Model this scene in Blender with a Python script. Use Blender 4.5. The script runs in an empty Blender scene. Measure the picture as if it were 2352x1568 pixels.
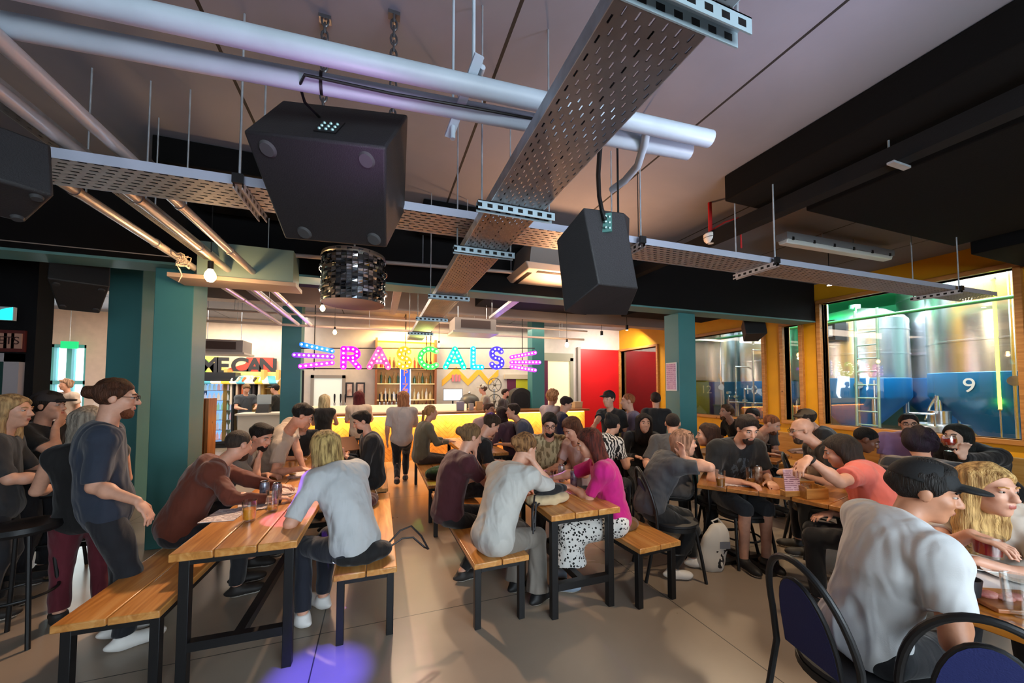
import bpy, bmesh, math, random
import numpy as np
from mathutils import Matrix, Vector

random.seed(7)
rng = np.random.default_rng(7)
scene = bpy.context.scene
COL = scene.collection
PI = math.pi

# ------------------------------------------------------------------ camera
FPX, PCX, PCY, EYE = 850.0, 1176.0, 853.0, 1.65
_th, _yw = math.atan(36 / 850.0), math.atan(306 / 850.0)
CF = np.array([math.sin(_yw) * math.cos(_th), math.cos(_yw) * math.cos(_th), math.sin(_th)])
CR = np.array([math.cos(_yw), -math.sin(_yw), 0.0])
CU = np.cross(CR, CF)
C0 = np.array([0.0, 0.0, EYE])
cam_d = bpy.data.cameras.new('camera')
cam_d.sensor_fit = 'HORIZONTAL'
cam_d.sensor_width = 36.0
cam_d.lens = 36.0 * FPX / 2352.0
cam_d.shift_y = (PCY - 784.0) / 2352.0
cam_d.clip_start = 0.05
cam_d.clip_end = 100
cam = bpy.data.objects.new('camera', cam_d)
COL.objects.link(cam)
cam.matrix_world = Matrix((
    (CR[0], CU[0], -CF[0], C0[0]), (CR[1], CU[1], -CF[1], C0[1]),
    (CR[2], CU[2], -CF[2], C0[2]), (0, 0, 0, 1)))
scene.camera = cam


def ray(px, py): return CF + CR * ((px - PCX) / FPX) + CU * ((PCY - py) / FPX)
def PD(px, py, d): return C0 + ray(px, py) * d                       # point at a camera depth
def PZ(px, py, z): r = ray(px, py); return C0 + r * ((z - EYE) / r[2])  # point on a level
def PY(px, py, y): r = ray(px, py); return C0 + r * (y / r[1])
def PX(px, py, x): r = ray(px, py); return C0 + r * (x / r[0])


# ------------------------------------------------------------------ view, world
vs = scene.view_settings
vs.view_transform = 'Standard'
vs.look = 'None'
vs.gamma = 1.0
vs.use_curve_mapping = False
vs.exposure = 0.95
cy = scene.cycles
cy.use_denoising = True
cy.max_bounces = 7
cy.diffuse_bounces = 3
cy.glossy_bounces = 3
cy.transmission_bounces = 4
cy.transparent_max_bounces = 10
cy.sample_clamp_indirect = 4.0
cy.caustics_reflective = False
cy.caustics_refractive = False
world = bpy.data.worlds.new('world')
scene.world = world
world.use_nodes = True
_bg = world.node_tree.nodes['Background']
_bg.inputs[0].default_value = (0.75, 0.88, 1.0, 1)
_bg.inputs[1].default_value = 2.5

# ------------------------------------------------------------------ lights
def aim(o, target):
    v = Vector(target) - o.location
    o.rotation_euler = v.to_track_quat('-Z', 'Y').to_euler()


def area(name, loc, target, sx, sy, power, col):
    d = bpy.data.lights.new(name, 'AREA')
    d.shape = 'RECTANGLE'; d.size = sx; d.size_y = sy; d.energy = power; d.color = col
    o = bpy.data.objects.new(name, d); COL.objects.link(o); o.location = loc; aim(o, target)
    return o


def spot(name, loc, target, ang, blend, power, col, r=0.04):
    d = bpy.data.lights.new(name, 'SPOT')
    d.spot_size = math.radians(ang); d.spot_blend = blend; d.energy = power; d.color = col
    d.shadow_soft_size = r
    o = bpy.data.objects.new(name, d); COL.objects.link(o); o.location = loc; aim(o, target)
    return o


def point(name, loc, power, col, r=0.05):
    d = bpy.data.lights.new(name, 'POINT')
    d.energy = power; d.color = col; d.shadow_soft_size = r
    o = bpy.data.objects.new(name, d); COL.objects.link(o); o.location = loc
    return o


WARM = (1.0, 0.70, 0.42)
WARMW = (1.0, 0.83, 0.66)
COOL = (0.72, 0.88, 1.0)
# daylight through the windows behind the camera
area('window_daylight', (1.6, -2.85, 2.0), (1.8, 3, 1.0), 4.2, 1.8, 125, (0.80, 0.92, 1.0))
area('window_daylight', (-4.6, -2.85, 2.2), (-2, 3, 1.6), 1.6, 1.2, 3, (0.78, 0.9, 1.0))
# warm ceiling spots over the benches, thrown from the bar side
spot('warm_spot', (0.4, 6.2, 3.3), (1.9, 1.6, 0.0), 58, 0.35, 105, (1.0, 0.72, 0.48), 0.05)
spot('warm_spot', (4.6, 3.9, 3.35), (3.3, 2.0, 0.4), 95, 0.8, 95, (1.0, 0.76, 0.50), 0.08)
spot('warm_spot', (6.3, 3.4, 3.25), (7.6, 3.6, 1.3), 120, 0.9, 150, (1.0, 0.80, 0.50), 0.08)
spot('warm_spot', (6.6, 6.6, 3.3), (6.6, 6.6, 0), 110, 0.8, 110, (1.0, 0.85, 0.60), 0.08)
spot('warm_spot', (-0.5, 5.4, 3.2), (-0.7, 2.9, 0.6), 70, 0.7, 230, (1.0, 0.66, 0.42), 0.06)
# coloured beams of the dance-floor lamps; uplights and washes added, floating without fittings
spot('violet_beam', (-0.95, 2.75, 3.4), (-0.55, 2.98, 0.75), 8.5, 0.25, 420, (0.40, 0.12, 1.0), 0.01)
spot('violet_beam', (1.2, 6.6, 3.3), (1.45, 3.3, 0.75), 9, 0.3, 260, (0.45, 0.15, 1.0), 0.01)
spot('blue_beam', (0.3, 2.0, 3.4), (-0.30, 2.42, 0.0), 11, 0.9, 1100, (0.10, 0.08, 1.0), 0.02)
spot('rose_beam', (0.9, 5.6, 3.2), (0.05, 3.0, 0.46), 16, 0.8, 260, (1.0, 0.28, 0.42), 0.02)
spot('pink_uplight', (-0.1, 1.5, 2.3), (-0.5, 1.7, 3.65), 130, 0.9, 4, (0.85, 0.45, 1.0), 0.05)
spot('orange_uplight', (2.35, 4.45, 2.45), (2.0, 3.3, 3.65), 125, 0.9, 130, (1.0, 0.50, 0.24), 0.1)
spot('orange_uplight', (-0.6, 4.3, 1.9), (-0.5, 3.2, 3.4), 90, 0.9, 26, (1.0, 0.55, 0.28), 0.1)
spot('lilac_uplight', (2.3, 0.7, 2.15), (1.3, 1.2, 3.65), 120, 0.9, 34, (0.80, 0.74, 1.0), 0.15)  # added to lift the ceiling tone, hangs in open air
spot('warm_spot', (2.75, 1.5, 3.25), (2.9, 2.5, 0.0), 75, 0.8, 75, (1.0, 0.74, 0.46), 0.06)  # added to warm the dark floor here, no fitting above it
spot('blue_wash', (3.9, -1.6, 1.9), (2.1, 0.9, 0.8), 40, 0.8, 26, (0.35, 0.72, 1.0), 0.1)  # unseen, added to tint the white T-shirt blue
spot('green_beam', (0.95, 6.2, 3.3), (0.70, 4.85, 0.46), 9, 0.5, 120, (0.35, 1.0, 0.15), 0.02)
spot('lime_wash', (0.95, 7.4, 2.2), (0.67, 6.9, 2.7), 70, 0.8, 40, (0.75, 1.0, 0.25), 0.05)  # added for the sign's yellow-green glow on the tray
spot('violet_wash', (3.0, 7.2, 2.3), (3.0, 6.6, 3.6), 120, 0.9, 30, (0.50, 0.22, 1.0), 0.1)  # added to colour the ceiling near the bar violet
spot('violet_wash', (-0.9, 7.4, 2.4), (-1.0, 6.6, 3.6), 120, 0.9, 26, (0.72, 0.25, 1.0), 0.1)
# bar
area('bar_canopy_light', (1.9, 9.5, 3.3), (1.9, 9.4, 0), 6.0, 0.9, 32, (1.0, 0.84, 0.62))
area('kitchen_light', (3.3, 10.4, 3.4), (3.3, 10.6, 0), 3.6, 0.6, 26, (1.0, 0.90, 0.68))
area('bar_front_strip', (1.9, 8.50, 1.0), (1.9, 8.72, 0.55), 6.4, 0.03, 62, (1.0, 0.52, 0.14))
area('bar_aisle_light', (1.6, 7.2, 3.3), (1.6, 7.2, 0), 5.0, 0.8, 52, (1.0, 0.78, 0.60))
area('red_wall_light', (7.0, 9.6, 3.3), (7.1, 11, 1.2), 1.4, 0.3, 45, (1.0, 0.85, 0.75))
# room beyond the pillars
area('back_room_light', (-4.3, 10.2, 3.4), (-4.3, 10.6, 0), 5.0, 2.2, 80, (1.0, 0.88, 0.76))
area('back_room_light', (-3.2, 12.0, 3.3), (-3.2, 12.7, 1.0), 3.0, 0.4, 45, (1.0, 0.86, 0.62))
area('left_window_daylight', (-7.9, 12.55, 1.7), (-7.0, 8.0, 1.0), 2.0, 1.6, 90, (0.75, 0.95, 1.0))
# brewery
area('brewery_light', (10.5, 4.0, 5.1), (10.8, 4.4, 0), 4.5, 5.0, 950, (0.86, 0.93, 1.0))
area('brewery_light', (10.6, 8.6, 5.1), (10.8, 8.6, 0), 4.0, 3.5, 640, (0.88, 0.93, 1.0))
spot('brewery_green_lamp', (9.2, 5.4, 3.6), (11.0, 6.8, 4.0), 110, 0.8, 420, (0.1, 1.0, 0.45), 0.1)


# ------------------------------------------------------------------ scene helpers
def tag(o, label=None, cat=None, group=None, kind=None):
    if label: o['label'] = label
    if cat: o['category'] = cat
    if group: o['group'] = group
    if kind: o['kind'] = kind
    return o


def thing(name, label, cat, loc=(0, 0, 0), rotz=0.0, group=None):
    o = bpy.data.objects.new(name, None)
    o.empty_display_size = 0.1
    COL.objects.link(o)
    o.location = tuple(float(v) for v in loc)
    o.rotation_euler = (0, 0, rotz)
    return tag(o, label, cat, group)


def copy_tree(o, parent=None):
    c = o.copy()
    COL.objects.link(c)
    if parent is not None:
        c.parent = parent
    for ch in list(o.children):
        copy_tree(ch, c)
    return c


def link(name, me, parent=None, mats=()):
    o = bpy.data.objects.new(name, me)
    COL.objects.link(o)
    for m in mats:
        me.materials.append(m)
    if parent is not None:
        o.parent = parent
    return o


class MB:
    """collects shapes, builds ONE mesh"""
    def __init__(s):
        s.v = []; s.f = []; s.m = []; s.cur = 0

    def mat(s, i): s.cur = i; return s

    def add(s, vs_, fs_):
        b = len(s.v)
        s.v += [tuple(float(c) for c in p) for p in vs_]
        for f in fs_:
            s.f.append(tuple(i + b for i in f)); s.m.append(s.cur)
        return s

    def box(s, lo, hi):
        x0, y0, z0 = lo; x1, y1, z1 = hi
        return s.hexa([(x0, y0, z0), (x1, y0, z0), (x1, y1, z0), (x0, y1, z0)],
                      [(x0, y0, z1), (x1, y0, z1), (x1, y1, z1), (x0, y1, z1)])

    def cbox(s, c, size, M=None):
        c = np.array(c, float); h = np.array(size, float) / 2
        pts = [np.array(p) * h for p in [(-1, -1, -1), (1, -1, -1), (1, 1, -1), (-1, 1, -1), (-1, -1, 1), (1, -1, 1), (1, 1, 1), (-1, 1, 1)]]
        if M is not None: pts = [np.array(M) @ p for p in pts]
        pts = [p + c for p in pts]
        return s.hexa(pts[:4], pts[4:])

    def hexa(s, a, b):
        return s.add(list(a) + list(b), [(3, 2, 1, 0), (4, 5, 6, 7), (0, 1, 5, 4), (1, 2, 6, 5), (2, 3, 7, 6), (3, 0, 4, 7)])

    def bar(s, a, b, w, h, up=(0, 0, 1)):
        a = np.array(a, float); b = np.array(b, float)
        d = b - a; L = np.linalg.norm(d); d /= L
        up = np.array(up, float)
        if abs(d @ up) > 0.95: up = np.array((1.0, 0, 0))
        r = np.cross(d, up); r /= np.linalg.norm(r); u = np.cross(r, d)
        r = r * w / 2; u = u * h / 2
        return s.hexa([a - r - u, a + r - u, b + r - u, b - r - u], [a - r + u, a + r + u, b + r + u, b - r + u])

    def tube(s, path, r, n=10, cap=True, closed=False):
        P = [np.array(p, float) for p in path]; N = len(P)
        rs = r if isinstance(r, (list, tuple)) else [r] * N
        base = len(s.v); prev = None
        for i, p in enumerate(P):
            if closed: d = P[(i + 1) % N] - P[i - 1]
            else: d = P[min(i + 1, N - 1)] - P[max(i - 1, 0)]
            d = d / (np.linalg.norm(d) + 1e-9)
            if prev is None:
                up = np.array((0, 0, 1.0)) if abs(d[2]) < 0.9 else np.array((1.0, 0, 0))
            else: up = prev
            a = np.cross(d, up); a /= (np.linalg.norm(a) + 1e-9); b = np.cross(a, d); prev = b
            for k in range(n):
                t = 2 * PI * k / n
                s.v.append(tuple(p + (a * math.cos(t) + b * math.sin(t)) * rs[i]))
        M = N if closed else N - 1
        for i in range(M):
            j = (i + 1) % N
            for k in range(n):
                k2 = (k + 1) % n
                s.f.append((base + i * n + k, base + i * n + k2, base + j * n + k2, base + j * n + k)); s.m.append(s.cur)
        if cap and not closed:
            s.f.append(tuple(base + k for k in range(n))[::-1]); s.m.append(s.cur)
            s.f.append(tuple(base + (N - 1) * n + k for k in range(n))); s.m.append(s.cur)
        return s

    def cyl(s, a, b, r0, r1=None, n=16): return s.tube([a, b], [r0, r0 if r1 is None else r1], n)

    def lathe(s, prof, c=(0, 0, 0), n=24, sx=1.0, sy=1.0):
        base = len(s.v); N = len(prof)
        for (r, z) in prof:
            for k in range(n):
                t = 2 * PI * k / n
                s.v.append((c[0] + r * sx * math.cos(t), c[1] + r * sy * math.sin(t), c[2] + z))
        for i in range(N - 1):
            for k in range(n):
                k2 = (k + 1) % n
                s.f.append((base + i * n + k, base + i * n + k2, base + (i + 1) * n + k2, base + (i + 1) * n + k)); s.m.append(s.cur)
        if prof[0][0] > 1e-5: s.f.append(tuple(base + k for k in range(n))[::-1]); s.m.append(s.cur)
        if prof[-1][0] > 1e-5: s.f.append(tuple(base + (N - 1) * n + k for k in range(n))); s.m.append(s.cur)
        return s

    def ball(s, c, r, n=12, sc=(1, 1, 1), M=None):
        b = len(s.v)
        m = max(4, n // 2)
        for i in range(m + 1):
            a = PI * i / m
            for k in range(n):
                t = 2 * PI * k / n
                p = np.array((math.sin(a) * math.cos(t) * sc[0], math.sin(a) * math.sin(t) * sc[1], math.cos(a) * sc[2])) * r
                if M is not None: p = np.array(M) @ p
                s.v.append(tuple(p + np.array(c)))
        for i in range(m):
            for k in range(n):
                k2 = (k + 1) % n
                s.f.append((b + i * n + k, b + (i + 1) * n + k, b + (i + 1) * n + k2, b + i * n + k2)); s.m.append(s.cur)
        return s

    def prism(s, poly, z0, z1, axis=2):
        """poly 2-D outline extruded along an axis"""
        n = len(poly)
        def mk(p, z):
            if axis == 2: return (p[0], p[1], z)
            if axis == 1: return (p[0], z, p[1])
            return (z, p[0], p[1])
        vs_ = [mk(p, z0) for p in poly] + [mk(p, z1) for p in poly]
        fs_ = [tuple(range(n))[::-1], tuple(range(n, 2 * n))] + [(i, (i + 1) % n, n + (i + 1) % n, n + i) for i in range(n)]
        return s.add(vs_, fs_)

    def build(s, name, mats, parent=None, smooth=35, bevel=0.0, org=None):
        me = bpy.data.meshes.new(name)
        v = s.v
        if org is not None:
            v = [(p[0] - org[0], p[1] - org[1], p[2] - org[2]) for p in v]
        me.from_pydata(v, [], s.f)
        if not isinstance(mats, (list, tuple)): mats = [mats]
        for m in mats: me.materials.append(m)
        if any(s.m): me.polygons.foreach_set('material_index', s.m)
        bm = bmesh.new(); bm.from_mesh(me)
        bmesh.ops.recalc_face_normals(bm, faces=bm.faces)
        bm.to_mesh(me); bm.free()
        if smooth:
            me.shade_smooth(); me.set_sharp_from_angle(angle=math.radians(smooth))
        me.update()
        o = bpy.data.objects.new(name, me)
        COL.objects.link(o)
        if org is not None: o.location = tuple(float(c) for c in org)
        if parent is not None: o.parent = parent
        if bevel:
            b = o.modifiers.new('bevel', 'BEVEL'); b.width = bevel; b.segments = 2; b.limit_method = 'ANGLE'
            b.angle_limit = math.radians(40)
        return o


# ------------------------------------------------------------------ materials
_mc = {}


def lin(c):
    if isinstance(c, str):
        c = c.lstrip('#'); c = [int(c[i:i + 2], 16) / 255 for i in (0, 2, 4)]
        c = [x / 12.92 if x <= 0.04045 else ((x + 0.055) / 1.055) ** 2.4 for x in c]
    return tuple(c[:3]) + (1.0,)


def mk(name, col, rough=0.6, metal=0.0, var=0.0, vscale=6.0, bump=0.0, bscale=60.0, emit=0.0, ecol=None, spec=0.5, coat=0.0, sheen=0.0, stretch=None, col2=None):
    key = (name, str(col), rough, metal, var, vscale, bump, bscale, emit, str(ecol), spec, coat, sheen, str(stretch), str(col2))
    if key in _mc: return _mc[key]
    m = bpy.data.materials.new(name); m.use_nodes = True
    nt = m.node_tree; b = nt.nodes['Principled BSDF']
    c = lin(col)
    b.inputs['Base Color'].default_value = c
    b.inputs['Roughness'].default_value = rough
    b.inputs['Metallic'].default_value = metal
    b.inputs['Specular IOR Level'].default_value = spec
    if coat: b.inputs['Coat Weight'].default_value = coat; b.inputs['Coat Roughness'].default_value = 0.15
    if sheen: b.inputs['Sheen Weight'].default_value = sheen
    if emit:
        b.inputs['Emission Color'].default_value = lin(ecol if ecol is not None else col)
        b.inputs['Emission Strength'].default_value = emit
    tc = None
    if var or bump or col2 is not None:
        tc = nt.nodes.new('ShaderNodeTexCoord')
        src = tc.outputs['Object']
        if stretch:
            mp = nt.nodes.new('ShaderNodeMapping'); mp.inputs['Scale'].default_value = stretch
            nt.links.new(src, mp.inputs[0]); src = mp.outputs[0]
    if var or col2 is not None:
        n = nt.nodes.new('ShaderNodeTexNoise'); n.inputs['Scale'].default_value = vscale; n.inputs['Detail'].default_value = 5
        nt.links.new(src, n.inputs['Vector'])
        mx = nt.nodes.new('ShaderNodeMix'); mx.data_type = 'RGBA'
        rp = nt.nodes.new('ShaderNodeValToRGB')
        rp.color_ramp.elements[0].position = 0.35; rp.color_ramp.elements[1].position = 0.65
        nt.links.new(n.outputs[0], rp.inputs[0])
        nt.links.new(rp.outputs[0], mx.inputs['Factor'])
        c2 = lin(col2) if col2 is not None else tuple(min(1, x * (1 + var)) for x in c[:3]) + (1,)
        c1 = c if col2 is not None else tuple(x * (1 - var) for x in c[:3]) + (1,)
        mx.inputs[6].default_value = c1; mx.inputs[7].default_value = c2
        nt.links.new(mx.outputs[2], b.inputs['Base Color'])
    if bump:
        n2 = nt.nodes.new('ShaderNodeTexNoise'); n2.inputs['Scale'].default_value = bscale; n2.inputs['Detail'].default_value = 4
        nt.links.new(src, n2.inputs['Vector'])
        bp = nt.nodes.new('ShaderNodeBump'); bp.inputs['Strength'].default_value = bump; bp.inputs['Distance'].default_value = 0.01
        nt.links.new(n2.outputs[0], bp.inputs['Height']); nt.links.new(bp.outputs[0], b.inputs['Normal'])
    _mc[key] = m
    return m


class NT:
    """tiny node builder"""
    def __init__(s, name):
        s.m = bpy.data.materials.new(name); s.m.use_nodes = True
        s.t = s.m.node_tree; s.b = s.t.nodes['Principled BSDF']; s.out = s.t.nodes['Material Output']
        s.tc = s.t.nodes.new('ShaderNodeTexCoord')

    def n(s, kind, **kw):
        x = s.t.nodes.new(kind)
        for k, v in kw.items(): setattr(x, k, v)
        return x

    def l(s, a, b): s.t.links.new(a, b)

    def math(s, op, a, b=None, c=None):
        x = s.t.nodes.new('ShaderNodeMath'); x.operation = op
        for i, v in enumerate((a, b, c)):
            if v is None: continue
            if isinstance(v, (int, float)): x.inputs[i].default_value = v
            else: s.l(v, x.inputs[i])
        return x.outputs[0]

    def xyz(s, scale=(1, 1, 1), coord='Object'):
        mp = s.n('ShaderNodeMapping'); mp.inputs['Scale'].default_value = scale
        s.l(s.tc.outputs[coord], mp.inputs[0])
        sp = s.n('ShaderNodeSeparateXYZ'); s.l(mp.outputs[0], sp.inputs[0])
        return mp.outputs[0], sp.outputs[0], sp.outputs[1], sp.outputs[2]

    def noise(s, vec, scale=5, detail=4, dist=0.0):
        x = s.n('ShaderNodeTexNoise'); x.inputs['Scale'].default_value = scale; x.inputs['Detail'].default_value = detail
        x.inputs['Distortion'].default_value = dist
        s.l(vec, x.inputs['Vector']); return x.outputs[0]

    def ramp(s, fac, stops):
        x = s.n('ShaderNodeValToRGB'); e = x.color_ramp.elements
        while len(e) < len(stops): e.new(0.5)
        for i, (p, c) in enumerate(stops): e[i].position = p; e[i].color = lin(c)
        s.l(fac, x.inputs[0]); return x.outputs[0]

    def mix(s, fac, a, b, mode='MIX'):
        x = s.n('ShaderNodeMix', data_type='RGBA', blend_type=mode)
        for v, i in ((fac, 0), (a, 6), (b, 7)):
            if isinstance(v, (int, float)): x.inputs[i].default_value = v
            elif isinstance(v, (str, tuple)): x.inputs[i].default_value = lin(v)
            else: s.l(v, x.inputs[i])
        return x.outputs[2]

    def base(s, c):
        if isinstance(c, (str, tuple)): s.b.inputs['Base Color'].default_value = lin(c)
        else: s.l(c, s.b.inputs['Base Color'])

    def set(s, **kw):
        for k, v in kw.items(): s.b.inputs[k.replace('_', ' ')].default_value = v

    def bump(s, h, st=0.3, dist=0.01):
        x = s.n('ShaderNodeBump'); x.inputs['Strength'].default_value = st; x.inputs['Distance'].default_value = dist
        s.l(h, x.inputs['Height']); s.l(x.outputs[0], s.b.inputs['Normal'])


def wood(name, dark, mid, light, rough=0.35, scale=(9, 0.8, 9), axis='Y'):
    t = NT(name)
    sc = scale if axis == 'Y' else ((0.8, 9, 9) if axis == 'X' else (9, 9, 0.8))
    v, x, y, z = t.xyz(sc)
    n1 = t.noise(v, 2.2, 6, 1.2)
    c = t.ramp(n1, [(0.25, dark), (0.5, mid), (0.78, light)])
    v2, *_ = t.xyz((1, 1, 1))
    vo = t.n('ShaderNodeTexVoronoi'); vo.inputs['Scale'].default_value = 4.2
    t.l(v2, vo.inputs['Vector'])
    k = t.ramp(vo.outputs['Distance'], [(0.03, '#ffffff'), (0.10, '#000000')])
    c = t.mix(k, c, '#3a1d0c')
    t.base(c)
    t.set(Roughness=rough); t.bump(n1, 0.08, 0.004)
    t.b.inputs['Coat Weight'].default_value = 0.25; t.b.inputs['Coat Roughness'].default_value = 0.25
    return t.m


def slotted(name, col, rough=0.42, a=(18.0, 55.0), slot=(0.55, 0.32), along='Y'):
    """galvanised sheet with staggered see-through slots"""
    t = NT(name)
    v, x, y, z = t.xyz()
    p, q = (y, x) if along == 'Y' else (x, y)
    row = t.math('FLOOR', t.math('MULTIPLY', q, a[1]))
    off = t.math('MULTIPLY', t.math('MODULO', t.math('ABSOLUTE', row), 2.0), 0.5)
    u = t.math('FRACT', t.math('ADD', t.math('MULTIPLY', p, a[0]), off))
    w = t.math('FRACT', t.math('MULTIPLY', q, a[1]))
    m1 = t.math('LESS_THAN', u, slot[0]); m2 = t.math('LESS_THAN', w, slot[1])
    mask = t.math('MULTIPLY', m1, m2)
    n = t.noise(v, 9, 5)
    c = t.ramp(n, [(0.3, tuple(0.8 * k for k in lin(col)[:3])), (0.7, lin(col)[:3])])
    t.base(c); t.set(Roughness=rough, Metallic=0.75)
    tr = t.n('ShaderNodeBsdfTransparent')
    mx = t.n('ShaderNodeMixShader'); t.l(mask, mx.inputs[0]); t.l(t.b.outputs[0], mx.inputs[1]); t.l(tr.outputs[0], mx.inputs[2])
    t.l(mx.outputs[0], t.out.inputs[0])
    return t.m


def pane_glass(name, tint=(1, 1, 1), refl=0.025):
    t = NT(name)
    tr = t.n('ShaderNodeBsdfTransparent'); tr.inputs[0].default_value = tint + (1,)
    gl = t.n('ShaderNodeBsdfGlossy'); gl.inputs['Roughness'].default_value = 0.02
    fr = t.n('ShaderNodeFresnel'); fr.inputs[0].default_value = 1.5
    f = t.math('ADD', t.math('MULTIPLY', fr.outputs[0], 0.7), refl)
    mx = t.n('ShaderNodeMixShader'); t.l(f, mx.inputs[0]); t.l(tr.outputs[0], mx.inputs[1]); t.l(gl.outputs[0], mx.inputs[2])
    t.l(mx.outputs[0], t.out.inputs[0])
    return t.m


def glow(name, col, st):
    return mk(name, col, 0.5, emit=st)


BLACK = mk('black_metal', (0.012, 0.012, 0.013), 0.45, 0.3)
BLACKP = mk('black_paint', (0.005, 0.005, 0.006), 0.85, spec=0.25, bump=0.15, bscale=120)
SPK = mk('speaker_paint', (0.014, 0.014, 0.016), 0.62, bump=0.25, bscale=180)
STEEL = mk('stainless_steel', (0.62, 0.64, 0.66), 0.22, 1.0)
GALV = mk('galvanised_steel', (0.50, 0.55, 0.60), 0.42, 0.7, var=0.15, vscale=14)
WHITEP = mk('white_pipe_paint', (0.44, 0.52, 0.60), 0.45, var=0.05)
PAPER = mk('paper', '#e8e0de', 0.8)
WHITE = mk('white_plastic', '#e9e9e6', 0.4)
GREYP = mk('grey_plastic', '#8b8f93', 0.5)
TABLEWOOD = wood('pine_tabletop_wood', '#a5662a', '#c98945', '#dca765', 0.32)
DARKWOOD = wood('dark_tabletop_wood', '#74431c', '#a0652c', '#bb7f40', 0.30)
FRAMEWOOD = wood('window_frame_wood', '#96602a', '#b5793a', '#c99355', 0.5)
TEAL = mk('teal_paint', '#3f8587', 0.55, var=0.06, vscale=3)
GLASS = pane_glass('window_glass')


def text_mesh(s, size, depth=0.0, align='CENTER', off=0.0):
    cu = bpy.data.curves.new('lettering', 'FONT')
    cu.body = s; cu.size = size; cu.offset = off; cu.extrude = depth; cu.align_x = align; cu.align_y = 'CENTER'
    o = bpy.data.objects.new('lettering', cu); COL.objects.link(o)
    dg = bpy.context.evaluated_depsgraph_get()
    me = bpy.data.meshes.new_from_object(o.evaluated_get(dg))
    bpy.data.objects.remove(o); bpy.data.curves.remove(cu)
    me.materials.clear()
    return me


def put_text(s, size, mat, name, parent, loc, rot=(PI / 2, 0, 0), depth=0.002, sx=1.0, off=0.0):
    me = text_mesh(s, size, depth, 'CENTER', off)
    o = link(name, me, parent, [mat])
    o.location = tuple(float(v) for v in loc); o.rotation_euler = rot; o.scale = (sx, 1, 1)
    return o
# ------------------------------------------------------------------ the room
def struct(o): o['kind'] = 'structure'; return o


def floor_mat():
    t = NT('sealed_concrete')
    v, x, y, z = t.xyz()
    n = t.noise(v, 1.1, 6, 0.6); n2 = t.noise(v, 14, 4)
    c = t.ramp(n, [(0.25, '#877a6d'), (0.5, '#938577'), (0.75, '#9e9081')])
    c = t.mix(t.ramp(n2, [(0.45, '#000000'), (0.75, '#202020')]), c, '#4a443f')
    fx = t.math('LESS_THAN', t.math('FRACT', t.math('MULTIPLY', t.math('ADD', x, 0.35), 0.4)), 0.003)
    fy = t.math('LESS_THAN', t.math('FRACT', t.math('MULTIPLY', t.math('ADD', y, 0.2), 0.33)), 0.0025)
    c = t.mix(t.math('MAXIMUM', fx, fy), c, '#3a3632')
    t.base(c)
    t.l(t.ramp(n, [(0.3, '#8c8c8c'), (0.7, '#a0a0a0')]), t.b.inputs['Roughness'])
    t.bump(n2, 0.06, 0.004)
    return t.m


def ceiling_mat():
    t = NT('concrete_ceiling')
    v, x, y, z = t.xyz()
    n = t.noise(v, 0.9, 5, 0.4)
    c = t.ramp(n, [(0.3, '#71737e'), (0.7, '#83848f')])
    j = t.math('LESS_THAN', t.math('FRACT', t.math('DIVIDE', t.math('ADD', x, 0.925 + 15.85), 1.585)), 0.013)
    c = t.mix(j, c, '#161514')
    t.base(c); t.set(Roughness=0.85)
    t.bump(t.noise(v, 40, 3), 0.1, 0.004)
    return t.m


struct(MB().box((-9, -3, -0.2), (8.15, 13, 0)).build('floor', floor_mat()))
struct(MB().box((-9, -3, 3.65), (8.15, 13, 3.85)).build('ceiling', ceiling_mat()))

YELLOW = mk('yellow_wall_paint', '#d99a10', 0.6, var=0.07, vscale=2)
OPEN = [(2.33, 4.63, 0.95, 3.25), (5.03, 5.34, 0.97, 2.92), (5.80, 8.55, 0.95, 2.98), (9.1, 10.9, 0.12, 2.9)]
w = MB()
ys = -3.0
for (a, b, z0, z1) in OPEN:
    w.box((8.0, ys, 0), (8.15, a, 3.65))
    w.box((8.0, a, 0), (8.15, b, z0)); w.box((8.0, a, z1), (8.15, b, 3.65)); ys = b
w.box((8.0, ys, 0), (8.15, 13, 3.65))
struct(w.build('wall_right', YELLOW))
for i, (a, b, z0, z1) in enumerate(OPEN):
    m = MB(); fw = 0.07
    m.box((7.93, a - fw, z0 - fw), (8.17, b + fw, z0)); m.box((7.93, a - fw, z1), (8.17, b + fw, z1 + fw))
    m.box((7.93, a - fw, z0), (8.17, a, z1)); m.box((7.93, b, z0), (8.17, b + fw, z1))
    wn = struct(m.build('window_%d' % (i + 1), FRAMEWOOD, bevel=0.006))
    MB().box((8.06, a, z0), (8.068, b, z1)).build('pane', GLASS, wn, smooth=0)

# wall behind the camera, with its daylight windows
WF = [(-5.4, -3.8, 1.2, 2.9), (0.0, 4.0, 0.9, 2.9)]
w = MB(); xs = -9.0
for (a, b, z0, z1) in WF:
    w.box((xs, -3.15, 0), (a, -3, 3.65)); w.box((a, -3.15, 0), (b, -3, z0)); w.box((a, -3.15, z1), (b, -3, 3.65)); xs = b
w.box((xs, -3.15, 0), (8.15, -3, 3.65))
struct(w.build('wall_front', mk('dark_wall_paint', '#2b2d2f', 0.7)))
for i, (a, b, z0, z1) in enumerate(WF):
    m = MB()
    m.box((a, -3.1, z0), (b, -3.0, z0 + .06)).box((a, -3.1, z1 - .06), (b, -3.0, z1))
    k = 4 if b - a > 2 else 2
    for q in range(k + 1):
        xq = a + (b - a) * q / k
        m.box((xq - .03, -3.1, z0), (xq + .03, -3.0, z1))
    wn = struct(m.build('window_%d' % (i + 5), TEAL))
    MB().box((a, -3.06, z0), (b, -3.055, z1)).build('pane', GLASS, wn, smooth=0)

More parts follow.
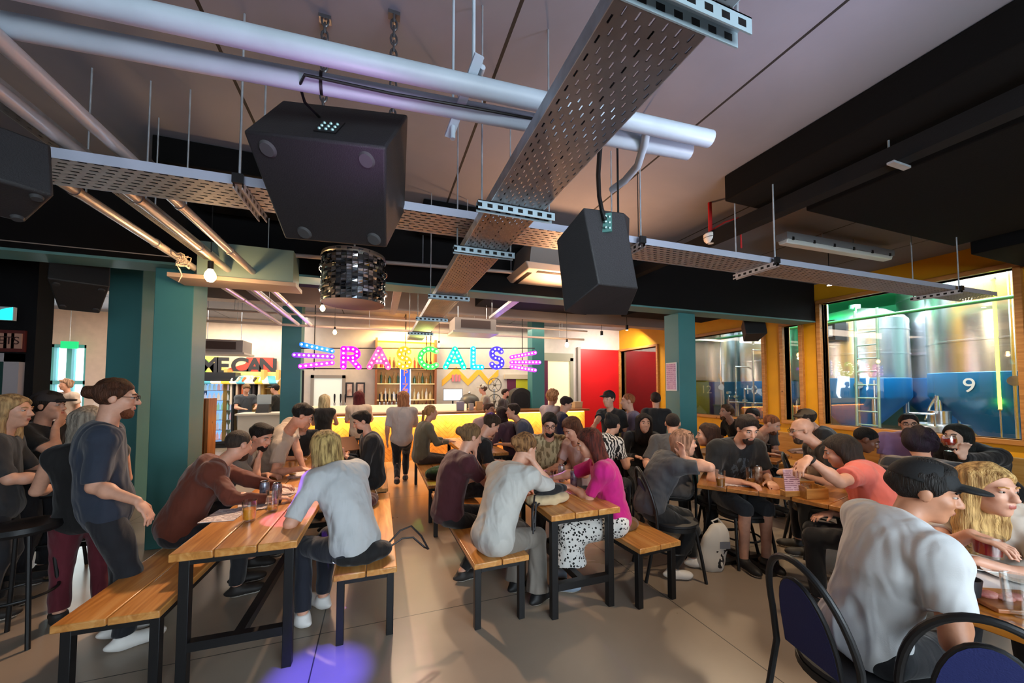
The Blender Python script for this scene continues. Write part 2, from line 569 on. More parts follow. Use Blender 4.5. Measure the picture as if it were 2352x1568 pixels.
# far left: outside wall with a daylight window, and the black partition beside it
struct(MB().box((-9.15, -3, 0), (-9, 13, 3.65)).build('wall_left', mk('pale_wall_paint', '#b9aca6', 0.7)))
struct(MB().box((-9, 6.2, 0), (-3.95, 6.45, 3.65)).build('wall_partition', BLACKP))
WXa, WXb = PY(72, 850, 12.8)[0], PY(196, 850, 12.8)[0]
w = MB()
w.box((-9, 12.8, 0), (WXa, 13, 3.65)).box((WXa, 12.8, 0), (WXb, 13, 0.85)).box((WXa, 12.8, 2.75), (WXb, 13, 3.65)).box((WXb, 12.8, 0), (-1.75, 13, 3.65))
struct(w.build('wall_back', mk('back_wall_paint', '#c7b3a6', 0.7, var=0.05)))
m = MB()
for q in range(4):
    xq = WXa + (WXb - WXa) * q / 3
    m.box((xq - .05, 12.82, 0.85), (xq + .05, 12.98, 2.75))
m.box((WXa, 12.82, 0.85), (WXb, 12.98, 0.93)).box((WXa, 12.82, 1.72), (WXb, 12.98, 1.82)).box((WXa, 12.82, 2.67), (WXb, 12.98, 2.75))
wn = struct(m.build('window_7', mk('cyan_frame_paint', '#5fb4b8', 0.5)))
MB().box((WXa, 12.9, 0.85), (WXb, 12.905, 2.75)).build('pane', GLASS, wn, smooth=0)
# bar back wall
struct(MB().box((-1.75, 11, 0), (6.38, 11.15, 3.65)).build('wall_bar', mk('bar_wall_paint', '#cfc6bd', 0.7, var=0.04)))
struct(MB().box((-1.9, 11, 0), (-1.75, 13, 3.65)).build('wall_side', mk('bar_wall_paint', '#cfc6bd', 0.7, var=0.04)))
struct(MB().box((6.38, 10.98, 0), (8.0, 11.15, 2.95)).build('door_1', mk('red_door_paint', '#c81218', 0.42)))
struct(MB().box((6.38, 11, 2.95), (8.0, 11.15, 3.65)).build('trim_1', mk('bar_wall_paint', '#cfc6bd', 0.7, var=0.04)))
struct(MB().box((6.28, 10.9, 0), (6.38, 11.0, 3.0)).build('trim_2', mk('door_trim', '#a59c94', 0.6)))

# beam across the room, black with a teal underside; teal pillars
m = MB()
m.box((-9, 4.7, 2.925), (7.92, 5.02, 3.65)).mat(1).box((-9, 4.695, 2.9), (7.92, 5.025, 2.925))
struct(m.build('ceiling_beam', [mk('black_beam_paint', (0.004, 0.0035, 0.004), 0.8, spec=0.2), mk('teal_soffit_paint', '#5e8f90', 0.6)]))
m = MB().box((-9, 8.0, 3.25), (8.0, 8.3, 3.65))
struct(m.build('ceiling_beam', mk('pale_beam_paint', '#a59a98', 0.7)))
PIL = mk('teal_pillar_paint', '#3f8083', 0.5, var=0.05, vscale=2)
for (x0, x1, y0, y1, z1) in [(-2.21, -1.88, 4.85, 5.19, 2.9), (4.71, 5.07, 4.85, 5.18, 2.9), (-3.50, -3.14, 6.6, 6.98, 3.65),
                             (-1.95, -1.58, 9.0, 9.35, 3.65), (4.06, 4.44, 9.6, 9.95, 3.65)]:
    struct(MB().box((x0, y0, 0), (x1, y1, z1)).build('pillar', PIL, bevel=0.006))
# notice sheet on the pillar side
t_ = thing('notice_sheet', 'pink notice sheet in a white frame on the teal pillar by the windows', 'notice', (4.705, 5.02, 1.83))
MB().box((-0.012, -0.12, -0.24), (0, 0.12, 0.24)).build('frame', WHITE, t_)


def lined_paper(name, col, ink, freq=40.0, axis=2):
    t = NT(name)
    v, x, y, z = t.xyz()
    q = (x, y, z)[axis]; p = (x, y, z)[(axis + 1) % 3 if axis != 2 else 1]
    ln = t.math('LESS_THAN', t.math('FRACT', t.math('MULTIPLY', q, freq)), 0.35)
    br = t.math('GREATER_THAN', t.noise(v, 38, 2), 0.46)
    t.base(t.mix(t.math('MULTIPLY', ln, br), col, ink)); t.set(Roughness=0.8)
    return t.m


MB().box((-0.016, -0.105, -0.22), (-0.0121, 0.105, 0.22)).build('sheet', lined_paper('pink_notice_paper', '#d9b9d2', '#b07fa8', 30), t_, smooth=0)

# black acoustic panels hugging the ceiling
PANEL = mk('black_acoustic_panel', (0.004, 0.0038, 0.004), 0.95, spec=0.15, bump=0.2, bscale=90)
for lab, lo, hi in [
    ('short black ceiling panel above the left end of the cross tray', (-1.71, 3.63, 3.44), (-0.1, 4.55, 3.646)),
    ('small black ceiling panel behind the slotted tray crossing', (0.42, 3.92, 3.48), (1.02, 4.5, 3.646)),
    ('long black ceiling panel beside the drop rod, over the bench aisle', (3.05, -2.9, 3.40), (3.71, 2.54, 3.646)),
    ('widest black ceiling panel above the window tables', (3.75, -2.9, 3.30), (6.32, 2.27, 3.646)),
    ('black ceiling panel against the yellow window wall', (6.5, -2.9, 3.20), (7.95, 2.2, 3.646)),
    ('black ceiling panel in violet light above the merchandise side of the bar', (-1.6, 5.9, 3.36), (0.0, 7.1, 3.646)),
    ('black ceiling panel in violet light above the red door side', (1.9, 6.1, 3.36), (4.6, 7.6, 3.646)),
    ('black ceiling panel behind the beam near the window wall', (5.0, 5.6, 3.2), (7.3, 6.8, 3.646))]:
    c = [(lo[k] + hi[k]) / 2 for k in range(3)]
    tag(MB().box(lo, hi).build('acoustic_panel', PANEL, org=c, bevel=0.01), lab, 'ceiling panel', 'black acoustic panels under the ceiling')
c = (3.35, 0.3, 3.2)
t_ = thing('square_duct', 'long thin black square duct running under the black panel', 'duct', (3.38, 0.5, 3.26))
MB().box((-0.06, -3.0, -0.06), (0.06, 4.1, 0.06)).build('duct_body', BLACKP, t_)
MB().cyl((-0.0, 1.0, 0.06), (-0.0, 1.0, 0.39), 0.007).build('drop_rod', GALV, t_)
MB().bar((-0.1, 0.95, -0.07), (0.1, 0.95, -0.07), 0.04, 0.015).build('clamp', GALV, t_)

# bulkhead duct beside the pillar
t_ = thing('bulkhead_duct', 'boxy grey teal duct hung beside the pillar with the lamp', 'duct', (-1.28, 4.5, 2.72))
MB().box((-0.4, -0.12, 0.02), (0.42, 0.18, 0.36)).build('duct_body', mk('duct_paint', '#6f8783', 0.5), t_)
MB().box((-0.62, -0.14, -0.02), (0.45, 0.2, 0.02)).build('bottom_lip', mk('lip_paint', '#a89484', 0.5), t_)

# ------------------------------------------------------------------ cable trays
TRAY = slotted('slotted_galvanised_tray', (0.27, 0.27, 0.28), 0.5, (17.0, 46.0), (0.42, 0.30), 'Y')
TRAYX = slotted('slotted_galvanised_cross_tray', (0.42, 0.42, 0.44), 0.5, (16.0, 27.0), (0.6, 0.34), 'X')


def strut_mat(name, col, along):
    t = NT(name); v, x, y, z = t.xyz(); p = x if along == 'X' else y
    m1 = t.math('LESS_THAN', t.math('FRACT', t.math('MULTIPLY', p, 18.0)), .5)
    m2 = t.math('LESS_THAN', t.math('ABSOLUTE', t.math('ADD', z, .024)), .010)
    t.base(t.mix(t.math('MULTIPLY', m1, m2), col, '#08090a')); t.set(Roughness=.42, Metallic=.45)
    return t.m


STRUTX = strut_mat('slotted_strut_steel', (0.42, 0.55, 0.62), 'X')
STRUTY = strut_mat('slotted_strut_grey', (0.55, 0.54, 0.55), 'Y')


def strut(parent, y, half, zt):
    """perforated U channel under the tray with its two rods"""
    m = MB()
    m.box((-half, y - 0.022, -0.045), (half, y - 0.018, 0.0)).box((-half, y + 0.018, -0.045), (half, y + 0.022, 0.0)).box((-half, y - 0.022, -0.004), (half, y + 0.022, 0.0))
    m.build('strut', STRUTX, parent)
    r = MB()
    for sgn in (-1, 1): r.cyl((sgn * (half - 0.025), y, 0.0), (sgn * (half - 0.025), y, zt), 0.005, n=8)
    r.build('hanger_rod', GALV, parent)


t_ = thing('cable_tray', 'widest slotted metal cable tray running overhead toward the bar', 'cable tray', (0.675, 0, 2.60))
MB().box((-0.145, -1.2, 0), (0.145, 7.7, 0.003)).build('tray_base', TRAY, t_, smooth=0)
m = MB()
for sgn in (-1, 1):
    m.box((min(sgn * .145, sgn * .148), -1.2, 0), (max(sgn * .145, sgn * .148), 7.7, 0.055))
m.build('side_rail', GALV, t_, smooth=0)
for (px, py) in [(1610, 40), (1185, 490), (1113, 583), (1040, 686), (995, 735), (960, 767)]:
    strut(t_, float(PZ(px, py, 2.57)[1]), 0.215, 1.05)
MB().tube([(-0.1, -1.0, 0.02), (-0.11, 1.0, 0.02), (-0.09, 2.5, 0.02), (-0.11, 7.5, 0.02)], 0.012, 8).build('cable', BLACK, t_)
MB().tube([(-0.02, -1.0, 0.02), (0.03, 1.4, 0.02), (0.0, 3.0, 0.02), (0.03, 7.5, 0.02)], 0.010, 8).build('cable', BLACK, t_)

t_ = thing('cable_tray', 'slotted metal cable tray crossing the room from side to side', 'cable tray', (0, 0, 0))
ax, ay = PZ(50, 352, 2.72)[:2]; bx, by = PZ(2290, 680, 2.72)[:2]
ang = math.atan2(by - ay, bx - ax); Lx = math.hypot(bx - ax, by - ay)
t_.location = (ax, ay, 2.72); t_.rotation_euler = (0, 0, ang)
MB().box((-1.6, 0, 0), (Lx, 0.30, 0.003)).build('tray_base', TRAYX, t_, smooth=0)
for k in range(4):
    MB().box((-1.6, .02 + k * .066, .004), (Lx - .2, .075 + k * .066, .03)).build('cable', BLACKP, t_)  # flat black bars added to make the tray's slots read dark
MB().box((-1.6, -0.003, 0), (Lx, 0, 0.05)).box((-1.6, 0.30, 0), (Lx, 0.303, 0.05)).build('side_rail', mk('rail_steel', (0.5, 0.55, 0.68), 0.45, 0.5), t_, smooth=0)


def strut_y(parent, x, y0, y1):
    m = MB().box((x - .022, y0, -.045), (x - .018, y1, 0)).box((x + .018, y0, -.045), (x + .022, y1, 0)).box((x - .022, y0, -.004), (x + .022, y1, 0))
    m.build('strut', STRUTY, parent)
    MB().cyl((x, y0 + .02, 0), (x, y0 + .02, 0.92), 0.006, n=8).cyl((x, y1 - .02, 0), (x, y1 - .02, 0.92), 0.006, n=8).build('hanger_rod', GALV, parent)
    MB().cbox((x, y0 + .0, 0.01), (0.05, 0.02, 0.05)).build('rod_bracket', BLACK, parent)


for (px, py) in [(565, 440), (1465, 560), (1785, 600), (2205, 664)]:
    p = PZ(px, py, 2.72); xx = (p[0] - ax) * math.cos(ang) + (p[1] - ay) * math.sin(ang)
    strut_y(t_, float(xx), -0.05, 0.36)

t_ = thing('cable_tray', 'narrow dark cable tray lying between the copper-lit pipes', 'cable tray', (-1.565, 0, 2.90))
MB().box((-0.06, 0.5, 0), (0.06, 7.6, 0.003)).build('tray_base', TRAY, t_, smooth=0)
MB().box((-0.063, 0.5, 0), (-0.06, 7.6, 0.04)).box((0.06, 0.5, 0), (0.063, 7.6, 0.04)).build('side_rail', GALV, t_, smooth=0)
MB().cyl((0, 3.4, 0), (0, 3.4, 0.75), 0.005, n=8).cyl((0, 6.4, 0), (0, 6.4, 0.75), 0.005, n=8).build('hanger_rod', GALV, t_)
# cable tangle at the tray
tg = MB()
for k in range(6):
    pts = []
    c = np.array((-1.66, 4.05, 2.79)); r = 0.05 + 0.02 * rng.random()
    for q in range(14):
        a = 2 * PI * q / 14
        pts.append(c + np.array((0.03 * math.sin(a * 2 + k), r * math.cos(a) + 0.03 * k - 0.08, 0.045 * math.sin(a) - 0.03 * rng.random())))
    tg.tube(pts, 0.004, 6, closed=True)
tg.tube([(-1.7, 4.1, 2.72), (-1.69, 4.13, 2.66), (-1.71, 4.12, 2.6), (-1.68, 4.1, 2.66), (-1.7, 4.05, 2.74)], 0.004, 6)
tg.tube([(-1.66, 4.05, 2.80), (-2.4, 4.15, 2.83), (-3.4, 4.2, 2.85), (-6, 4.3, 2.84)], 0.004, 6)
tag(tg.build('cable_bundle', mk('pale_cable', '#a5968c', 0.6), org=(-1.66, 4.05, 2.79)), 'tangle of thin pale cables tied to the lowest copper-lit pipe', 'cable')

# pipes running toward the bar
for lab, x in [('first copper-lit pipe from the far side wall, running to the bar', -1.72), ('copper-lit pipe beside the narrow dark tray', -1.43),
               ('copper-lit pipe nearest the big speaker', -1.22)]:
    t_ = thing('overhead_pipe', lab, 'pipe', (x, 0, 2.82), 0, 'pipes running toward the bar')
    MB().cyl((0, -1.5, 0), (0, 7.8, 0), 0.030, n=14).build('pipe_run', mk('grey_pipe_paint', (0.52, 0.47, 0.46), 0.3, 0.3), t_)
    for yq in (2.9, 3.75, 5.8): MB().cyl((0, yq, 0), (0, yq + 0.03, 0), 0.035, n=14).build('coupling', mk('coupling_steel', (0.4, 0.33, 0.3), 0.4, 0.5), t_)
    MB().cyl((0, 3.0, 0.03), (0, 3.0, 0.83), 0.005, n=8).build('hanger_rod', GALV, t_)


def cross_pipe(label, a, b, r, n=16):
    a = np.array(a); b = np.array(b)
    t = thing('cross_pipe', label, 'pipe', a)
    MB().cyl((0, 0, 0), b - a, r, n=n).build('pipe_run', WHITEP, t)
    return t, a, b


s_ = 1.25 / 1.55
la, lb = PZ(-60, 44, 2.9), PZ(1582, 349, 2.9)
ua, ub = PZ(-60, -55, 2.9), PZ(1630, 319, 2.9)
t1, _, _ = cross_pipe('lower of two thick white pipes crossing in front of the big speaker', la, lb, 0.040)
d_ = (lb - la) / np.linalg.norm(lb - la)
cbp = [PZ(x, y, 2.87 + dz) - la for x, y, dz in [(735, 270, .06), (700, 235, .03), (688, 195, 0.0), (700, 172, 0), (760, 185, 0), (900, 215, 0.0), (1100, 250, 0.0), (1235, 275, 0.02), (1250, 250, .05), (1275, 215, .1)]]
MB().tube(cbp, 0.006, 8).build('cable', BLACK, t1)
MB().cyl(PZ(735, 190, 2.9) - la, PZ(742, 192, 2.9) - la, 0.043).build('cable_tie', BLACK, t1)
t2, _, _ = cross_pipe('upper of two thick white pipes crossing in front of the big speaker', ua, ub, 0.040)
cp = [PZ(1487, 292, 2.89) - ua, PZ(1480, 330, 2.87) - ua, PZ(1465, 380, 2.86) - ua, PZ(1435, 415, 2.86) - ua, PZ(1405, 436, 2.86) - ua]
MB().tube(cp, 0.021, 12).build('branch_pipe', WHITEP, t2)
# hanging bracket of the white pipes
c = PZ(1085, 175, 2.99)
t_ = thing('pipe_bracket', 'white perforated bracket on two rods holding the white pipes', 'bracket', c)
e = PZ(1040, 300, 2.83) - c
MB().bar((0.0, -0.12, -0.01), e + np.array((-0.01, 0.05, 0)), 0.04, 0.012).build('strut', WHITEP, t_)
MB().cyl((0, -0.02, -0.06), (0, -0.02, 0.64), 0.008, n=8).cyl(e + np.array((0, 0, -.03)), e + np.array((0, 0, .8)), 0.006, n=8).build('hanger_rod', WHITEP, t_)
MB().cyl((0.03, -0.06, 0.0), (0.03, 0.02, 0.0), 0.012).cyl(e + np.array((0, 0, -.04)), e + np.array((0, 0, .02)), 0.012).build('nut', WHITEP, t_)

# thin pipe in front of the beam
a_, b_ = PY(440, 568, 4.5), PY(1215, 628, 4.5)
t_ = thing('conduit', 'thin pale conduit running across the black beam', 'conduit', a_)
MB().cyl((0, 0, 0), b_ - a_, 0.022).build('pipe_run', mk('conduit_paint', '#a79c98', 0.45), t_)
r_ = MB()
for q in (0.18, 0.62, 0.93):
    p = (b_ - a_) * q; r_.cyl(p, p + np.array((0, 0, 3.64 - a_[2] - p[2])), 0.005, n=8)
r_.build('hanger_rod', GALV, t_)

# thin services in front of the bar
for lab, z, y, r, colr in [('upper thin pipe strung above the lit letters', 3.05, 8.05, 0.02, '#b9a9a0'), ('lower thin pipe the lit letters hang from', 2.86, 8.2, 0.025, '#c5b5aa')]:
    t_ = thing('service_pipe', lab, 'pipe', (1.0, y, z))
    MB().cyl((-4.5, 0, 0), (3.9, 0, 0), r).build('pipe_run', mk('service_pipe_paint', colr, 0.35), t_)
    g_ = MB()
    for q in (-3.5, -1.2, 1.0, 3.2): g_.cyl((q, 0, 0), (q, 0, 3.65 - z), 0.004, n=6)
    g_.build('hanger_rod', GALV, t_)
a_ = PZ(1130, 730, 3.0); b_ = PZ(1212, 668, 3.0)
t_ = thing('trunking', 'violet-lit metal trunking slanting toward the air conditioner', 'trunking', a_)
d_ = (b_ - a_)
MB().bar((0, 0, 0), d_, 0.12, 0.05).build('trunk_body', GALV, t_)
MB().cyl((0, 0, 0), (0, 0, .65), .005, n=6).cyl(d_ * .9, d_ * .9 + np.array((0, 0, .65)), .005, n=6).build('hanger_rod', GALV, t_)
t_ = thing('small_tray', 'short narrow yellow-lit tray hanging beside the widest cable tray', 'cable tray', (0.25, 6.5, 3.1))
MB().box((-0.06, -0.9, 0), (0.06, 1.2, 0.02)).build('tray_base', TRAY, t_, smooth=0)
MB().cyl((0, -.8, .02), (0, -.8, .55), .004, n=6).cyl((0, 1.0, .02), (0, 1.0, .55), .004, n=6).build('hanger_rod', GALV, t_)

# air conditioner cassette
c = PD(1255, 615, 5.0)
t_ = thing('air_conditioner', 'white ceiling cassette air conditioner behind the small hanging speaker', 'air conditioner', c)
m = MB(); m.hexa([(-0.42, -0.42, -0.12), (0.42, -0.42, -0.12), (0.42, 0.42, -0.12), (-0.42, 0.42, -0.12)], [(-0.36, -0.36, 0.22), (0.36, -0.36, 0.22), (0.36, 0.36, 0.22), (-0.36, 0.36, 0.22)])
m.build('case', mk('cassette_case', '#9a938f', 0.5), t_)
pn = MB().hexa([(-0.44, -0.44, -0.19), (0.44, -0.44, -0.19), (0.44, 0.44, -0.19), (-0.44, 0.44, -0.19)], [(-0.5, -0.5, -0.12), (0.5, -0.5, -0.12), (0.5, 0.5, -0.12), (-0.5, 0.5, -0.12)]).build('fascia', mk('cassette_fascia', '#c9c2bb', 0.45), t_, bevel=0.01)
MB().box((-0.3, -0.40, -0.195), (0.3, -0.34, -0.188)).box((-0.40, -0.3, -0.195), (-0.34, 0.3, -0.188)).box((0.34, -0.3, -0.195), (0.40, 0.3, -0.188)).build('louvre', BLACK, pn)
MB().cyl((-.3, -.3, .22), (-.3, -.3, 3.64 - c[2]), .006, n=6).cyl((.3, .3, .22), (.3, .3, 3.64 - c[2]), .006, n=6).build('hanger_rod', GALV, t_)
for lab, c in [('grey air conditioner cassette hanging over the merchandise counter', PY(515, 798, 9.5)), ('open backed duct unit above the lit letters', PY(1085, 752, 7.4))]:
    t_ = thing('air_conditioner', lab, 'air conditioner', c)
    MB().box((-0.42, -0.3, -0.12), (0.42, 0.3, 0.14)).build('case', mk('grey_unit_case', '#98908c', 0.5), t_)
    MB().box((-0.46, -0.34, -0.16), (0.46, 0.34, -0.12)).build('fascia', mk('cassette_fascia', '#c9c2bb', 0.45), t_)
    MB().box((-0.3, -0.306, -0.06), (0.3, -0.301, 0.1)).build('grille', mk('unit_grille', '#4a3a36', 0.6), t_)
    MB().cyl((-.3, 0, .14), (-.3, 0, 3.64 - c[2]), .006, n=6).cyl((.3, 0, .14), (.3, 0, 3.64 - c[2]), .006, n=6).build('hanger_rod', GALV, t_)


# ------------------------------------------------------------------ loudspeakers
def box_speaker(label, c, yaw, pitch, w, d, h, taper=0.7, chains=None, name='loudspeaker', plate=True, feet=True):
    t = thing(name, label, 'loudspeaker', c)
    R = np.array(Matrix.Rotation(yaw, 3, 'Z') @ Matrix.Rotation(pitch, 3, 'X'))
    def X(p): return R @ np.array(p, float)
    a = [(-w / 2, -d / 2, -h / 2), (w / 2, -d / 2, -h / 2), (w / 2 * taper, d / 2, -h / 2), (-w / 2 * taper, d / 2, -h / 2)]
    b = [(p[0], p[1], h / 2) for p in a]
    MB().hexa([X(p) for p in a], [X(p) for p in b]).build('cabinet', SPK, t, bevel=0.012)
    if plate:
        pl = MB().hexa([X((-.05, -d / 2 - .004, -.07)), X((.05, -d / 2 - .004, -.07)), X((.05, -d / 2 - .001, -.07)), X((-.05, -d / 2 - .001, -.07))],
                       [X((-.05, -d / 2 - .004, .07)), X((.05, -d / 2 - .004, .07)), X((.05, -d / 2 - .001, .07)), X((-.05, -d / 2 - .001, .07))]).build('connector_plate', BLACK, t)
        k = MB()
        for i in range(4):
            for j in range(3): k.ball(X((-.03 + j * .03, -d / 2 - .006, -.05 + i * .03)), 0.008, 8)
        k.build('socket', mk('socket_metal', (0.35, 0.6, 0.6), 0.35, 0.6), pl)
    if feet:
        for sx in (-.38, .38):
            for sy in (-.36, .36):
                ww = w * (1 + (taper - 1) * (sy + .5))
                MB().cyl(X((sx * ww, sy * d, -h / 2)), X((sx * ww, sy * d, -h / 2 - .012)), 0.045 * w / .7, 0.036 * w / .7, 18).build('rubber_foot', mk('dull_rubber', (0.03, 0.03, 0.032), 0.8), t)
    if chains:
        for q in chains:
            ch = MB(); p = X(q); zt = 3.65 - c[2]; n = max(3, int((zt - p[2]) / 0.045))
            for i in range(n):
                zc = p[2] + (zt - p[2]) * (i + .5) / n
                pts = []
                for k in range(10):
                    a_ = 2 * PI * k / 10
                    u = 0.012 * math.cos(a_); v = 0.03 * math.sin(a_)
                    pts.append((p[0] + (u if i % 2 else 0), p[1] + (0 if i % 2 else u), zc + v))
                ch.tube(pts, 0.005, 6, closed=True)
            ch.box((p[0] - .03, p[1] - .02, zt - .02), (p[0] + .03, p[1] + .02, zt))
            ch.build('chain', mk('dark_chain', (0.12, 0.12, 0.13), 0.4, 0.7), t)
    return t


A_, B_, Cc_, Dd_ = PD(557, 300, 1.62), PD(886, 338, 1.62), PD(888, 570, 2.05), PD(654, 549, 2.05)
cen = (A_ + B_ + Cc_ + Dd_) / 4
fwd = (Cc_ + Dd_) / 2 - (A_ + B_) / 2; dep = np.linalg.norm(fwd); wid = np.linalg.norm(B_ - A_)
nrm = np.cross(B_ - A_, fwd); nrm /= np.linalg.norm(nrm); hh = 0.38
t_ = thing('loudspeaker', 'huge black hanging loudspeaker seen from behind and below', 'loudspeaker', cen)
top = [p + nrm * hh for p in (A_, B_, Cc_, Dd_)]
MB().hexa([p - cen for p in (A_, B_, Cc_, Dd_)], [p - cen for p in top]).build('cabinet', SPK, t_, bevel=0.012)
xa = (B_ - A_) / wid
for u, v in ((.14, .12), (.86, .12), (.22, .90), (.88, .90)):
    p = A_ + (B_ - A_) * u + (Dd_ - A_) * v * (1 - u) + (Cc_ - B_) * v * u - cen
    MB().cyl(p, p - nrm * 0.012, 0.038, 0.030, 20).build('rubber_foot', mk('dull_rubber', (0.05, 0.05, 0.052), 0.8), t_)
pc = A_ + (B_ - A_) * .53 + nrm * 0.13 - cen; yb = np.cross(nrm, xa)
pl = MB().hexa([pc - xa * .05 - nrm * .06 - yb * .006, pc + xa * .05 - nrm * .06 - yb * .006, pc + xa * .05 - nrm * .06, pc - xa * .05 - nrm * .06],
               [pc - xa * .05 + nrm * .06 - yb * .006, pc + xa * .05 + nrm * .06 - yb * .006, pc + xa * .05 + nrm * .06, pc - xa * .05 + nrm * .06]).build('connector_plate', BLACK, t_)
k_ = MB()
for i in range(3):
    for j in range(3): k_.ball(pc + xa * (-.03 + .03 * j) + nrm * (-.04 + .03 * i) - yb * .008, 0.008, 8)
k_.build('socket', mk('socket_metal', (0.35, 0.6, 0.6), 0.35, 0.6), pl)
for (u, v) in ((.25, .3), (.85, .25)):
    p = top[0] + (top[1] - top[0]) * u + (top[3] - top[0]) * v - cen; zt = 3.65 - cen[2]; ch = MB(); n = max(3, int((zt - p[2]) / .04))
    for i in range(n):
        zc = p[2] + (zt - p[2]) * (i + .5) / n; pts = []
        for k in range(10):
            a_ = 2 * PI * k / 10; q = 0.016 * math.cos(a_)
            pts.append((p[0] + (q if i % 2 else 0), p[1] + (0 if i % 2 else q), zc + .03 * math.sin(a_)))
        ch.tube(pts, 0.006, 6, closed=True)
    ch.box((p[0] - .03, p[1] - .02, zt - .02), (p[0] + .03, p[1] + .02, zt))
    ch.build('chain', mk('dark_chain', (0.12, 0.12, 0.13), 0.4, 0.7), t_)

# smaller hanging speaker with a six-sided plan
c = PD(1372, 605, 2.1)
t_ = thing('loudspeaker', 'smaller black six-sided loudspeaker hanging near the pillar', 'loudspeaker', c)
def PP(px, py, d): return PD(px, py, d * 0.725) - c
fr = [PP(1278, 552, 2.75), PP(1296, 716, 2.85), PP(1376, 652, 2.62), PP(1340, 476, 2.58)]
bk = [PP(1300, 545, 3.25), PP(1320, 722, 3.3), PP(1466, 660, 3.0), PP(1436, 490, 2.95)]
v_ = [PP(1278, 552, 2.8), PP(1340, 476, 2.62), PP(1434, 489, 2.78), PP(1466, 662, 2.86), PP(1376, 652, 2.66), PP(1296, 716, 2.84),
      PP(1400, 560, 3.3), PP(1446, 500, 3.2), PP(1440, 724, 3.2), PP(1330, 722, 3.25)]
m = MB(); m.add(v_, [(0, 1, 4, 5), (1, 2, 3, 4), (5, 4, 3, 8, 9), (0, 6, 7, 2, 1), (2, 7, 8, 3), (0, 5, 9, 6), (6, 9, 8, 7)])
m.build('cabinet', SPK, t_, bevel=0.006)
pc = PP(1392, 512, 2.70)
pl = MB().cbox(pc, (0.06, 0.012, 0.10), Matrix.Rotation(-0.6, 3, 'Z')).build('connector_plate', mk('plate_green', (0.08, 0.22, 0.2), 0.4), t_)
k_ = MB()
for i in range(3):
    for j in range(2): k_.ball(pc + np.array((-.012 + .024 * j, -.014, -.03 + .03 * i)), 0.008, 8)
k_.build('socket', mk('socket_metal', (0.35, 0.6, 0.6), 0.35, 0.6), pl)
MB().tube([PP(1378, 340, 2.3), PP(1374, 400, 2.45), PP(1376, 450, 2.6), PP(1382, 480, 2.68), PP(1390, 505, 2.68)], 0.011, 8).build('cable', BLACK, t_)
MB().cyl(PP(1420, 492, 2.9), PP(1420, 492, 2.9) + np.array((0, 0, 3.64 - (PP(1420, 492, 2.9)[2] + c[2]))), 0.006, n=8).build('hanger_rod', BLACK, t_)
box_speaker('black loudspeaker angled under the beam beside the second teal pillar', PD(185, 655, 4.0), 0.5, -0.5, 0.42, 0.5, 0.34, 0.7, chains=[(0, 0, .15)], plate=False)
box_speaker('small black loudspeaker mounted between the two brewery windows', PD(1728, 757, 7.5), -0.6, -0.35, 0.38, 0.35, 0.36, 0.7, chains=[(0, 0, .15)], plate=False)
box_speaker('black loudspeaker cropped at the picture edge below the cross tray', PD(-40, 385, 1.38), 0.75, -0.3, 0.29, 0.24, 0.24, 0.8, chains=[(0, 0, .15)], plate=False)

# ------------------------------------------------------------------ lamps and detectors
def bulb(label, c, on=True, r=0.035, watt=9, ztop=None):
    t = thing('pendant_bulb', label, 'bulb', c, 0, 'hanging filament bulbs')
    m = MB().lathe([(0.0, -r * 1.25), (r * .5, -r * 1.1), (r * .92, -r * .5), (r, 0), (r * .85, r * .6), (r * .5, r * 1.2), (r * .38, r * 1.5)], n=16)
    m.build('glass_bulb', glow('lit_bulb_glass', '#ffc070', 30) if on else mk('unlit_bulb_glass', '#cfc9c0', 0.15), t)
    MB().cyl((0, 0, r * 1.4), (0, 0, r * 3.0), r * .5).build('lamp_holder', BLACK, t)
    zt = (ztop if ztop else 3.65) - c[2]
    MB().cyl((0, 0, r * 3), (0, 0, zt), 0.004, n=6).build('flex', BLACK, t)
    if on:
        o = point('bulb_light', (0, 0, -r * 2.2), watt, (1.0, 0.62, 0.30), 0.03); o.parent = t
    return t


bulb('bright bulb beside the top of the nearest teal pillar', PD(483, 634, 3.35), True, 0.045, 7)
bulb('lit bulb hanging beside the mirrored drum', PD(741, 708, 4.6), True, 0.03, 6)
bulb('lit bulb between the letters and the overhead pipe', PD(769, 763, 7.0), True, 0.035, 6)
bulb('lit bulb in front of the letter C', PD(1008, 793, 7.6), True, 0.03, 4)
bulb('lit bulb above the far end of the bar, beside the red door', PD(1302, 792, 8.6), True, 0.045, 8)
bulb('lit bulb between the two teal pillars', PD(339, 801, 7.2), True, 0.05, 8)
bulb('round orange lamp hanging before the far window', PD(110, 757, 8.0), True, 0.07, 5)
bulb('unlit bulb on the end of the cross tray behind the six-sided loudspeaker', PD(1467, 588, 3.3), False, 0.03)
for lab, px, py, d in [('small black spotlight above the window wall, by the beam end', 1905, 650, 5.2), ('small black spotlight nearest the red door', 1382, 768, 9.5), ('small black spotlight over the dark glazed doorway', 1440, 755, 9.0)]:
    c = PD(px, py, d)
    t_ = thing('spotlight', lab, 'spotlight', c)
    MB().cyl((0, 0, -0.03), (0, 0, 0.09), 0.035).build('lamp_body', BLACK, t_)
    MB().cyl((0, 0, -0.034), (0, 0, -0.03), 0.028).build('lens', glow('spot_lens', '#fff4e0', 14), t_)
    MB().cyl((0, 0, 0.09), (0, 0, 3.65 - c[2]), 0.006, n=6).build('stem', BLACK, t_)

